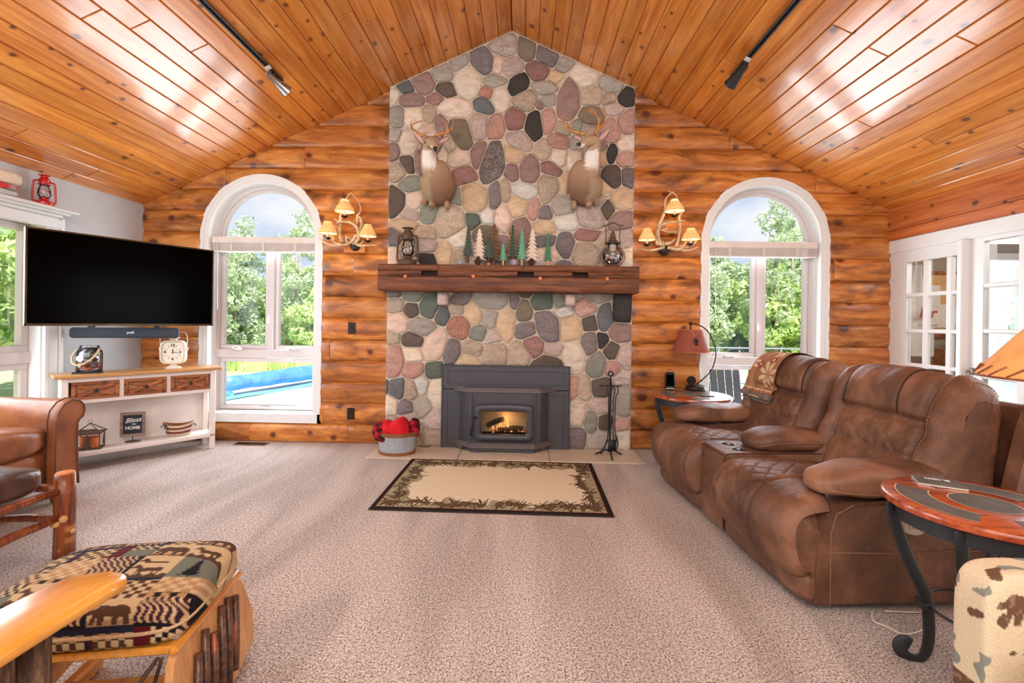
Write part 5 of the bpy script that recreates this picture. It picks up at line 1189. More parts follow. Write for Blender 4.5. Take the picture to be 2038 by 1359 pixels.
# shelf things
SZ2=.150
p=cpos(cu(179,.11,SZ2),.11,SZ2); t=thing('candle_lantern','rusty house-shaped candle lantern with tree cut-outs on the lower shelf','lantern',p,a3-R(22))
w_=.080;d_=.060;h_=.135
m=MB().box(-w_,w_,-d_,d_,0,.012)
m.build('base',M['rust'],t)
m=MB()
for x in(-w_,w_-.007):
    for y in(-d_,d_-.007): m.box(x,x+.007,y,y+.007,.012,h_)
m.box(-w_,w_,-d_,-d_+.007,h_-.008,h_).box(-w_,w_,d_-.007,d_,h_-.008,h_).box(-w_,-w_+.007,-d_,d_,h_-.008,h_).box(w_-.007,w_,-d_,d_,h_-.008,h_); m.build('corner_posts',M['rust'],t)
m=MB()
for x in(-w_-.012,w_+.012): 
    for y in(-d_-.006,d_+.006): m.tube([(x,y,h_),(0,y*.12,h_+.075)],.0035,4)
m.box(-w_-.012,w_+.012,-d_-.008,-d_+.006,h_-.002,h_+.004).box(-w_-.012,w_+.012,d_-.006,d_+.008,h_-.002,h_+.004)
m.add([(-w_-.014,-d_-.008,h_),(w_+.014,-d_-.008,h_),(w_*.62,-d_*.35,h_+.03),(-w_*.62,-d_*.35,h_+.03)],[(0,1,2,3)]); m.build('roof_frame',M['rust'],t)
MB().tube([(.014*math.cos(a),0,h_+.090+.014*math.sin(a)) for a in[2*math.pi*i/14 for i in range(15)]],.0018,5).build('ring',M['rust'],t,True)
m=MB()
for x in(-.0,):
    for k in range(5): zz=.02+k*.02; ww=.034-k*.006; m.add([(x-ww,-d_-.001,zz),(x+ww,-d_-.001,zz),(x,-d_-.001,zz+.034)],[(0,1,2)])
m.box(-.003,.003,-d_-.0012,-d_,.012,.13); 
for k in range(5): zz=.03+k*.018; ww=.022-k*.004; m.add([(w_-.001,.02-ww,zz),(w_-.001,.02+ww,zz),(w_-.001,.02,zz+.03)],[(0,1,2)]).add([(-w_+.001,.0-ww,zz),(-w_+.001,.0+ww,zz),(-w_+.001,.0,zz+.03)],[(0,1,2)])
m.build('tree_cutout',M['rust'],t)
cs=MT('amber_candle_glass',.35); n_=cs.noise(cs.coord(),14,2); cs.color(cs.ramp(n_,[(.3,sr((178,84,44))),(.7,sr((240,150,96)))])); 
m=MB()
for x in(-.030,.030): m.lathe([(.0,.012),(.030,.012),(.031,.016),(.033,.100),(.030,.102),(.028,.088),(.0,.088)],18,TR(x,.0,0))
m.build('candle_holder',cs.m,t,auto=True)
p=cpos(cu(264,.13,SZ2),.13,SZ2); t=thing('chalkboard_sign','small framed chalkboard sign lettered Bless this Home on an oval foot','sign',p,a3-R(24))
MB().lathe([(.055,0),(.056,.006),(.052,.011),(.0,.011)],28,sy=.6).build('oval_foot',M['rust'],t,auto=True)
MB().cyl((0,0,.01),(0,0,.055),.0035,n=8).build('stem',M['iron'],t)
m=MB(); W2,H2=.088,.105; zc=.05+H2
for a in((-W2,W2,-H2,-H2+.024),(-W2,W2,H2-.024,H2),(-W2,-W2+.022,-H2+.024,H2-.024),(W2-.022,W2,-H2+.024,H2-.024)): m.box(a[0],a[1],-.010,.010,zc+a[2],zc+a[3],bev=.003)
m.build('frame',wood('weathered_frame',(168,146,134),(128,104,92),(88,66,56),ax=0,knot=0,rough=.7),t)
MB().box(-W2+.02,W2-.02,-.002,.006,zc-H2+.02,zc+H2-.02).build('board',M['chalk'],t)
link('lettering_bless',text_me('Bless',.056,TR(0,-.003,zc+.035,R(90),R(-6),0),shear=.45,ext=.0006,bold=.0007),M['chalkw'],t)
link('lettering_this',text_me('THIS',.016,TR(.008,-.003,zc+.000,R(90),0,0),ext=.0006,bold=.0004),M['chalkw'],t)
link('lettering_home',text_me('HOME',.037,TR(0,-.003,zc-.032,R(90),0,0),ext=.0006,bold=.0012),M['chalkw'],t)
p=cpos(cu(355,.13,SZ2),.13,SZ2); t=thing('flag_striped_tub','small oval metal tub with cream and red stripes on the lower shelf','tub',p,a3-R(26))
for k,(z0_,z1_) in enumerate(((0,.022),(.022,.042),(.042,.060),(.060,.078),(.078,.10))):
    def rd(z): return .085+.35*z
    m=MB(); n=36; vs=[]
    for z in(z0_,z1_):
        for i in range(n):
            a=2*math.pi*i/n; zz=z*(1+ (.28*abs(math.cos(a))**2.2 if True else 0)); vs.append((rd(z)*math.cos(a),.55*rd(z)*math.sin(a),zz))
    m.add(vs,[(i,(i+1)%n,n+(i+1)%n,n+i) for i in range(n)]); 
    if k==0: m.f.append(tuple(range(n-1,-1,-1))); m.m.append(0)
    m.build('stripe',M['tub_red'] if k in(1,3) else M['tub_cream'],t,True)
m=MB(); n=36; vs=[]
for z,f in((.008,.93),(.10,.97)):
    for i in range(n): a=2*math.pi*i/n; vs.append((rd(z)*f*math.cos(a),.55*rd(z)*f*math.sin(a),z*(1+.28*abs(math.cos(a))**2.2)))
m.add(vs,[(i,(i+1)%n,n+(i+1)%n,n+i) for i in range(n)]+[tuple(range(n))]); m.build('rusty_inside',plain('rust_inside',(150,84,44),.7),t,True)
m=MB(); vs=[]
for z in(.055,.098):
    for i in range(7): a=R(182+i*8.5); vs.append(((rd(z)+.002)*math.cos(a),.55*(rd(z)+.004)*math.sin(a),z*(1+.28*abs(math.cos(a))**2.2)))
m.add(vs,[(i,i+1,8+i,7+i) for i in range(6)]); m.build('blue_canton',M['tub_blue'],t)
m=MB()
for i,(a,z) in enumerate(((190,.064),(205,.066),(220,.064),(197,.082),(213,.083),(228,.080))):
    a=R(a); rr_=rd(z)+.004; m.soft(rr_*math.cos(a),.55*(rr_+.004)*math.sin(a),z*(1+.28*abs(math.cos(a))**2.2),.008,.004,.008,n=1)
m.build('stars',M['tub_cream'],t)
for s in(-1,1): MB().tube(spline([(s*.115,-.015,.105),(s*.135,-.01,.085),(s*.135,.01,.085),(s*.115,.015,.105)],4),.003,5).build('handle',M['iron'],t)
# shelf over left window: red lantern and blankets
sz=2.060+.055
p=atx(90,413,XL+.09); lanternA('red_hurricane_lantern','bright red hurricane lantern standing on the white wall shelf','x' and (XL+.08,p.y,sz),.25,M['red'],rz=R(62))
b=thing('cream_folded_blanket','thick cream folded blanket with red stitching, upper one on the wall shelf','blanket',(XL+.088,2.98,sz+.085))
def fold(m,L_,w_,h_,z,seed):
    m.soft(0,0,z+h_/2,w_,L_,h_,k=5,n=10,fn=lambda v:v+Vector((0,0,.008*mnoise.noise(v*9+Vector((seed,0,0))))))
m=MB(); fold(m,.62,.16,.09,0,1); m.build('folded_cloth',plain('cream_fleece',(226,208,184),.95,bump=.6,scale=60),b,True)
m=MB()
for k in range(4): m.tube([(.035-.012*k,.305,.02+.0*k),(.03-.012*k,.309,.045),(.035-.012*k,.305,.068)],.003,5)
m.build('red_stitching',M['redink'],b,True)
m=MB(); fold(m,.4,.14,.045,0,2); ob=m.build('top_fold',plain('pale_fleece',(214,204,198),.95,bump=.5,scale=60),b,True); ob.location=(0,-.05,.085)
b=thing('plaid_folded_blanket','pink, red and grey plaid folded blanket under the cream one on the wall shelf','blanket',(XL+.085,2.96,sz))
m=MB(); fold(m,.62,.15,.042,0,3); fold(m,.60,.155,.042,.040,4)
me=m.mesh('folded_cloth',True); vcol(me,lambda c: sr((214,60,66)) if (c[2]>.042 and int(math.floor(c[1]*14))%2==0) else (sr((176,160,164)) if c[2]>.042 else (sr((206,196,198)) if int(math.floor(c[1]*22))%2 else sr((176,196,190))))); link('folded_cloth',me,vcmat('plaid_pink'),b)
# ================================================================ LEATHER ARMCHAIR (left)
t=thing('leather_armchair','brown leather rolled-arm chair against the left wall beside the console','armchair',(-3.84,2.05,0))
def rollarm(s,y_):
    # arm running along +x, profile in y,z ; s=+1 far side (roll overhangs +y)
    prof=[(-.085,.10),(-.09,.30),(-.085,.48),(-.085,.56),(-.072,.625),(-.03,.672),(.03,.692),(.085,.680),(.12,.645),(.128,.60),(.112,.56),(.085,.545),(.072,.52),(.070,.40),(.076,.25),(.085,.10)]
    m=MB(); X=[.0,.05,.5,.76,.80,.815]; S=[.96,1,1,1.0,.985,.94]
    n=len(prof)
    for x,sc in zip(X,S):
        for py_,pz in prof: m.v.append((x,y_+s*py_*sc,.36+(pz-.36)*(.5+.5*sc)))
    for k in range(len(X)-1):
        for i in range(n): m.f.append((k*n+i,k*n+(i+1)%n,(k+1)*n+(i+1)%n,(k+1)*n+i))
    m.f.append(tuple(range((len(X)-1)*n,len(X)*n))); m.m=[0]*len(m.f)
    o=m.build('rolled_arm',M['lthr'],t,auto=True)
    pts=[(.818,y_+s*a*.90,.36+(b-.36)*.975) for a,b in prof]; MB().tube(pts,.0042,6).build('welt_piping',M['lthrd'],o,True)
    pts=[(.765,y_+s*a*1.015,b*1.004) for a,b in prof]; MB().tube(pts,.0035,5).build('seam',M['lthrd'],o,True)
    return o
rollarm(1,.90); rollarm(-1,-.15)
MB().soft(.42,.39,.26,.74,.94,.26,k=8,n=8).build('seat_base',M['lthr'],t,True)
sh=lambda v:v+Vector((0,0,.018*mnoise.noise(v*6)+ (.02 if v.z>0 else 0)*(1-(v.y/.45)**2)))
MB().soft(.44,.39,.445,.76,.93,.17,k=5,n=14,fn=sh).build('seat_cushion',M['lthr'],t,True)
MB().soft(.14,.39,.60,.30,.96,.62,k=5,n=12,fn=lambda v:v+Vector((-.12*(v.z+.3),0,0))).build('back_cushion',M['lthr'],t,True)
MB().soft(.36,.32,.545,.62,.60,.05,k=5,n=16,fn=lambda v:v+Vector((0,0,.012*mnoise.noise(v*9)))).build('seat_throw_pad',M['lthrd'],t,True)
for x,y in((.74,.90),(.74,-.1),(.06,.90),(.06,-.1)): MB().lathe([(.02,0),(.03,.02),(.034,.06),(.026,.10),(.04,.13)],14,TR(x,y,0)).build('bun_foot',M['hick'],t,True)
# log ottoman
t=thing('log_ottoman','rustic footstool of bark-stripped hickory posts with worn dark leather cushion','footstool',(-2.37,2.30,0))
Lx,Ly=.56,.66
for x,y in((0,0),(-Lx,0),(0,-Ly),(-Lx,-Ly)):
    m=MB().tube([(x,y,0),(x+.002,y,.15),(x-.002,y+.002,.30),(x,y,.430)],[.046,.043,.045,.041],14); o=m.build('post',M['hick'],t,True)
    MB().lathe([(.041,.428),(.036,.436),(.0,.438)],14,TR(x,y,0)).build('sawn_end',M['block'],o)
for a,b,z in(((0,0),(-Lx,0),.185),((0,0),(0,-Ly),.205),((-Lx,0),(-Lx,-Ly),.19),((0,-Ly),(-Lx,-Ly),.185),((0,0),(-Lx,0),.345),((0,0),(0,-Ly),.345),((0,-Ly),(-Lx,-Ly),.345),((-Lx,0),(-Lx,-Ly),.345)):
    A_=Vector((*a,z)); B_=Vector((*b,z)); m=MB().tube([A_,A_.lerp(B_,.33)+Vector((0,.004,.006)),A_.lerp(B_,.66)+Vector((.004,0,-.004)),B_],[.017,.021,.020,.017],10); m.build('rung',M['hick'],t,True)
m=MB()
for (x,y,z,r_) in((.03,-.035,.205,.018),(.044,.0,.13,.012),(.0,-.046,.185,.02)): m.soft(x,y,z,r_*2,r_*2,r_*2.2,k=2,n=3)
m.build('sawn_knots',M['lwood'],t,True)
MB().soft(-Lx/2-.015,-Ly/2-.01,.415,Lx-.02,Ly-.02,.12,k=(5,5,5),n=14,fn=lambda v:v+Vector((0,0,.014*mnoise.noise(v*7)+(.035*(1-(v.x/.3)**2)*(1-(v.y/.36)**2) if v.z>0 else 0)))).build('leather_cushion',M['lthrd'],t,True)
# ================================================================ GLIDER OTTOMAN (front left)
go=thing('glider_ottoman','glider ottoman with lodge patchwork tapestry cushion and bark-stick end panels','ottoman',(-1.235,1.375,0),R(9))
cw,cd,ch=.555,.41,.125; zc=.40
# printed tapestry: function of (u,v) in metres, drawn as on the cloth
NAV,CRE,BUR,SAG,TAN,BRN,BLK=[sr(c) for c in((38,40,58),(200,174,134),(88,26,34),(112,116,102),(176,138,98),(84,60,44),(30,28,30))]
def inpoly(x,y,P):
    r_=False; n=len(P); j=n-1
    for i in range(n):
        if (P[i][1]>y)!=(P[j][1]>y) and x<(P[j][0]-P[i][0])*(y-P[i][1])/(P[j][1]-P[i][1])+P[i][0]: r_=not r_
        j=i
    return r_
BEAR=[(0,.45),(.06,.60),(.16,.66),(.22,.78),(.34,.80),(.5,.74),(.68,.80),(.84,.74),(.95,.58),(.97,.38),(.96,.08),(.84,.08),(.84,.30),(.74,.34),(.70,.08),(.60,.08),(.60,.34),(.42,.36),(.40,.08),(.28,.08),(.27,.38),(.20,.12),(.10,.12),(.17,.46),(.08,.42)]
DEERP=[(.0,.62),(.08,.70),(.14,.86),(.20,.80),(.28,.72),(.34,.60),(.60,.60),(.82,.64),(.90,.52),(.86,.40),(.84,.06),(.79,.06),(.78,.36),(.72,.40),(.70,.08),(.65,.08),(.64,.38),(.42,.38),(.40,.06),(.35,.06),(.34,.40),(.28,.38),(.27,.08),(.23,.08),(.24,.48),(.18,.60),(.06,.60)]
TAPK=[3,0,6,2,7,3,1,5,7,3,1,7,2,4,7,1,3,3,6,0,2,1,3,7,5,7]
def tap(u,v):
    # repeat blocks .30 x .21
    bu,bv=u/.118,v/.092; iu,iv=int(math.floor(bu)),int(math.floor(bv)); fu,fv=bu-iu,bv-iv; k=TAPK[(iv*7+iu)%len(TAPK)]
    if k==0 or k==5:
        if fu<.05 or fv<.06: return NAV
        return BRN if inpoly(fu*1.05,fv*1.1,BEAR) else (TAN if fv<.22 else CRE)
    if k==1:
        c_=(int(fu*6)+int(fv*5))%2; return (TAN if c_ else CRE) if fv>.22 else (BLK if c_ else TAN)
    if k==2:
        if inpoly(fu*1.1,fv*1.05,DEERP): return BRN
        return CRE if fv>.2+.06*math.sin(fu*22) else BRN
    if k==3:
        if fu<.12 or fv>.86: return NAV
        if fu<.18: return BUR
        c_=(int(fu*7)+int(fv*6))%2; return CRE if c_ else BRN
    if k==4:
        d=abs(fu-.5); tri=.30*(1-fv)*(.6+.4*((fv*6)%1)); return BLK if (d<tri and fv>.12) or d<.03 else SAG
    if k==6:
        return BUR if fu<.35 else (SAG if fv<.5 else ((CRE if (int(fu*9)+int(fv*7))%2 else BLK)))
    if fv<.1 or fu>.93: return BLK
    s_=math.sin((fu*3+fv)*14+3*math.sin(fv*9)); return NAV if s_>.55 else (BUR if s_>-.1 else (TAN if s_>-.6 else CRE))
def cushprint(name,w_,d_,h_,k,parent,loc,fn,rz=0,nn=150,puff=.0):
    m=MB(); m.soft(0,0,0,w_,d_,h_,k=k,n=nn,fn=lambda v:v+Vector((0,0,puff*(1-(2*v.x/w_)**2)*(1-(2*v.y/d_)**2) if v.z>0 else 0)))
    me=m.mesh(name,True); vcol(me,lambda c: tuple(fn(*c))); return link(name,me,None,parent,loc,(0,0,rz))
tapm=vcmat('tapestry_fabric',.85,.35,420,.1)
o=cushprint('tapestry_cushion',cw,cd,ch,6,go,(0,0,zc),lambda x,y,z: tap(x+.9+ (0 if abs(z)<.04 else 0),y+.8+(z-.06)*(.9 if y<0 else -.9)),nn=110,puff=.02); o.data.materials.append(tapm)
P=[(.99*cw/2*math.copysign(abs(math.cos(a))**.34,math.cos(a)),.99*cd/2*math.copysign(abs(math.sin(a))**.34,math.sin(a)),zc-.012) for a in[2*math.pi*i/90 for i in range(91)]]
MB().tube(P,.0065,7).build('cord_piping',M['rope'],go,True)
for s in(-1,1): MB().box(-cw/2+.01,cw/2-.01,s*.17-.02,s*.17+.02,.315,.338,bev=.006).build('top_rail',M['pineY'],go,auto=True)
for s in(-1,1): MB().box(s*(cw/2-.02)-.012,s*(cw/2-.02)+.012,-.20,.20,.318,.342,bev=.008).build('side_rail',M['pineY'],go,auto=True)
for x in(-.12,.12): MB().box(x-.03,x+.03,-.16,.16,.30,.316,bev=.004).build('seat_slat',M['black'],go)
MB().box(-cw/2+.04,cw/2-.04,-.03,.03,.07,.11,bev=.006).box(-cw/2+.04,cw/2-.04,-.17,-.12,.16,.20,bev=.006).build('base_rail',M['pineY'],go,auto=True)
pan=wood('panel_pine',(226,176,120),(212,156,100),(184,122,70),ax=2,knot=0,rough=.4,grain=(12,1.5),var=.05)
for s in(-1,1):
    mp_=TR(s*(cw/2+.012),0,.0); poly=[(-.235,.06),(-.255,.16),(-.20,.30),(-.17,.325),(.17,.325),(.20,.30),(.255,.16),(.235,.06),(.10,.03),(-.10,.03)]
    m=MB(); n=len(poly); m.add([(-.011,y,z) for y,z in poly]+[(.011,y,z) for y,z in poly],[tuple(range(n)),tuple(range(2*n-1,n-1,-1))]+[(i,(i+1)%n,n+(i+1)%n,n+i) for i in range(n)])
    pn=m.build('end_panel',pan,go); pn.location=(s*(cw/2+.014),0,0); pn.rotation_euler=(0,R(-7)*s,0)
    for k,(y,z0_,z1_) in enumerate(((-.135,.07,.26),(-.09,.06,.30),(-.045,.05,.26),(.01,.05,.31),(.055,.06,.31),(.10,.07,.29))):
        MB().tube([(s*.022,y-.03,z0_),(s*.023,y,(z0_+z1_)/2),(s*.022,y+.025,z1_)],[.0115,.0125,.011],9).build('bark_stick',M['stick'],pn,True)
for s in(-1,1):
    for y in(-.14,.14): MB().tube([(s*(cw/2-.05),y,.10),(s*(cw/2-.05),y*.8,.30)],.008,6).build('glide_link',M['bark'],go,True)
for s in(-1,1): MB().box(s*(cw/2-.055)-.022,s*(cw/2-.055)+.022,-.24,.24,.0,.05,bev=.01).build('base_foot',M['pineY'],go,auto=True)
MB().tube([(cw/2-.06,-.19,.31),(cw/2-.10,-.205,.25),(cw/2-.12,-.21,.22)],.006,5).tube([(cw/2-.05,-.19,.31),(cw/2-.055,-.21,.26),(cw/2-.10,-.21,.20)],.005,5).build('leather_tie',M['bark'],go,True)
# ================================================================ GLIDER ROCKER
gr=thing('glider_rocker','glider rocker with broad yellow pine armrest and bark log supports, lower left corner','rocking chair',(-1.16,.62,0))
def armrest(xc):
    m=MB(); st=[]; 
    cen=[(.455,.0,.070,.052),(.44,.0,.078,.03),(.40,-.004,.082,.02),(.30,-.008,.084,0),(.18,-.010,.084,-.004),(.05,-.006,.080,.0),(-.12,.0,.075,.008),(-.30,.006,.068,.014)]
    n=16; out=[]
    ys=[c_[0] for c_ in cen]
    sect=[]
    for y,dx,hw,dz in cen: sect.append((y,dx,hw,0))
    sect=[(.482,-.0,.012,0),(.478,-.0,.036,0),(.468,.0,.054,0),(.454,.0,.068,0)]+sect[1:]
    for y,dx,hw,_ in sect:
        bend=.03*math.sin((y+.3)/.78*math.pi)
        z=.598+.010*math.sin((y+.1)*4)
        for i in range(n):
            a=2*math.pi*i/n; cx2=math.copysign(abs(math.cos(a))**.35,math.cos(a))*hw; cz2=math.copysign(abs(math.sin(a))**.45,math.sin(a))*min(.0165,.006+.16*max(0,.50-y) if y>.43 else 1); m.v.append((xc+dx-bend*.5+cx2,y,z+cz2))
    for k in range(len(sect)-1):
        for i in range(n): m.f.append((k*n+i,k*n+(i+1)%n,(k+1)*n+(i+1)%n,(k+1)*n+i))
    m.f.append(tuple(range(n))); m.f.append(tuple(range((len(sect)-1)*n,len(sect)*n))); m.m=[0]*len(m.f)
    return m.build('armrest',M['pineY'],gr,True)
for xc in(.145,-.50):
    armrest(xc)
    for k,(y,r_) in enumerate(((.30,.030),(.235,.026),(.16,.028))): MB().tube([(xc+.0,y,.12),(xc+.004,y,.35),(xc-.0,y,.585)],[r_*1.1,r_,r_*1.05],12).build('log_support',M['bark'],gr,True)
    MB().box(xc-.02,xc+.02,-.3,.36,.09,.13,bev=.008).build('base_runner',M['pineY'],gr,auto=True); MB().box(xc-.03,xc+.03,-.32,.38,0,.035,bev=.008).build('floor_runner',M['pineY'],gr,auto=True)
    MB().box(xc-.015,xc+.015,.0,.05,.03,.1).build('glide_bearing',M['black'],gr)
def treeprint(x,y,z):
    u=(x*7+y*5)%1-.5; v_=(z*7+y*3)%1
    return BRN if (abs(u)<.24*(1-v_)*(.5+.5*((v_*6)%1)) and v_>.1) or abs(u)<.02 else CRE
o=cushprint('seat_cushion',.56,.56,.14,5,gr,(-.09,.10,.40),treeprint,nn=50); o.data.materials.append(tapm)
o=cushprint('back_cushion',.54,.15,.62,5,gr,(-.09,-.25,.74),treeprint,nn=40); o.data.materials.append(tapm)
# ================================================================ DEER MOUNTS
def loft(path,rads,n=20,up_=Vector((1,0,0))):
    m=MB(); k=len(path); P=[Vector(p) for p in path]
    for i in range(k):
        t=(P[min(i+1,k-1)]-P[max(i-1,0)]).normalized(); a=(up_-t*up_.dot(t)).normalized(); b=t.cross(a)
        for j in range(n):
            q=2*math.pi*j/n; m.v.append(P[i]+a*math.cos(q)*rads[i][0]+b*math.sin(q)*rads[i][1])
    for i in range(k-1):
        for j in range(n): m.f.append((i*n+j,i*n+(j+1)%n,(i+1)*n+(j+1)%n,(i+1)*n+j))
    m.f.append(tuple(range(n-1,-1,-1))); m.f.append(tuple(range((k-1)*n,k*n))); m.m=[0]*len(m.f); return m
def resamp(path,rads,k=4):
    A=spline(path,k); B=spline([(a,b,0) for a,b in rads],k); return A,[(max(.004,b.x),max(.004,b.y)) for b in B]
DS=4.30/900
furm=vcmat('deer_fur',.85,.35,180,.15)
def deer(cx_,cy_,pts,lab,side,ants,ears,eyes,nose):
    Y0=4.425; o0=aty(cx_,cy_,4.30)
    t=thing('deer_mount',lab,'deer mount',(o0.x,Y0,o0.z))
    def L_(px,py,d): p=aty(px,py,Y0-d); return Vector((p.x-o0.x,-d,p.z-o0.z))
    path=[L_(a,b,d) for a,b,d,_,_ in pts]; rads=[(r1,r2) for *_,r1,r2 in pts]
    P,Rr=resamp(path,rads,5); m=loft(P,Rr,26)
    me=m.mesh('body',True)
    zt0=L_(0+cx_,308,.2).z; zt1=L_(cx_,343,.25).z; hp=L_(*pts[7][:3]); np_=L_(*nose); neck=L_(*pts[4][:3])
    WH=sr((232,226,218)); TN=sr((188,158,126)); BR=sr((146,112,90)); GY=sr((172,152,122)); DK=sr((34,30,30)); RD=sr((140,80,52))
    def mixc(a,b,f): f=max(0,min(1,f)); return tuple(x*(1-f)+y*f for x,y in zip(a,b))
    def col(c):
        v=Vector(c); x,y,z=c
        base=mixc(BR,TN,(z+.1)/.35) if (x*side)>-.02 else mixc(GY,TN,(z+.1)/.3)
        f=mnoise.noise(v*18)*.5+.5; base=mixc(base,tuple(q*.75 for q in base),f*.5)
        dn=(v-np_).length
        if dn<.026: return DK
        if dn<.060 and z<np_.z+.01: return WH
        dh=(v-hp).length
        if z>hp.z+.018 and dh<.12: return mixc(TN,RD,(z-hp.z-.018)/.03)
        if zt1<z<zt0 and abs(x-neck.x+ (0.0))<.062 and y<neck.y-.0: 
            return mixc(base,WH,min(1,max(0,(z-zt1)/.05+mnoise.noise(v*50)*.4))) 
        if dh<.14: return mixc(TN,GY,.3+f*.3)
        return base
    vcol(me,col); link('body',me,furm,t)
    # leg stubs / brisket folds
    for (px,py,d,w_,h_) in ((cx_+side*22,408,.07,.055,.09),(cx_-side*8,406,.09,.06,.07),(cx_-side*22,398,.06,.055,.11)):
        p=L_(px,py,d); mm=MB(); mm.soft(p.x,p.y,p.z,w_,.09,h_,k=2.3,n=6); me=mm.mesh('leg_stub',True); vcol(me,lambda c: mixc(BR,TN,.5+.5*mnoise.noise(Vector(c)*30))); link('leg_stub',me,furm,t)
    for (px,py,d,tx,ty,td,w_,inner) in ears:
        a=L_(px,py,d); b=L_(tx,ty,td); m=MB(); dv=b-a; A_=dv.normalized(); S_=A_.cross(Vector((0,-1,0))).normalized(); N_=Vector((0,-1,0))
        ring=[]; n=7
        for k in range(n+1):
            f=k/n; ww=w_*math.sin(math.pi*min(1,(.12+.88*f)))**.8*(1.0); c_=a+dv*f
            m.v+=[c_-S_*ww,c_-S_*ww*.5-N_*.012*(1-f),c_-N_*.018*(1-f),c_+S_*ww*.5-N_*.012*(1-f),c_+S_*ww, c_+S_*ww*.5-N_*.020, c_-N_*.028*(1-f*.5), c_-S_*ww*.5-N_*.020]
        for k in range(n):
            for j in range(8): m.f.append((k*8+j,k*8+(j+1)%8,(k+1)*8+(j+1)%8,(k+1)*8+j))
        m.f.append(tuple(range(8))); m.f.append(tuple(range(n*8,n*8+8)))
        m.m=[0]*len(m.f); 
        me=m.mesh('ear',True); IN=sr((206,172,164))
        idx=set()
        vcol(me,lambda c: TN); ca=me.color_attributes['Col']
        for i in range(len(me.vertices)):
            if i%8 in(1,2,3): ca.data[i].color=(*IN,1)
            elif i%8 in(0,4): ca.data[i].color=(*sr((92,64,48)),1)
        link('ear',me,furm,t)
    for (px,py,d) in eyes:
        p=L_(px,py,d); e=MB().soft(0,0,0,.022,.016,.020,k=2,n=4).build('eye',M['cup'],t,True); e.location=p
        MB().tube([(.0125*math.cos(a),.003,.011*math.sin(a)) for a in[2*math.pi*i/14 for i in range(15)]],.0035,5).build('eyelid',plain('lid',(206,184,160),.8),e,True)
    p=L_(*nose); MB().soft(p.x,p.y-.006,p.z+.002,.036,.022,.026,k=2.6,n=5).build('nose',M['cup'],t,True)
    for br in ants:
        m=MB()
        for q in br: 
            pp=[L_(a,b,d) for a,b,d in q[0]]; s_=spline(pp,5); k=len(s_); m.tube(s_,[q[1]*1.45*(1-.75*(i/(k-1))**1.3) for i in range(k)],7)
        m.build('antler',M['antlerr'],t,True)
    return t
deer(868,368,[(872,374,-.01,.155,.165),(872,372,.06,.168,.178),(869,358,.13,.160,.160),(865,341,.175,.140,.132),(857,328,.21,.098,.105),(853,312,.24,.074,.084),(855,292,.265,.060,.064),(858,284,.30,.060,.055),(860,284,.345,.050,.047),(864,289,.39,.034,.036),(867,294,.43,.027,.028),(868,297,.45,.018,.018)],
 'left deer head and shoulder mount with white throat patch facing the room',1,
 [[([(850,272,.29),(838,268,.27),(826,262,.24),(819,252,.22),(824,246,.24),(840,240,.27)],.010),([(820,254,.22),(817,248,.24),(819,240,.26)],.006)],
  [([(866,270,.29),(880,266,.27),(892,263,.25),(899,256,.26),(902,246,.28),(902,232,.30)],.011),([(895,262,.26),(889,252,.28),(887,240,.29)],.007),([(874,268,.27),(877,262,.29)],.006)]],
 [(842,284,.27,822,259,.26,.030,1),(874,283,.27,895,273,.27,.028,1)],[(846,284,.335),(871,288,.335)],(866,297,.455))
deer(1164,368,[(1166,374,-.01,.155,.165),(1165,372,.06,.165,.178),(1163,358,.13,.160,.160),(1167,341,.175,.140,.132),(1175,328,.21,.098,.105),(1179,312,.24,.076,.084),(1182,292,.265,.062,.064),(1181,282,.29,.062,.056),(1174,280,.32,.050,.048),(1164,284,.35,.036,.037),(1157,288,.375,.028,.029),(1152,290,.39,.018,.018)],
 'right deer head and shoulder mount turned to the left with tall antlers',-1,
 [[([(1166,268,.29),(1150,264,.29),(1133,258,.28),(1123,246,.27),(1120,236,.28),(1124,226,.30)],.011),([(1137,260,.28),(1137,246,.30),(1137,234,.31)],.007),([(1122,238,.28),(1118,244,.30)],.004)],
  [([(1184,266,.28),(1190,254,.27),(1192,240,.27),(1186,228,.28),(1174,221,.30),(1165,218,.32)],.011),([(1190,256,.27),(1201,248,.26),(1205,236,.26),(1203,212,.28)],.009),([(1205,232,.26),(1198,222,.27),(1192,214,.28)],.006),([(1187,229,.28),(1180,218,.29),(1174,216,.30)],.006)]],
 [(1191,280,.26,1214,256,.25,.030,1),(1160,278,.29,1141,270,.29,.022,1)],[(1179,277,.345)],(1151,288,.395))
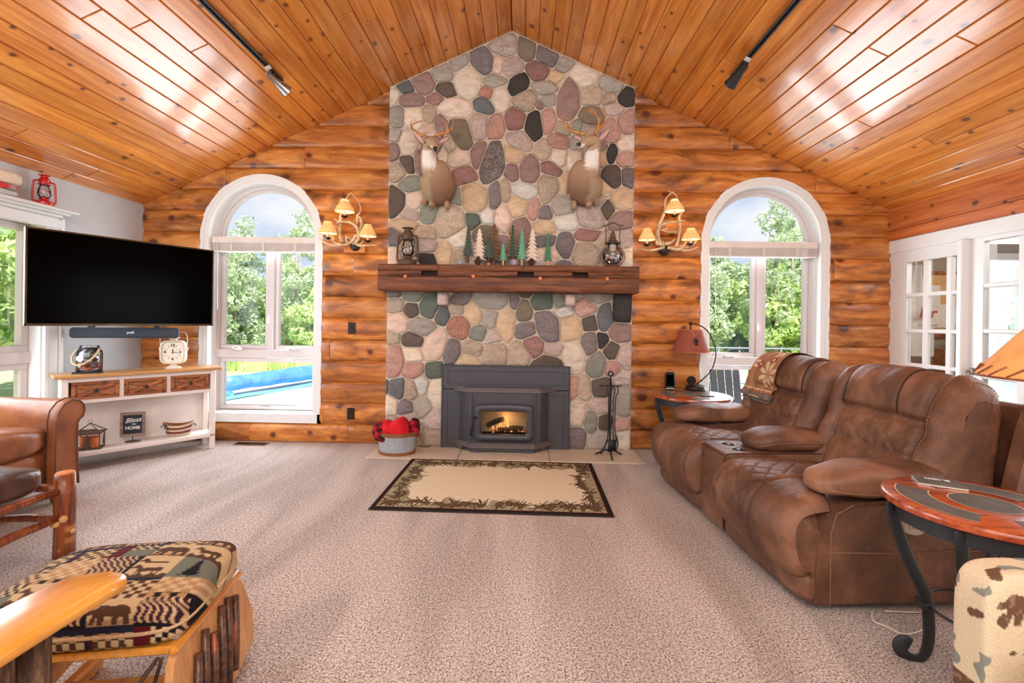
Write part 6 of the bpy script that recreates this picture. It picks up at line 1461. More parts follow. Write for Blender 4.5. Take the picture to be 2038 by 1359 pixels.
# ================================================================ SCONCES
def sconce(side,ox,oy,sc,base,block,shades,lines,lab):
    b0=aty(ox+base[0]/sc,oy+base[1]/sc,4.47)
    t=thing('antler_sconce',lab,'wall lamp',(b0.x,4.495,b0.z),group='antler wall lamps either side of the chimney')
    def Q(u,v,d): p=aty(ox+u/sc,oy+v/sc,4.495-d); return Vector((p.x-b0.x,-d,p.z-b0.z))
    MB().lathe([(.0,-.012),(.052,-.010),(.055,0),(.048,.022),(.03,.034),(.0,.036)],22,TR(0,0,0,R(90),0,0)).build('back_plate',M['bronze'],t,auto=True)
    if block:
        a=Q(block[0],block[1],.0); b=Q(block[2],block[3],.0); MB().box(a.x,b.x,-.012,.02,b.z,a.z,bev=.003).build('mounting_block',M['log'],t)
    for ln in lines:
        pts=[Q(u,v,d) for u,v,d in ln[0]]; s_=spline(pts,5); k=len(s_)
        MB().tube(s_,[ln[1]*1.4*(1-.78*(i/(k-1))**1.5) for i in range(k)],8).build('antler',M['antler'],t,True)
    for (u,vt,vb,rb,rt_,d) in shades:
        c_=Q(u,vb,d); tp=Q(u,vt,d); h_=tp.z-c_.z; rbm=rb/sc*4.35/900; rtm=rt_/sc*4.35/900
        TRm=TR(c_.x,c_.y,c_.z); nn=24
        MB().lathe([(rbm,0),(rbm*.80+rtm*.2,h_*.28),(rtm*1.05,h_*.9),(rtm,h_)][:4],nn,TRm,cap=False).build('lamp_shade',M['shade'],t,auto=False)
        o=t.children[-1] if len(t.children) else None
        m=MB(); q=nn
        m.lathe([(rbm*.97,0.002),(rtm*.95,h_*.97)],nn,TRm,cap=False); m.build('shade_lining',M['shadein'],t,True)
        MB().tube([(c_.x+rbm*math.cos(a),c_.y+rbm*math.sin(a),c_.z) for a in[2*math.pi*i/24 for i in range(25)]],.0022,5).build('laced_rim',M['edgew'],t,True)
        MB().cyl((c_.x,c_.y,c_.z-.045),(c_.x,c_.y,c_.z+h_*.4),.0105,n=10).build('candle_sleeve',M['cream'],t,True)
        MB().soft(c_.x,c_.y,c_.z+h_*.55,.024,.024,.034,k=2,n=4).build('bulb',M['bulb'],t,True)
        MB().lathe([(.0,-.022),(.008,-.020),(.034,-.004),(.036,0),(.0,0)],18,TR(c_.x,c_.y,c_.z-.042)).build('drip_cup',M['bronze'],t,auto=True)
        l=bpy.data.lights.new('sconce_bulb','POINT'); l.energy=1.6; l.color=(1,.66,.32); l.shadow_soft_size=.015
        o=bpy.data.objects.new('sconce_bulb',l); C.objects.link(o); o.location=Vector((b0.x,4.495,b0.z))+c_+Vector((0,0,-.004))
    # drop caps of the open shades
    return t
sconce(-1,630,375,9.708,(740,1110),(535,1060,940,1250),
 [(545,210,450,190,66,.16),(215,640,868,178,72,.15),(990,700,925,165,70,.15)],
 [([(500,1030,.06),(455,900,.07),(450,750,.08),(458,600,.10),(475,480,.08),(560,250,.05),(605,140,.05),(700,65,.06)],.013),
  ([(690,1060,.05),(790,1000,.08),(812,880,.10),(765,740,.11),(650,660,.12),(520,645,.12),(420,640,.13),(335,570,.15)],.014),([(430,648,.13),(395,670,.14),(362,686,.15)],.006),
  ([(800,850,.09),(870,720,.07),(850,590,.07),(790,520,.07),(850,440,.06),(840,330,.06),(770,200,.06),(670,100,.07)],.011),([(790,545,.07),(785,620,.09),(770,700,.11)],.009),
  ([(770,890,.10),(690,1010,.10),(560,1085,.10),(440,1080,.11),(330,1035,.12),(230,960,.15)],.010),([(330,1030,.12),(280,940,.13),(240,880,.15)],.006),([(330,1020,.12),(318,950,.12),(320,900,.12)],.005),([(240,1010,.13),(180,980,.14),(120,955,.15)],.006),
  ([(480,1110,.06),(300,1100,.08),(150,1040,.10),(40,940,.13)],.010),([(740,1060,.05),(850,1110,.07),(1000,1100,.10),(1170,1100,.15)],.010),([(800,1085,.06),(860,1060,.08),(905,1012,.11)],.007),([(600,1050,.05),(570,980,.07),(590,920,.08)],.008),([(560,940,.07),(640,960,.05),(720,1040,.03)],.012)],
 'antler wall lamp with three lit rawhide shades left of the chimney, on a wooden block')
sconce(1,1260,370,9.057,(575,1150),None,
 [(745,240,455,175,60,.16),(250,770,975,150,62,.15),(1040,765,965,165,66,.15)],
 [([(440,1070,.06),(430,900,.08),(468,720,.09),(540,540,.07),(580,420,.06),(575,300,.05),(620,190,.05),(750,90,.06)],.014),
  ([(505,1070,.06),(462,950,.09),(450,830,.10),(490,730,.11),(600,670,.12),(780,640,.13),(935,620,.15)],.013),
  ([(770,1095,.06),(820,950,.07),(850,750,.07),(835,560,.07),(900,430,.06),(810,260,.06),(760,150,.06),(625,85,.07)],.011),
  ([(560,1105,.06),(440,1140,.08),(280,1165,.10),(130,1130,.13)],.010),([(620,1110,.05),(820,1145,.09),(920,1070,.12),(1000,900,.15)],.012),([(850,1150,.09),(1000,1160,.12),(1180,1100,.15)],.009),([(940,1115,.10),(1080,1060,.13),(1150,980,.15)],.008),
  ([(560,1050,.04),(680,1020,.06),(760,955,.08)],.014),([(540,1080,.05),(540,1030,.07),(545,985,.08)],.008),([(500,800,.10),(570,785,.11),(640,755,.12)],.007),([(790,830,.07),(650,830,.09),(520,800,.10)],.009)],
 'antler wall lamp with three lit rawhide shades right of the chimney')
# ================================================================ TRACK LIGHTS
def track(pa,pb,ph,side,lab,lit,aim,head_off):
    A_=atroof(*pa,.02); B_=atroof(*pb,.02); A_,B_=B_,A_
    xx=(A_.x+B_.x)/2; z=roof(xx)
    t=thing('track_light',lab,'track light',(xx,A_.y,z-.002),rot=(0,AL*side,0))
    L_=A_.y-(-.9)
    m=MB().box(-.018,-.006,-L_,0,-.022,0).box(.006,.018,-L_,0,-.022,0).box(-.018,.018,-L_,0,-.006,0).box(-.018,.018,-.012,.0,-.024,0); m.build('rail',M['iron'],t)
    MB().box(-.0185,-.0165,-L_,0,-.023,-.019).box(.0165,.0185,-L_,0,-.023,-.019).build('rail_edge',M['chrome'],t)
    hy=head_off
    MB().box(-.022,.022,hy-.035,hy+.0,-.030,-.018).build('label_clip',M['trimw'],t)
    MB().box(-.012,.012,hy,hy+.07,-.034,-.02).tube([(0,hy+.03,-.03),(0,hy+.03,-.075),(0,hy+.02,-.10)],.007,6).build('swivel_arm',M['iron'],t,True)
    q=Vector(aim).normalized().to_track_quat('Z','Y').to_matrix().to_4x4(); Mx=Matrix.Translation((0,hy+.02,-.115))@q
    m=MB().lathe([(.0,-.085),(.008,-.085),(.010,-.07),(.022,-.062),(.024,-.02),(.026,.0),(.030,.012),(.048,.105),(.050,.108),(.046,.106),(.030,.03),(.0,.028)],22,Mx); m.build('lamp_head',M['chrome'] if lit else M['iron'],t,auto=True)
    MB().lathe([(.0,.085),(.030,.085),(.042,.100),(.0,.101)],20,Mx).build('spot_bulb',M['spot'] if lit else M['cream'],t,True)
    return t,Mx
track((403,0),(556,163),None,-1,'black ceiling track with a lit silver spotlight, on the left ceiling slope',True,(.25,.75,-.55),-.19)
track((1592,0),(1456,156),None,1,'black ceiling track with a dark spotlight, on the right ceiling slope',False,(-.1,.85,-.45),-.26)
# ================================================================ RECLINER LOVESEAT
lv=thing('recliner_loveseat','brown suede reclining loveseat with centre console and cup holders','sofa',(1.31,2.0,0),R(4.3))
SU=M['suede']
def sweep(name,fn,nu,nv,mat=SU,par=lv,close=False):
    return MB().grid(nu,nv,fn).build(name,mat,par,True)
def prof(P,t):   # P polyline of (a,z), t in 0..1 by length with catmull
    return None
def mkprof(P,k=8):
    S=spline([(a,0,z) for a,z in P],k); L_=[0]
    for i in range(1,len(S)): L_.append(L_[-1]+(S[i]-S[i-1]).length)
    def f(t):
        d=t*L_[-1]; i=1
        while i<len(L_)-1 and L_[i]<d: i+=1
        u=(d-L_[i-1])/max(1e-9,L_[i]-L_[i-1]); p=S[i-1].lerp(S[i],u); q=(S[i]-S[i-1]).normalized(); return p,Vector((q.z,0,-q.x)),d
    return f
def edge(u,e=.06,p=2.0):     # 1 in the middle, falls to 0 at ends (rounded)
    d=min(u,1-u)/e
    return 1 if d>=1 else math.sqrt(max(0,1-(1-d)**p))
seatP=[(.66,.43),(.45,.455),(.22,.470),(.05,.478),(-.06,.462),(-.125,.405),(-.150,.32),(-.135,.22),(-.09,.145),(-.055,.13)]
sf=mkprof(seatP)
def seat(b0,b1,lo,hi,name='seat_and_footrest'):
    def fn(u,t):
        p,n,d=sf(t); w_=max(0,min(1,(t-.42)/.12)); B0=b0+(lo-b0)*w_; B1=b1+(hi-b1)*w_; b=B0+(B1-B0)*u; e=edge(u,.10)
        off=-.045*(1-e)+.020*math.sin(math.pi*u)
        bb=(b-(b0+b1)/2)
        if .12<t<.86:
            q1=((d+bb)*9.5)%1; q2=((d-bb)*9.5)%1
            g=max(math.exp(-((q1-.5)/.07)**2),math.exp(-((q2-.5)/.07)**2)); off-=.0065*g*min(1,(t-.12)*8)*min(1,(.86-t)*6)*(abs(bb)<(b1-b0)*.36)
        off-= .012*math.exp(-((abs(bb)-(b1-b0)*.37)/.010)**2)
        off-= .016*math.exp(-((t-.30)/.018)**2)
        off+=.008*mnoise.noise(Vector((p.x*6,b*6,p.z*6)))
        n2=-n if n.z<0 and t<.4 else n
        return (p.x+n.x*off,b,p.z+n.z*off)
    # make sure the normal points outwards (up / forward)
    def fn2(u,t):
        p,n,d=sf(t)
        if t<.35 and n.z<0 or t>.6 and n.x>0: pass
        return fn(u,t)
    o=sweep(name,fn,70,120)
    for u in(0.,1.):
        R1=[Vector(fn(u,.40+.6*i/30)) for i in range(31)]; bq=R1[0].y+(.0 if u else .0)
        rr=[tuple(p) for p in R1]; inn=[(max(p.x+.0,.06),p.y,max(p.z-.0,.1) if p.x>.06 else min(p.z,.44)) for p in R1]
        m=MB(); m.add(rr+[(.30,R1[0].y,R1[0].z),(.30,R1[-1].y,R1[-1].z)],[tuple(range(33))][:0]+[(i,i+1,31) if i<15 else (i,i+1,32) for i in range(30)]+[(15,31,32)])
        m.build('side_gusset',SU,o)
    return o
# normal direction fix: profile runs back->front, outward = up/forward
_old=sf
def sf(t,_f=_old):
    p,n,d=_f(t); 
    return p,Vector((-n.x,0,-n.z)) if (n.z<0 or (abs(n.z)<.3 and n.x>0)) and False else -n if n.dot(Vector((-.3,0,1)))<0 and t<.5 else (-n if n.dot(Vector((-1,0,.1)))<0 and t>=.5 else n),d
seat(.215,.700,.012,.700); seat(.985,1.475,.985,1.70)
# base, kick panels
def blk(name,a0,a1,b0,b1,z0,z1,bev=.012,mat=SU): return MB().box(a0,a1,b0,b1,z0,z1,bev=bev).build(name,mat,lv,auto=True)
blk('base',.03,.98,.02,1.70,.025,.30)
for b0,b1 in((.005,.70),(.985,1.705)): MB().soft(-.005,(b0+b1)/2,.095,.13,b1-b0,.135,k=6,n=8).build('kick_panel',SU,lv,True)
for a,b in((.1,.1),(.9,.1),(.1,1.62),(.9,1.62)): MB().box(a-.03,a+.03,b-.03,b+.03,0,.03).build('foot',M['black'],lv)
# arms
def arm(b0,b1,out,name='arm'):
    P=[(-.035,.025),(.985,.025),(.985,.47),(.60,.50),(.16,.47),(.055,.44),(.0,.36),(-.025,.28)]
    m=MB(); n=len(P); m.add([(a,b0,z) for a,z in P]+[(a,b1,z) for a,z in P],[tuple(range(n-1,-1,-1)),tuple(range(n,2*n))]+[(i,(i+1)%n,n+(i+1)%n,n+i) for i in range(n)])
    me=m.mesh(name); 
    import bmesh; bm=bmesh.new(); bm.from_mesh(me); bmesh.ops.recalc_face_normals(bm,faces=bm.faces); bmesh.ops.bevel(bm,geom=bm.edges[:],offset=.014,segments=2,affect='EDGES'); bm.to_mesh(me); bm.free()
    o=link(name,me,SU,lv); me.polygons.foreach_set('use_smooth',[True]*len(me.polygons)); me.set_sharp_from_angle(angle=R(40))
    bc=(b0+b1)/2
    def f(v):
        s_=v.x/.36
        v=Vector((v.x,v.y*(1-.10*s_*s_),v.z*(1-.12*max(0,-s_)))); v.z+=-.030*max(0,-s_)**2+.010*mnoise.noise(v*9)
        v.z-=.010*math.exp(-((v.x-.10)/.010)**2)*(v.z>0); return v
    pad=MB().soft(.325,bc,.556,.61,(b1-b0)+.04,.138,k=3.2,n=18,fn=f).build('arm_pad',SU,o,True)
    y=bc+out*((b1-b0)/2+.030)
    pts=[(.03,y-out*.03,.54),(.08,y-out*.012,.530),(.2,y-out*.004,.522),(.4,y-out*.004,.524),(.55,y-out*.01,.53)]
    MB().tube(spline(pts,5),.0022,5).build('stitching',M['seam'],o)
    return o
a1=arm(.0,.205,-1); arm(1.485,1.71,1)
MB().tube([(.035,-.002,.262),(.30,-.003,.258),(.62,-.003,.262),(.98,-.002,.262)],.0025,5).tube([(.045,-.002,.03),(.045,-.002,.35)],.002,5).tube([(.045,-.003,.35),(.07,-.002,.43),(.15,.0,.468)],.002,5).build('side_seam',M['seam'],a1)
ctl=MB().prism([(.055*math.copysign(abs(math.cos(a))**.8,math.cos(a)),.036*math.sin(a)) for a in[2*math.pi*i/26 for i in range(26)]],-.004,.004,TR(.42,-.004,.375,0,R(8),0)).build('recline_control',M['cream'],a1)
m=MB()
for (x,z,r_) in((-.015,.0,.011),(.018,.0,.011)): m.tube([(.42+x+r_*math.cos(a),-.009,.375+z+r_*math.sin(a)) for a in[2*math.pi*i/14 for i in range(15)]],.0018,4)
m.tube([(.42+.048*math.cos(a),-.009,.375+.030*math.sin(a)) for a in[2*math.pi*i/22 for i in range(23)]],.0015,4); m.build('control_buttons',M['tub_cream'],ctl)
# console
cb0,cb1=.708,.978; bc=(cb0+cb1)/2
m=MB(); P=[(-.055,.035),(.60,.035),(.60,.485),(.02,.492),(-.04,.486),(-.058,.46)]
n=len(P); m.add([(a,cb0,z) for a,z in P]+[(a,cb1,z) for a,z in P],[tuple(range(n-1,-1,-1)),tuple(range(n,2*n))]+[(i,(i+1)%n,n+(i+1)%n,n+i) for i in range(n)])
co=m.build('console',SU,lv)
for b in(bc-.062,bc+.062):
    MB().lathe([(.038,.0),(.042,.002),(.040,.0045),(.038,.003)],26,TR(.075,b,.490)).build('cup_holder',M['chrome'],co,True); MB().lathe([(.0,.0035),(.0385,.0035),(.0385,.001)],24,TR(.075,b,.4905)).build('cup_well',M['cup'],co,True)
MB().tube([(-.055,cb0-.001,.04),(-.055,cb0-.001,.46),(-.03,cb0-.001,.487),(.55,cb0-.001,.486)],.0025,5).tube([(-.057,cb0,.475),(-.057,cb1,.475)],.0022,5).build('welt',M['seamd'],co)
MB().soft(.40,bc,.545,.50,.285,.125,k=3,n=16,fn=lambda v:v+Vector((0,0,-.02*max(0,-v.x/.25)**2+.006*mnoise.noise(v*10)))).build('console_pad',SU,co,True)
MB().tube(spline([(.16,bc-.138,.53),(.30,bc-.147,.548),(.50,bc-.147,.552),(.62,bc-.13,.54)],5),.0022,5).build('stitching',M['seam'],co)
# backs
bP=[(.50,.42),(.535,.50),(.575,.60),(.615,.70),(.640,.76),(.655,.83),(.695,.93),(.755,.995),(.835,1.015),(.905,.985),(.935,.90),(.92,.70),(.90,.45)]
bf=mkprof(bP)
def bpoint(b0,b1,u,t,extra=0):
    p,n,d=bf(t); 
    cm=Vector((.80,0,.72)); 
    if n.dot(p-cm)<0: n=-n
    b=b0+(b1-b0)*u; W_=b1-b0; s=abs(b-(b0+b1)/2)/(W_/2)
    off=-.075*(1-edge(u,.12))
    zc_=p.z
    # bolsters: outer 20% ; centre split head / lumbar
    front=max(0,min(1,(.60-t)/.08))
    groove=math.exp(-((s-.66)/.035)**2)
    off-=.030*groove*(.5+.5*front)
    if s<.66: off-= (.028*math.exp(-((t-.295)/.014)**2)+.014*math.exp(-((t-.16)/.012)**2))
    if s<.66 and .30<t<.55: off+=.028*math.sin(math.pi*(t-.30)/.25)*(1-(s/.66)**4)
    if s<.60 and .17<t<.285:
        q1=((d+b)*9)%1; q2=((d-b)*9)%1; off-=.006*max(math.exp(-((q1-.5)/.08)**2),math.exp(-((q2-.5)/.08)**2))
    if s>.66: off+=.014*math.sin(math.pi*(s-.66)/.34)+.006*mnoise.noise(Vector((b*5,t*26,0)))
    off+=.011*mnoise.noise(Vector((p.x*7,b*5,p.z*7)))+.005*mnoise.noise(Vector((p.x*3,b*22,p.z*14)))
    off+=extra
    zdrop=-.035*s**4*max(0,min(1,(t-.35)*4))
    return Vector((p.x+n.x*off,b,p.z+n.z*off+zdrop))
def back(b0,b1):
    o=sweep('backrest',lambda u,t: tuple(bpoint(b0,b1,u,t)),90,110)
    for u in(0.0,1.0):
        ring=[bpoint(b0,b1,u,i/24) for i in range(25)]; MB().add([tuple(p) for p in ring],[tuple(range(25))]).build('back_side',SU,o)
    return o
bk1=back(.06,.83); bk2=back(.88,1.70)
# stitched seams on near bolster, headrest wrap
for u in(.045,.115): 
    m=MB(); 
    for i in range(0,52): 
        p=bpoint(.06,.83,u,.03+i*.0115,.003); q=bpoint(.06,.83,u,.03+(i+.55)*.0115,.003); m.tube([p,q],.0022,4)
    m.build('stitching',M['seam'],bk1)
def wrap(b0,b1,u0,u1,par):
    m=MB().grid(26,30,lambda u,t: tuple(bpoint(b0,b1,u0+(u1-u0)*u,.31+.27*t,.009*edge(u,.06)*edge(t,.06)+.001)))
    o=m.build('headrest_wrap',SU,par,True)
    for uu in(u0,u1): MB().tube([bpoint(b0,b1,uu,.31+.27*i/30,.004) for i in range(31)],.003,5).build('wrap_edge',M['seamd'],o)
wrap(.06,.83,.34,.80,bk1); wrap(.88,1.70,.20,.62,bk2)
# rear frame panel of the near seat
m=MB(); P=[(.76,.10),(1.00,.10),(1.06,.93),(.985,.95),(.93,.80)]; n=len(P); m.add([(a,-.03,z) for a,z in P]+[(a,.03,z) for a,z in P],[tuple(range(n-1,-1,-1)),tuple(range(n,2*n))]+[(i,(i+1)%n,n+(i+1)%n,n+i) for i in range(n)]); m.build('back_frame',SU,lv)
blk('rear_panel',.96,1.03,.0,1.70,.10,.90)
# throw
t=thing('snowflake_throw','brown throw with cream snowflakes and red border folded over the far backrest','throw',(1.31,2.0,0),R(4.3))
def thr(u,v):
    tt=.62-.41*v; uu=.44+.46*u+.08*v*(1-u*.3); p=bpoint(.88,1.70,uu,max(tt,.24),.022+.006*math.sin(u*9+v*3))
    if v>.8: p=p+Vector((-.03*(v-.8)*5,0,-.02*(v-.8)*5))
    return tuple(p)
NU,NV=110,150
m=MB().grid(NU,NV,thr); me=m.mesh('throw_cloth',True)
ca=me.color_attributes.new('Col','FLOAT_COLOR','POINT'); BRc=sr((168,122,92)); CRc=sr((226,196,158)); RDc=sr((140,52,50))
def thc(u,v):
    if v>.965: return CRc
    if .835<v<.955:
        if v<.85 or v>.94: return CRc
        k=(u*9)%1; d=abs(k-.5)*2+abs((v-.895)/.035); return RDc if .35<d<.85 else (BRc if d<1.1 else BRc)
    def flake(cu_,cv_,s_):
        x=(u-cu_)*.62/s_; y=(v-cv_)/s_; r_=math.hypot(x,y); a=math.atan2(y,x)
        if r_>1: return False
        k=(a/(math.pi/4))%1; lim=abs(k-.5)*2
        return r_<1-.0*lim and abs(k-.5)<.40-.25*abs(r_-.55)/.45 and r_>.10
    for cu_,cv_,s_ in((.30,.64,.17),(.25,.26,.16),(.78,.02,.15),(1.0,.5,.12)):
        if flake(cu_,cv_,s_): return CRc
    for cu_,cv_ in((.68,.30),(.62,.52),(.30,.45)):
        d=abs(u-cu_)/.16+abs(v-cv_)/.085
        if d<.32: return CRc
        if d<.6: return RDc
        if d<.8 and cv_<.4: return BRc
        if d<1.05 and cv_<.4: return CRc
    return BRc
cc=np.ones(((NU+1)*(NV+1),4),dtype=np.float32)
for j in range(NV+1):
    for i in range(NU+1): cc[j*(NU+1)+i,:3]=thc(i/NU,j/NV)
ca.data.foreach_set('color',cc.ravel()); link('throw_cloth',me,vcmat('knit_throw',.95,.5,260,.05),t)
Pb=[Vector(thr(i/10,1.0)) for i in range(11)]
gr2=plain('throw_lining',(120,108,100),.95,bump=.5,scale=80)
m=MB(); m.tube([p+Vector((.022,0,.012)) for p in Pb],[.020+.006*math.sin(i) for i in range(11)],12); m.build('rolled_hem',gr2,t,True)
m=MB().grid(20,14,lambda u,v: tuple(Vector(thr(u,.72+.34*v) if v<.82 else thr(u,1.0))+Vector((.016,0,-.012-.02*v)))); m.build('under_layer',gr2,t,True)
# ================================================================ ROUND END TABLES
def round_table(cx_,cy_,H_,rad,rot,lab,angs):
    t=thing('round_end_table',lab,'side table',(cx_,cy_,0),rot,'matching round wood and slate end tables')
    MB().lathe([(.0,H_-.032),(rad-.012,H_-.032),(rad-.002,H_-.026),(rad,H_-.012),(rad-.004,H_-.003),(rad-.010,H_),(.0,H_)],64).build('table_top',M['rim'],t,auto=True)
    def arc(r0,r1,a0,a1,z,mat,nm,nn=26):
        m=MB(); vs=[]
        for i in range(nn+1):
            a=R(a0+(a1-a0)*i/nn); 
            for r_ in(r0,r1): vs.append((r_*math.cos(a),r_*math.sin(a),z))
        m.add(vs,[(2*i,2*i+1,2*i+3,2*i+2) for i in range(nn)]); return m.build(nm,mat,t)
    tn=plain('pale_grout',(206,176,150),.5)
    for k in range(3):
        a0=k*120+10
        arc(rad*.52,rad*.84,a0,a0+92,H_+.0012,M['slate'],'slate_inlay'); arc(rad*.835,rad*.85,a0-1,a0+93,H_+.0016,tn,'grout_line'); arc(rad*.505,rad*.52,a0-1,a0+93,H_+.0016,tn,'grout_line')
    arc(0,rad*.33,0,360,H_+.0012,M['slate'],'slate_centre',40); arc(rad*.325,rad*.34,0,360,H_+.0016,tn,'grout_line',40)
    MB().lathe([(rad-.035,H_-.032),(rad-.030,H_-.032),(rad-.030,H_-.085),(rad-.035,H_-.085)],56).lathe([(rad-.035,H_-.085),(rad-.035,H_-.032)],56).build('iron_apron',M['tiron'],t,auto=True)
    for a in angs:
        a=R(a); c_,s_=math.cos(a),math.sin(a)
        def rp(r_,z): return (c_*r_,s_*r_,z)
        P=spline([rp(rad-.026,H_-.035),rp(rad-.030,H_-.10),rp(rad-.075,H_-.24),rp(rad-.125,H_-.36),rp(rad-.138,H_-.45),rp(rad-.138,H_-.540),rp(rad-.122,.026),rp(rad-.092,.010),rp(rad-.062,.022),rp(rad-.054,.050),rp(rad-.070,.068),rp(rad-.086,.062)],6)
        MB().tube(P,.0042,8,flat=5.5).build('scroll_leg',M['tiron'],t,True)
        MB().soft(*rp(rad-.026,H_-.055),.014,.014,.014,k=2,n=2).build('rivet',M['iron'],t,True)
        p1=rp(rad-.118,H_-.40); MB().box(-.010,.010,-.030,.030,-.014,.014,TR(p1[0],p1[1],p1[2],0,0,a),bev=.003).build('clasp',M['tiron'],t)
    MB().tube([((rad-.135)*math.cos(q),(rad-.135)*math.sin(q),H_-.40) for q in[2*math.pi*i/30 for i in range(31)]],.006,6).build('tie_ring',M['tiron'],t,True)
    return t
NT=(1.665,1.660); FT=(1.520,4.085)
round_table(*NT,.622,.292,0,'round end table of reddish wood inlaid with slate, in the right foreground',[160,214,340,40])
round_table(*FT,.622,.335,0,'round end table of reddish wood inlaid with slate, carrying the bronze arc lamp',[183,245,3,65])
p=atz(1868,962,.622); t=thing('slate_coaster','dark lettered coaster with raw pale edge on the near round table','coaster',(p.x,p.y,.622),R(-28))
MB().box(-.075,.075,-.052,.052,.0,.004,bev=.001).build('backing',M['paper'],t); MB().box(-.073,.073,-.050,.050,.004,.009,bev=.001).build('slate_plate',M['slate'],t)
link('lettering',text_me('HOME',.028,TR(.0,.022,.0095,0,0,0),bold=.0003),M['chalkw'],t)
# big shade lamp near right
t=thing('rawhide_table_lamp','large table lamp with laced rawhide shade at the right frame edge','lamp',(1.955,1.60,.622))
rb_,rt2_,hb,ht=.285,.095,.455,.70
MB().lathe([(rb_,hb),(.245,hb+.055),(.17,hb+.155),(rt2_,ht)],48,cap=False).build('rawhide_shade',M['shade2'],t,True)
m=MB()
for k in range(26):
    a=2*math.pi*k/26; b=a+.16; m.tube([((rb_-.002)*math.cos(a),(rb_-.002)*math.sin(a),hb+.004),((.262)*math.cos(b),(.262)*math.sin(b),hb+.038)],.0035,5)
m.tube([(rb_*math.cos(a),rb_*math.sin(a),hb) for a in[2*math.pi*i/40 for i in range(41)]],.004,6); m.build('leather_lacing',M['drawer'],t,True)
MB().lathe([(.0,0),(.075,0),(.078,.015),(.05,.03),(.03,.06),(.045,.12),(.05,.18),(.03,.27),(.014,.32),(.010,.50),(.0,.50)],26).build('lamp_base',M['bronze'],t,auto=True)
MB().soft(0,0,.53,.06,.06,.09,k=2,n=5).build('bulb',M['bulb'],t,True)
MB().tube([(0,0,.5),(0,0,.70)],.003,5).tube([(-.095,0,.70),(.095,0,.70)],.002,4).build('shade_spider',M['bronze'],t)
# far table things
Hf=.622
def ftp(px,py,Y): p=aty(px,py,Y); return p
b=atz(1384,776,.622); bx_,by_=b.x,b.y
t=thing('arc_table_lamp','bronze arc table lamp with rust red shade on the far round table','lamp',(bx_,by_,.622))
MB().lathe([(.0,0),(.098,0),(.10,.010),(.090,.020),(.088,.034),(.092,.040),(.070,.050),(.0,.052)],32).build('base',M['bronze'],t,auto=True)
def q(px,py,dy=0): p=aty(px,py,by_+dy); return Vector((p.x-bx_,dy,p.z-.622))
arcP=spline([q(1386,764),q(1396,757),q(1415,738),q(1424,712),q(1423,690),q(1412,664),q(1396,649),q(1376,643)],6)
MB().tube(arcP,.0058,7).build('arc_arm',M['bronze'],t,True)
m=MB()
for px,py in((1396,757),(1414,739)): p=q(px,py); m.soft(p.x,p.y,p.z,.022,.022,.020,k=2,n=3)
m.build('arm_knuckle',M['bronze'],t,True)
MB().tube([q(1423,690),q(1412,727),q(1398,757)],.0012,4).build('fishing_line',M['bronze'],t)
s0=q(1374,700); s1=q(1374,656); hs=s1.z-s0.z; Y_=by_/900
ms_=MB().lathe([(36*Y_,0),(31*Y_,hs*.25),(26.5*Y_,hs*.6),(21.5*Y_,hs)],32,TR(s0.x,0,s0.z),cap=False); sh_=ms_.build('lamp_shade',M['shaderust'],t,True)
MB().tube([(s0.x+36*Y_*math.cos(a),36*Y_*math.sin(a),s0.z) for a in[2*math.pi*i/32 for i in range(33)]],.003,5).tube([(s0.x+21.5*Y_*math.cos(a),21.5*Y_*math.sin(a),s1.z) for a in[2*math.pi*i/32 for i in range(33)]],.003,5).build('shade_trim',M['block'],sh_,True)
m=MB().tube([(s0.x-.03,-21.6*Y_,s1.z-.004),(s0.x,-25*Y_,s1.z-.06),(s0.x+.03,-21.6*Y_,s1.z-.004)],.002,4); m.build('tassel_cord',M['lwood'],sh_)
m=MB(); 
for x,z in((-.012,-.10),(.012,-.10),(0,-.085),(-.006,-.125),(.010,-.13)): m.soft(s0.x+x,-30*Y_,s1.z+z,.022,.012,.032,k=2,n=3)
m.build('pine_cone_charm',M['bronze'],sh_,True)
MB().cyl((s0.x,0,s1.z-.01),(s0.x,0,s1.z+.055),.007,n=10).soft(s0.x,0,s1.z+.06,.035,.02,.03,k=4,n=3).build('finial',M['bronze'],t,True)
c_=q(1376,757,-.03); m=MB().lathe([(.0,-.012),(.040,-.012),(.043,0),(.040,.012),(.0,.012)],24,TR(c_.x,c_.y,c_.z,R(90),0,0)); m.tube([(c_.x+.022*math.cos(a),c_.y-.014,c_.z+.022*math.sin(a)) for a in[2*math.pi*i/18 for i in range(19)]],.003,5).cyl((c_.x,c_.y,.04),(c_.x,c_.y,c_.z-.04),.006); m.build('fishing_reel',M['bronze'],t,auto=True)
b=atz(1333,775,.622); t=thing('digital_clock','black upright digital clock on the left of the far round table','clock',(b.x,b.y,.622),R(-8))
MB().box(-.045,.045,-.022,.022,0,.165,bev=.012).build('body',M['black'],t,auto=True); MB().box(-.033,.033,-.0245,-.021,.035,.145,bev=.002).build('display',M['screen'],t); MB().box(-.04,.04,-.024,-.021,.006,.020,bev=.002).build('button_strip',M['chrome'],t)
b=atz(1404,788,.622); t=thing('leather_coaster','small dark coaster at the front of the far round table','coaster',(b.x,b.y,.622),R(12)); MB().box(-.055,.055,-.05,.05,0,.007,bev=.002).build('plate',M['bronze'],t)
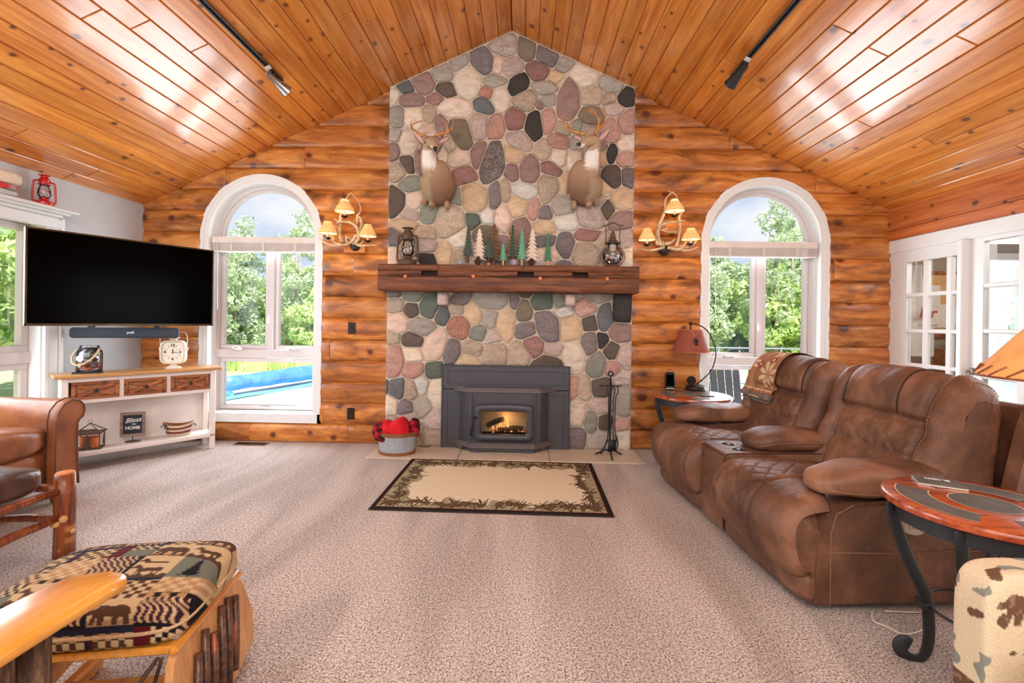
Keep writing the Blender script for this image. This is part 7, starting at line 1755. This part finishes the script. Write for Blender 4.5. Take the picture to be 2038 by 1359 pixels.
# cable on carpet
t=thing('lamp_cable','pale electric cable lying on the carpet under the near round table','cable',(0,0,0))
MB().tube(spline([atz(1735,1218,.006),atz(1738,1235,.006),atz(1765,1247,.006),atz(1800,1262,.006),atz(1840,1250,.006),atz(1850,1222,.006),atz(1800,1218,.006),atz(1760,1216,.006)],6),.0035,6).build('flex',M['cream'],t,True)
# ================================================================ BEAR PRINT CHAIR
bc_=thing('bear_print_armchair','cream armchair printed with brown bears, cut off by the lower right corner','armchair',(1.185,.62,0))
CB=sr((222,204,172)); BB=sr((112,84,66)); GG=sr((140,142,130))
def bear(x,y,z):
    # side faces use x,z ; front face uses y,z
    x-=3.02; y-=3; z-=.02
    iv=int(math.floor((z-.505)/.24)); zz=(z-.505-.24*iv)/.105; u=(x-.005-.06*(iv%2))/.145; fu=(u%1.35); iu=int(u//1.35); fv=zz/1.9; bu=fu
    if 0<zz<1 and fu<1 and inpoly(fu,zz,BEAR): return BB if mnoise.noise(Vector((x*60,y*60,z*60)))<.25 else sr((146,116,92))
    n_=mnoise.noise(Vector((x*26,y*26,z*26)))
    if (fu>1.05 or zz>1.2 or x<.0) and n_>(.12 if x<0 else .26) and mnoise.noise(Vector((x*7,z*7,3)))>0: return GG
    if n_>.42: return BB
    return CB
bearm=vcmat('bear_fabric',.95,.5,300,.05)
def bp(name,w_,d_,h_,loc,k=6,nn=60,fn=None):
    m=MB(); m.soft(0,0,0,w_,d_,h_,k=k,n=nn,fn=fn); me=m.mesh(name,True); lx=Vector(loc); vcol(me,lambda c: bear(c[0]+lx.x+3.02,c[1]+lx.y+3,c[2]+lx.z+.02)); return link(name,me,bearm,bc_,loc)
bp('armrest',.60,.11,.63,(.285,.585,.322),k=9,nn=150); bp('armrest',.80,.20,.62,(.42,-.22,.325),k=7,nn=30)
bp('seat_cushion',.74,.58,.20,(.33,.17,.40),k=5,nn=50); bp('seat_base',.76,.58,.28,(.42,.17,.20),k=9,nn=24); bp('backrest',.22,.62,.62,(.78,.17,.66),k=5,nn=30)
for x,y in((.08,.58),(.08,-.25),(.74,.58),(.74,-.25)): MB().box(x-.025,x+.025,y-.025,y+.025,0,.04).build('foot',M['hick'],bc_)
bpy.context.view_layer.update()
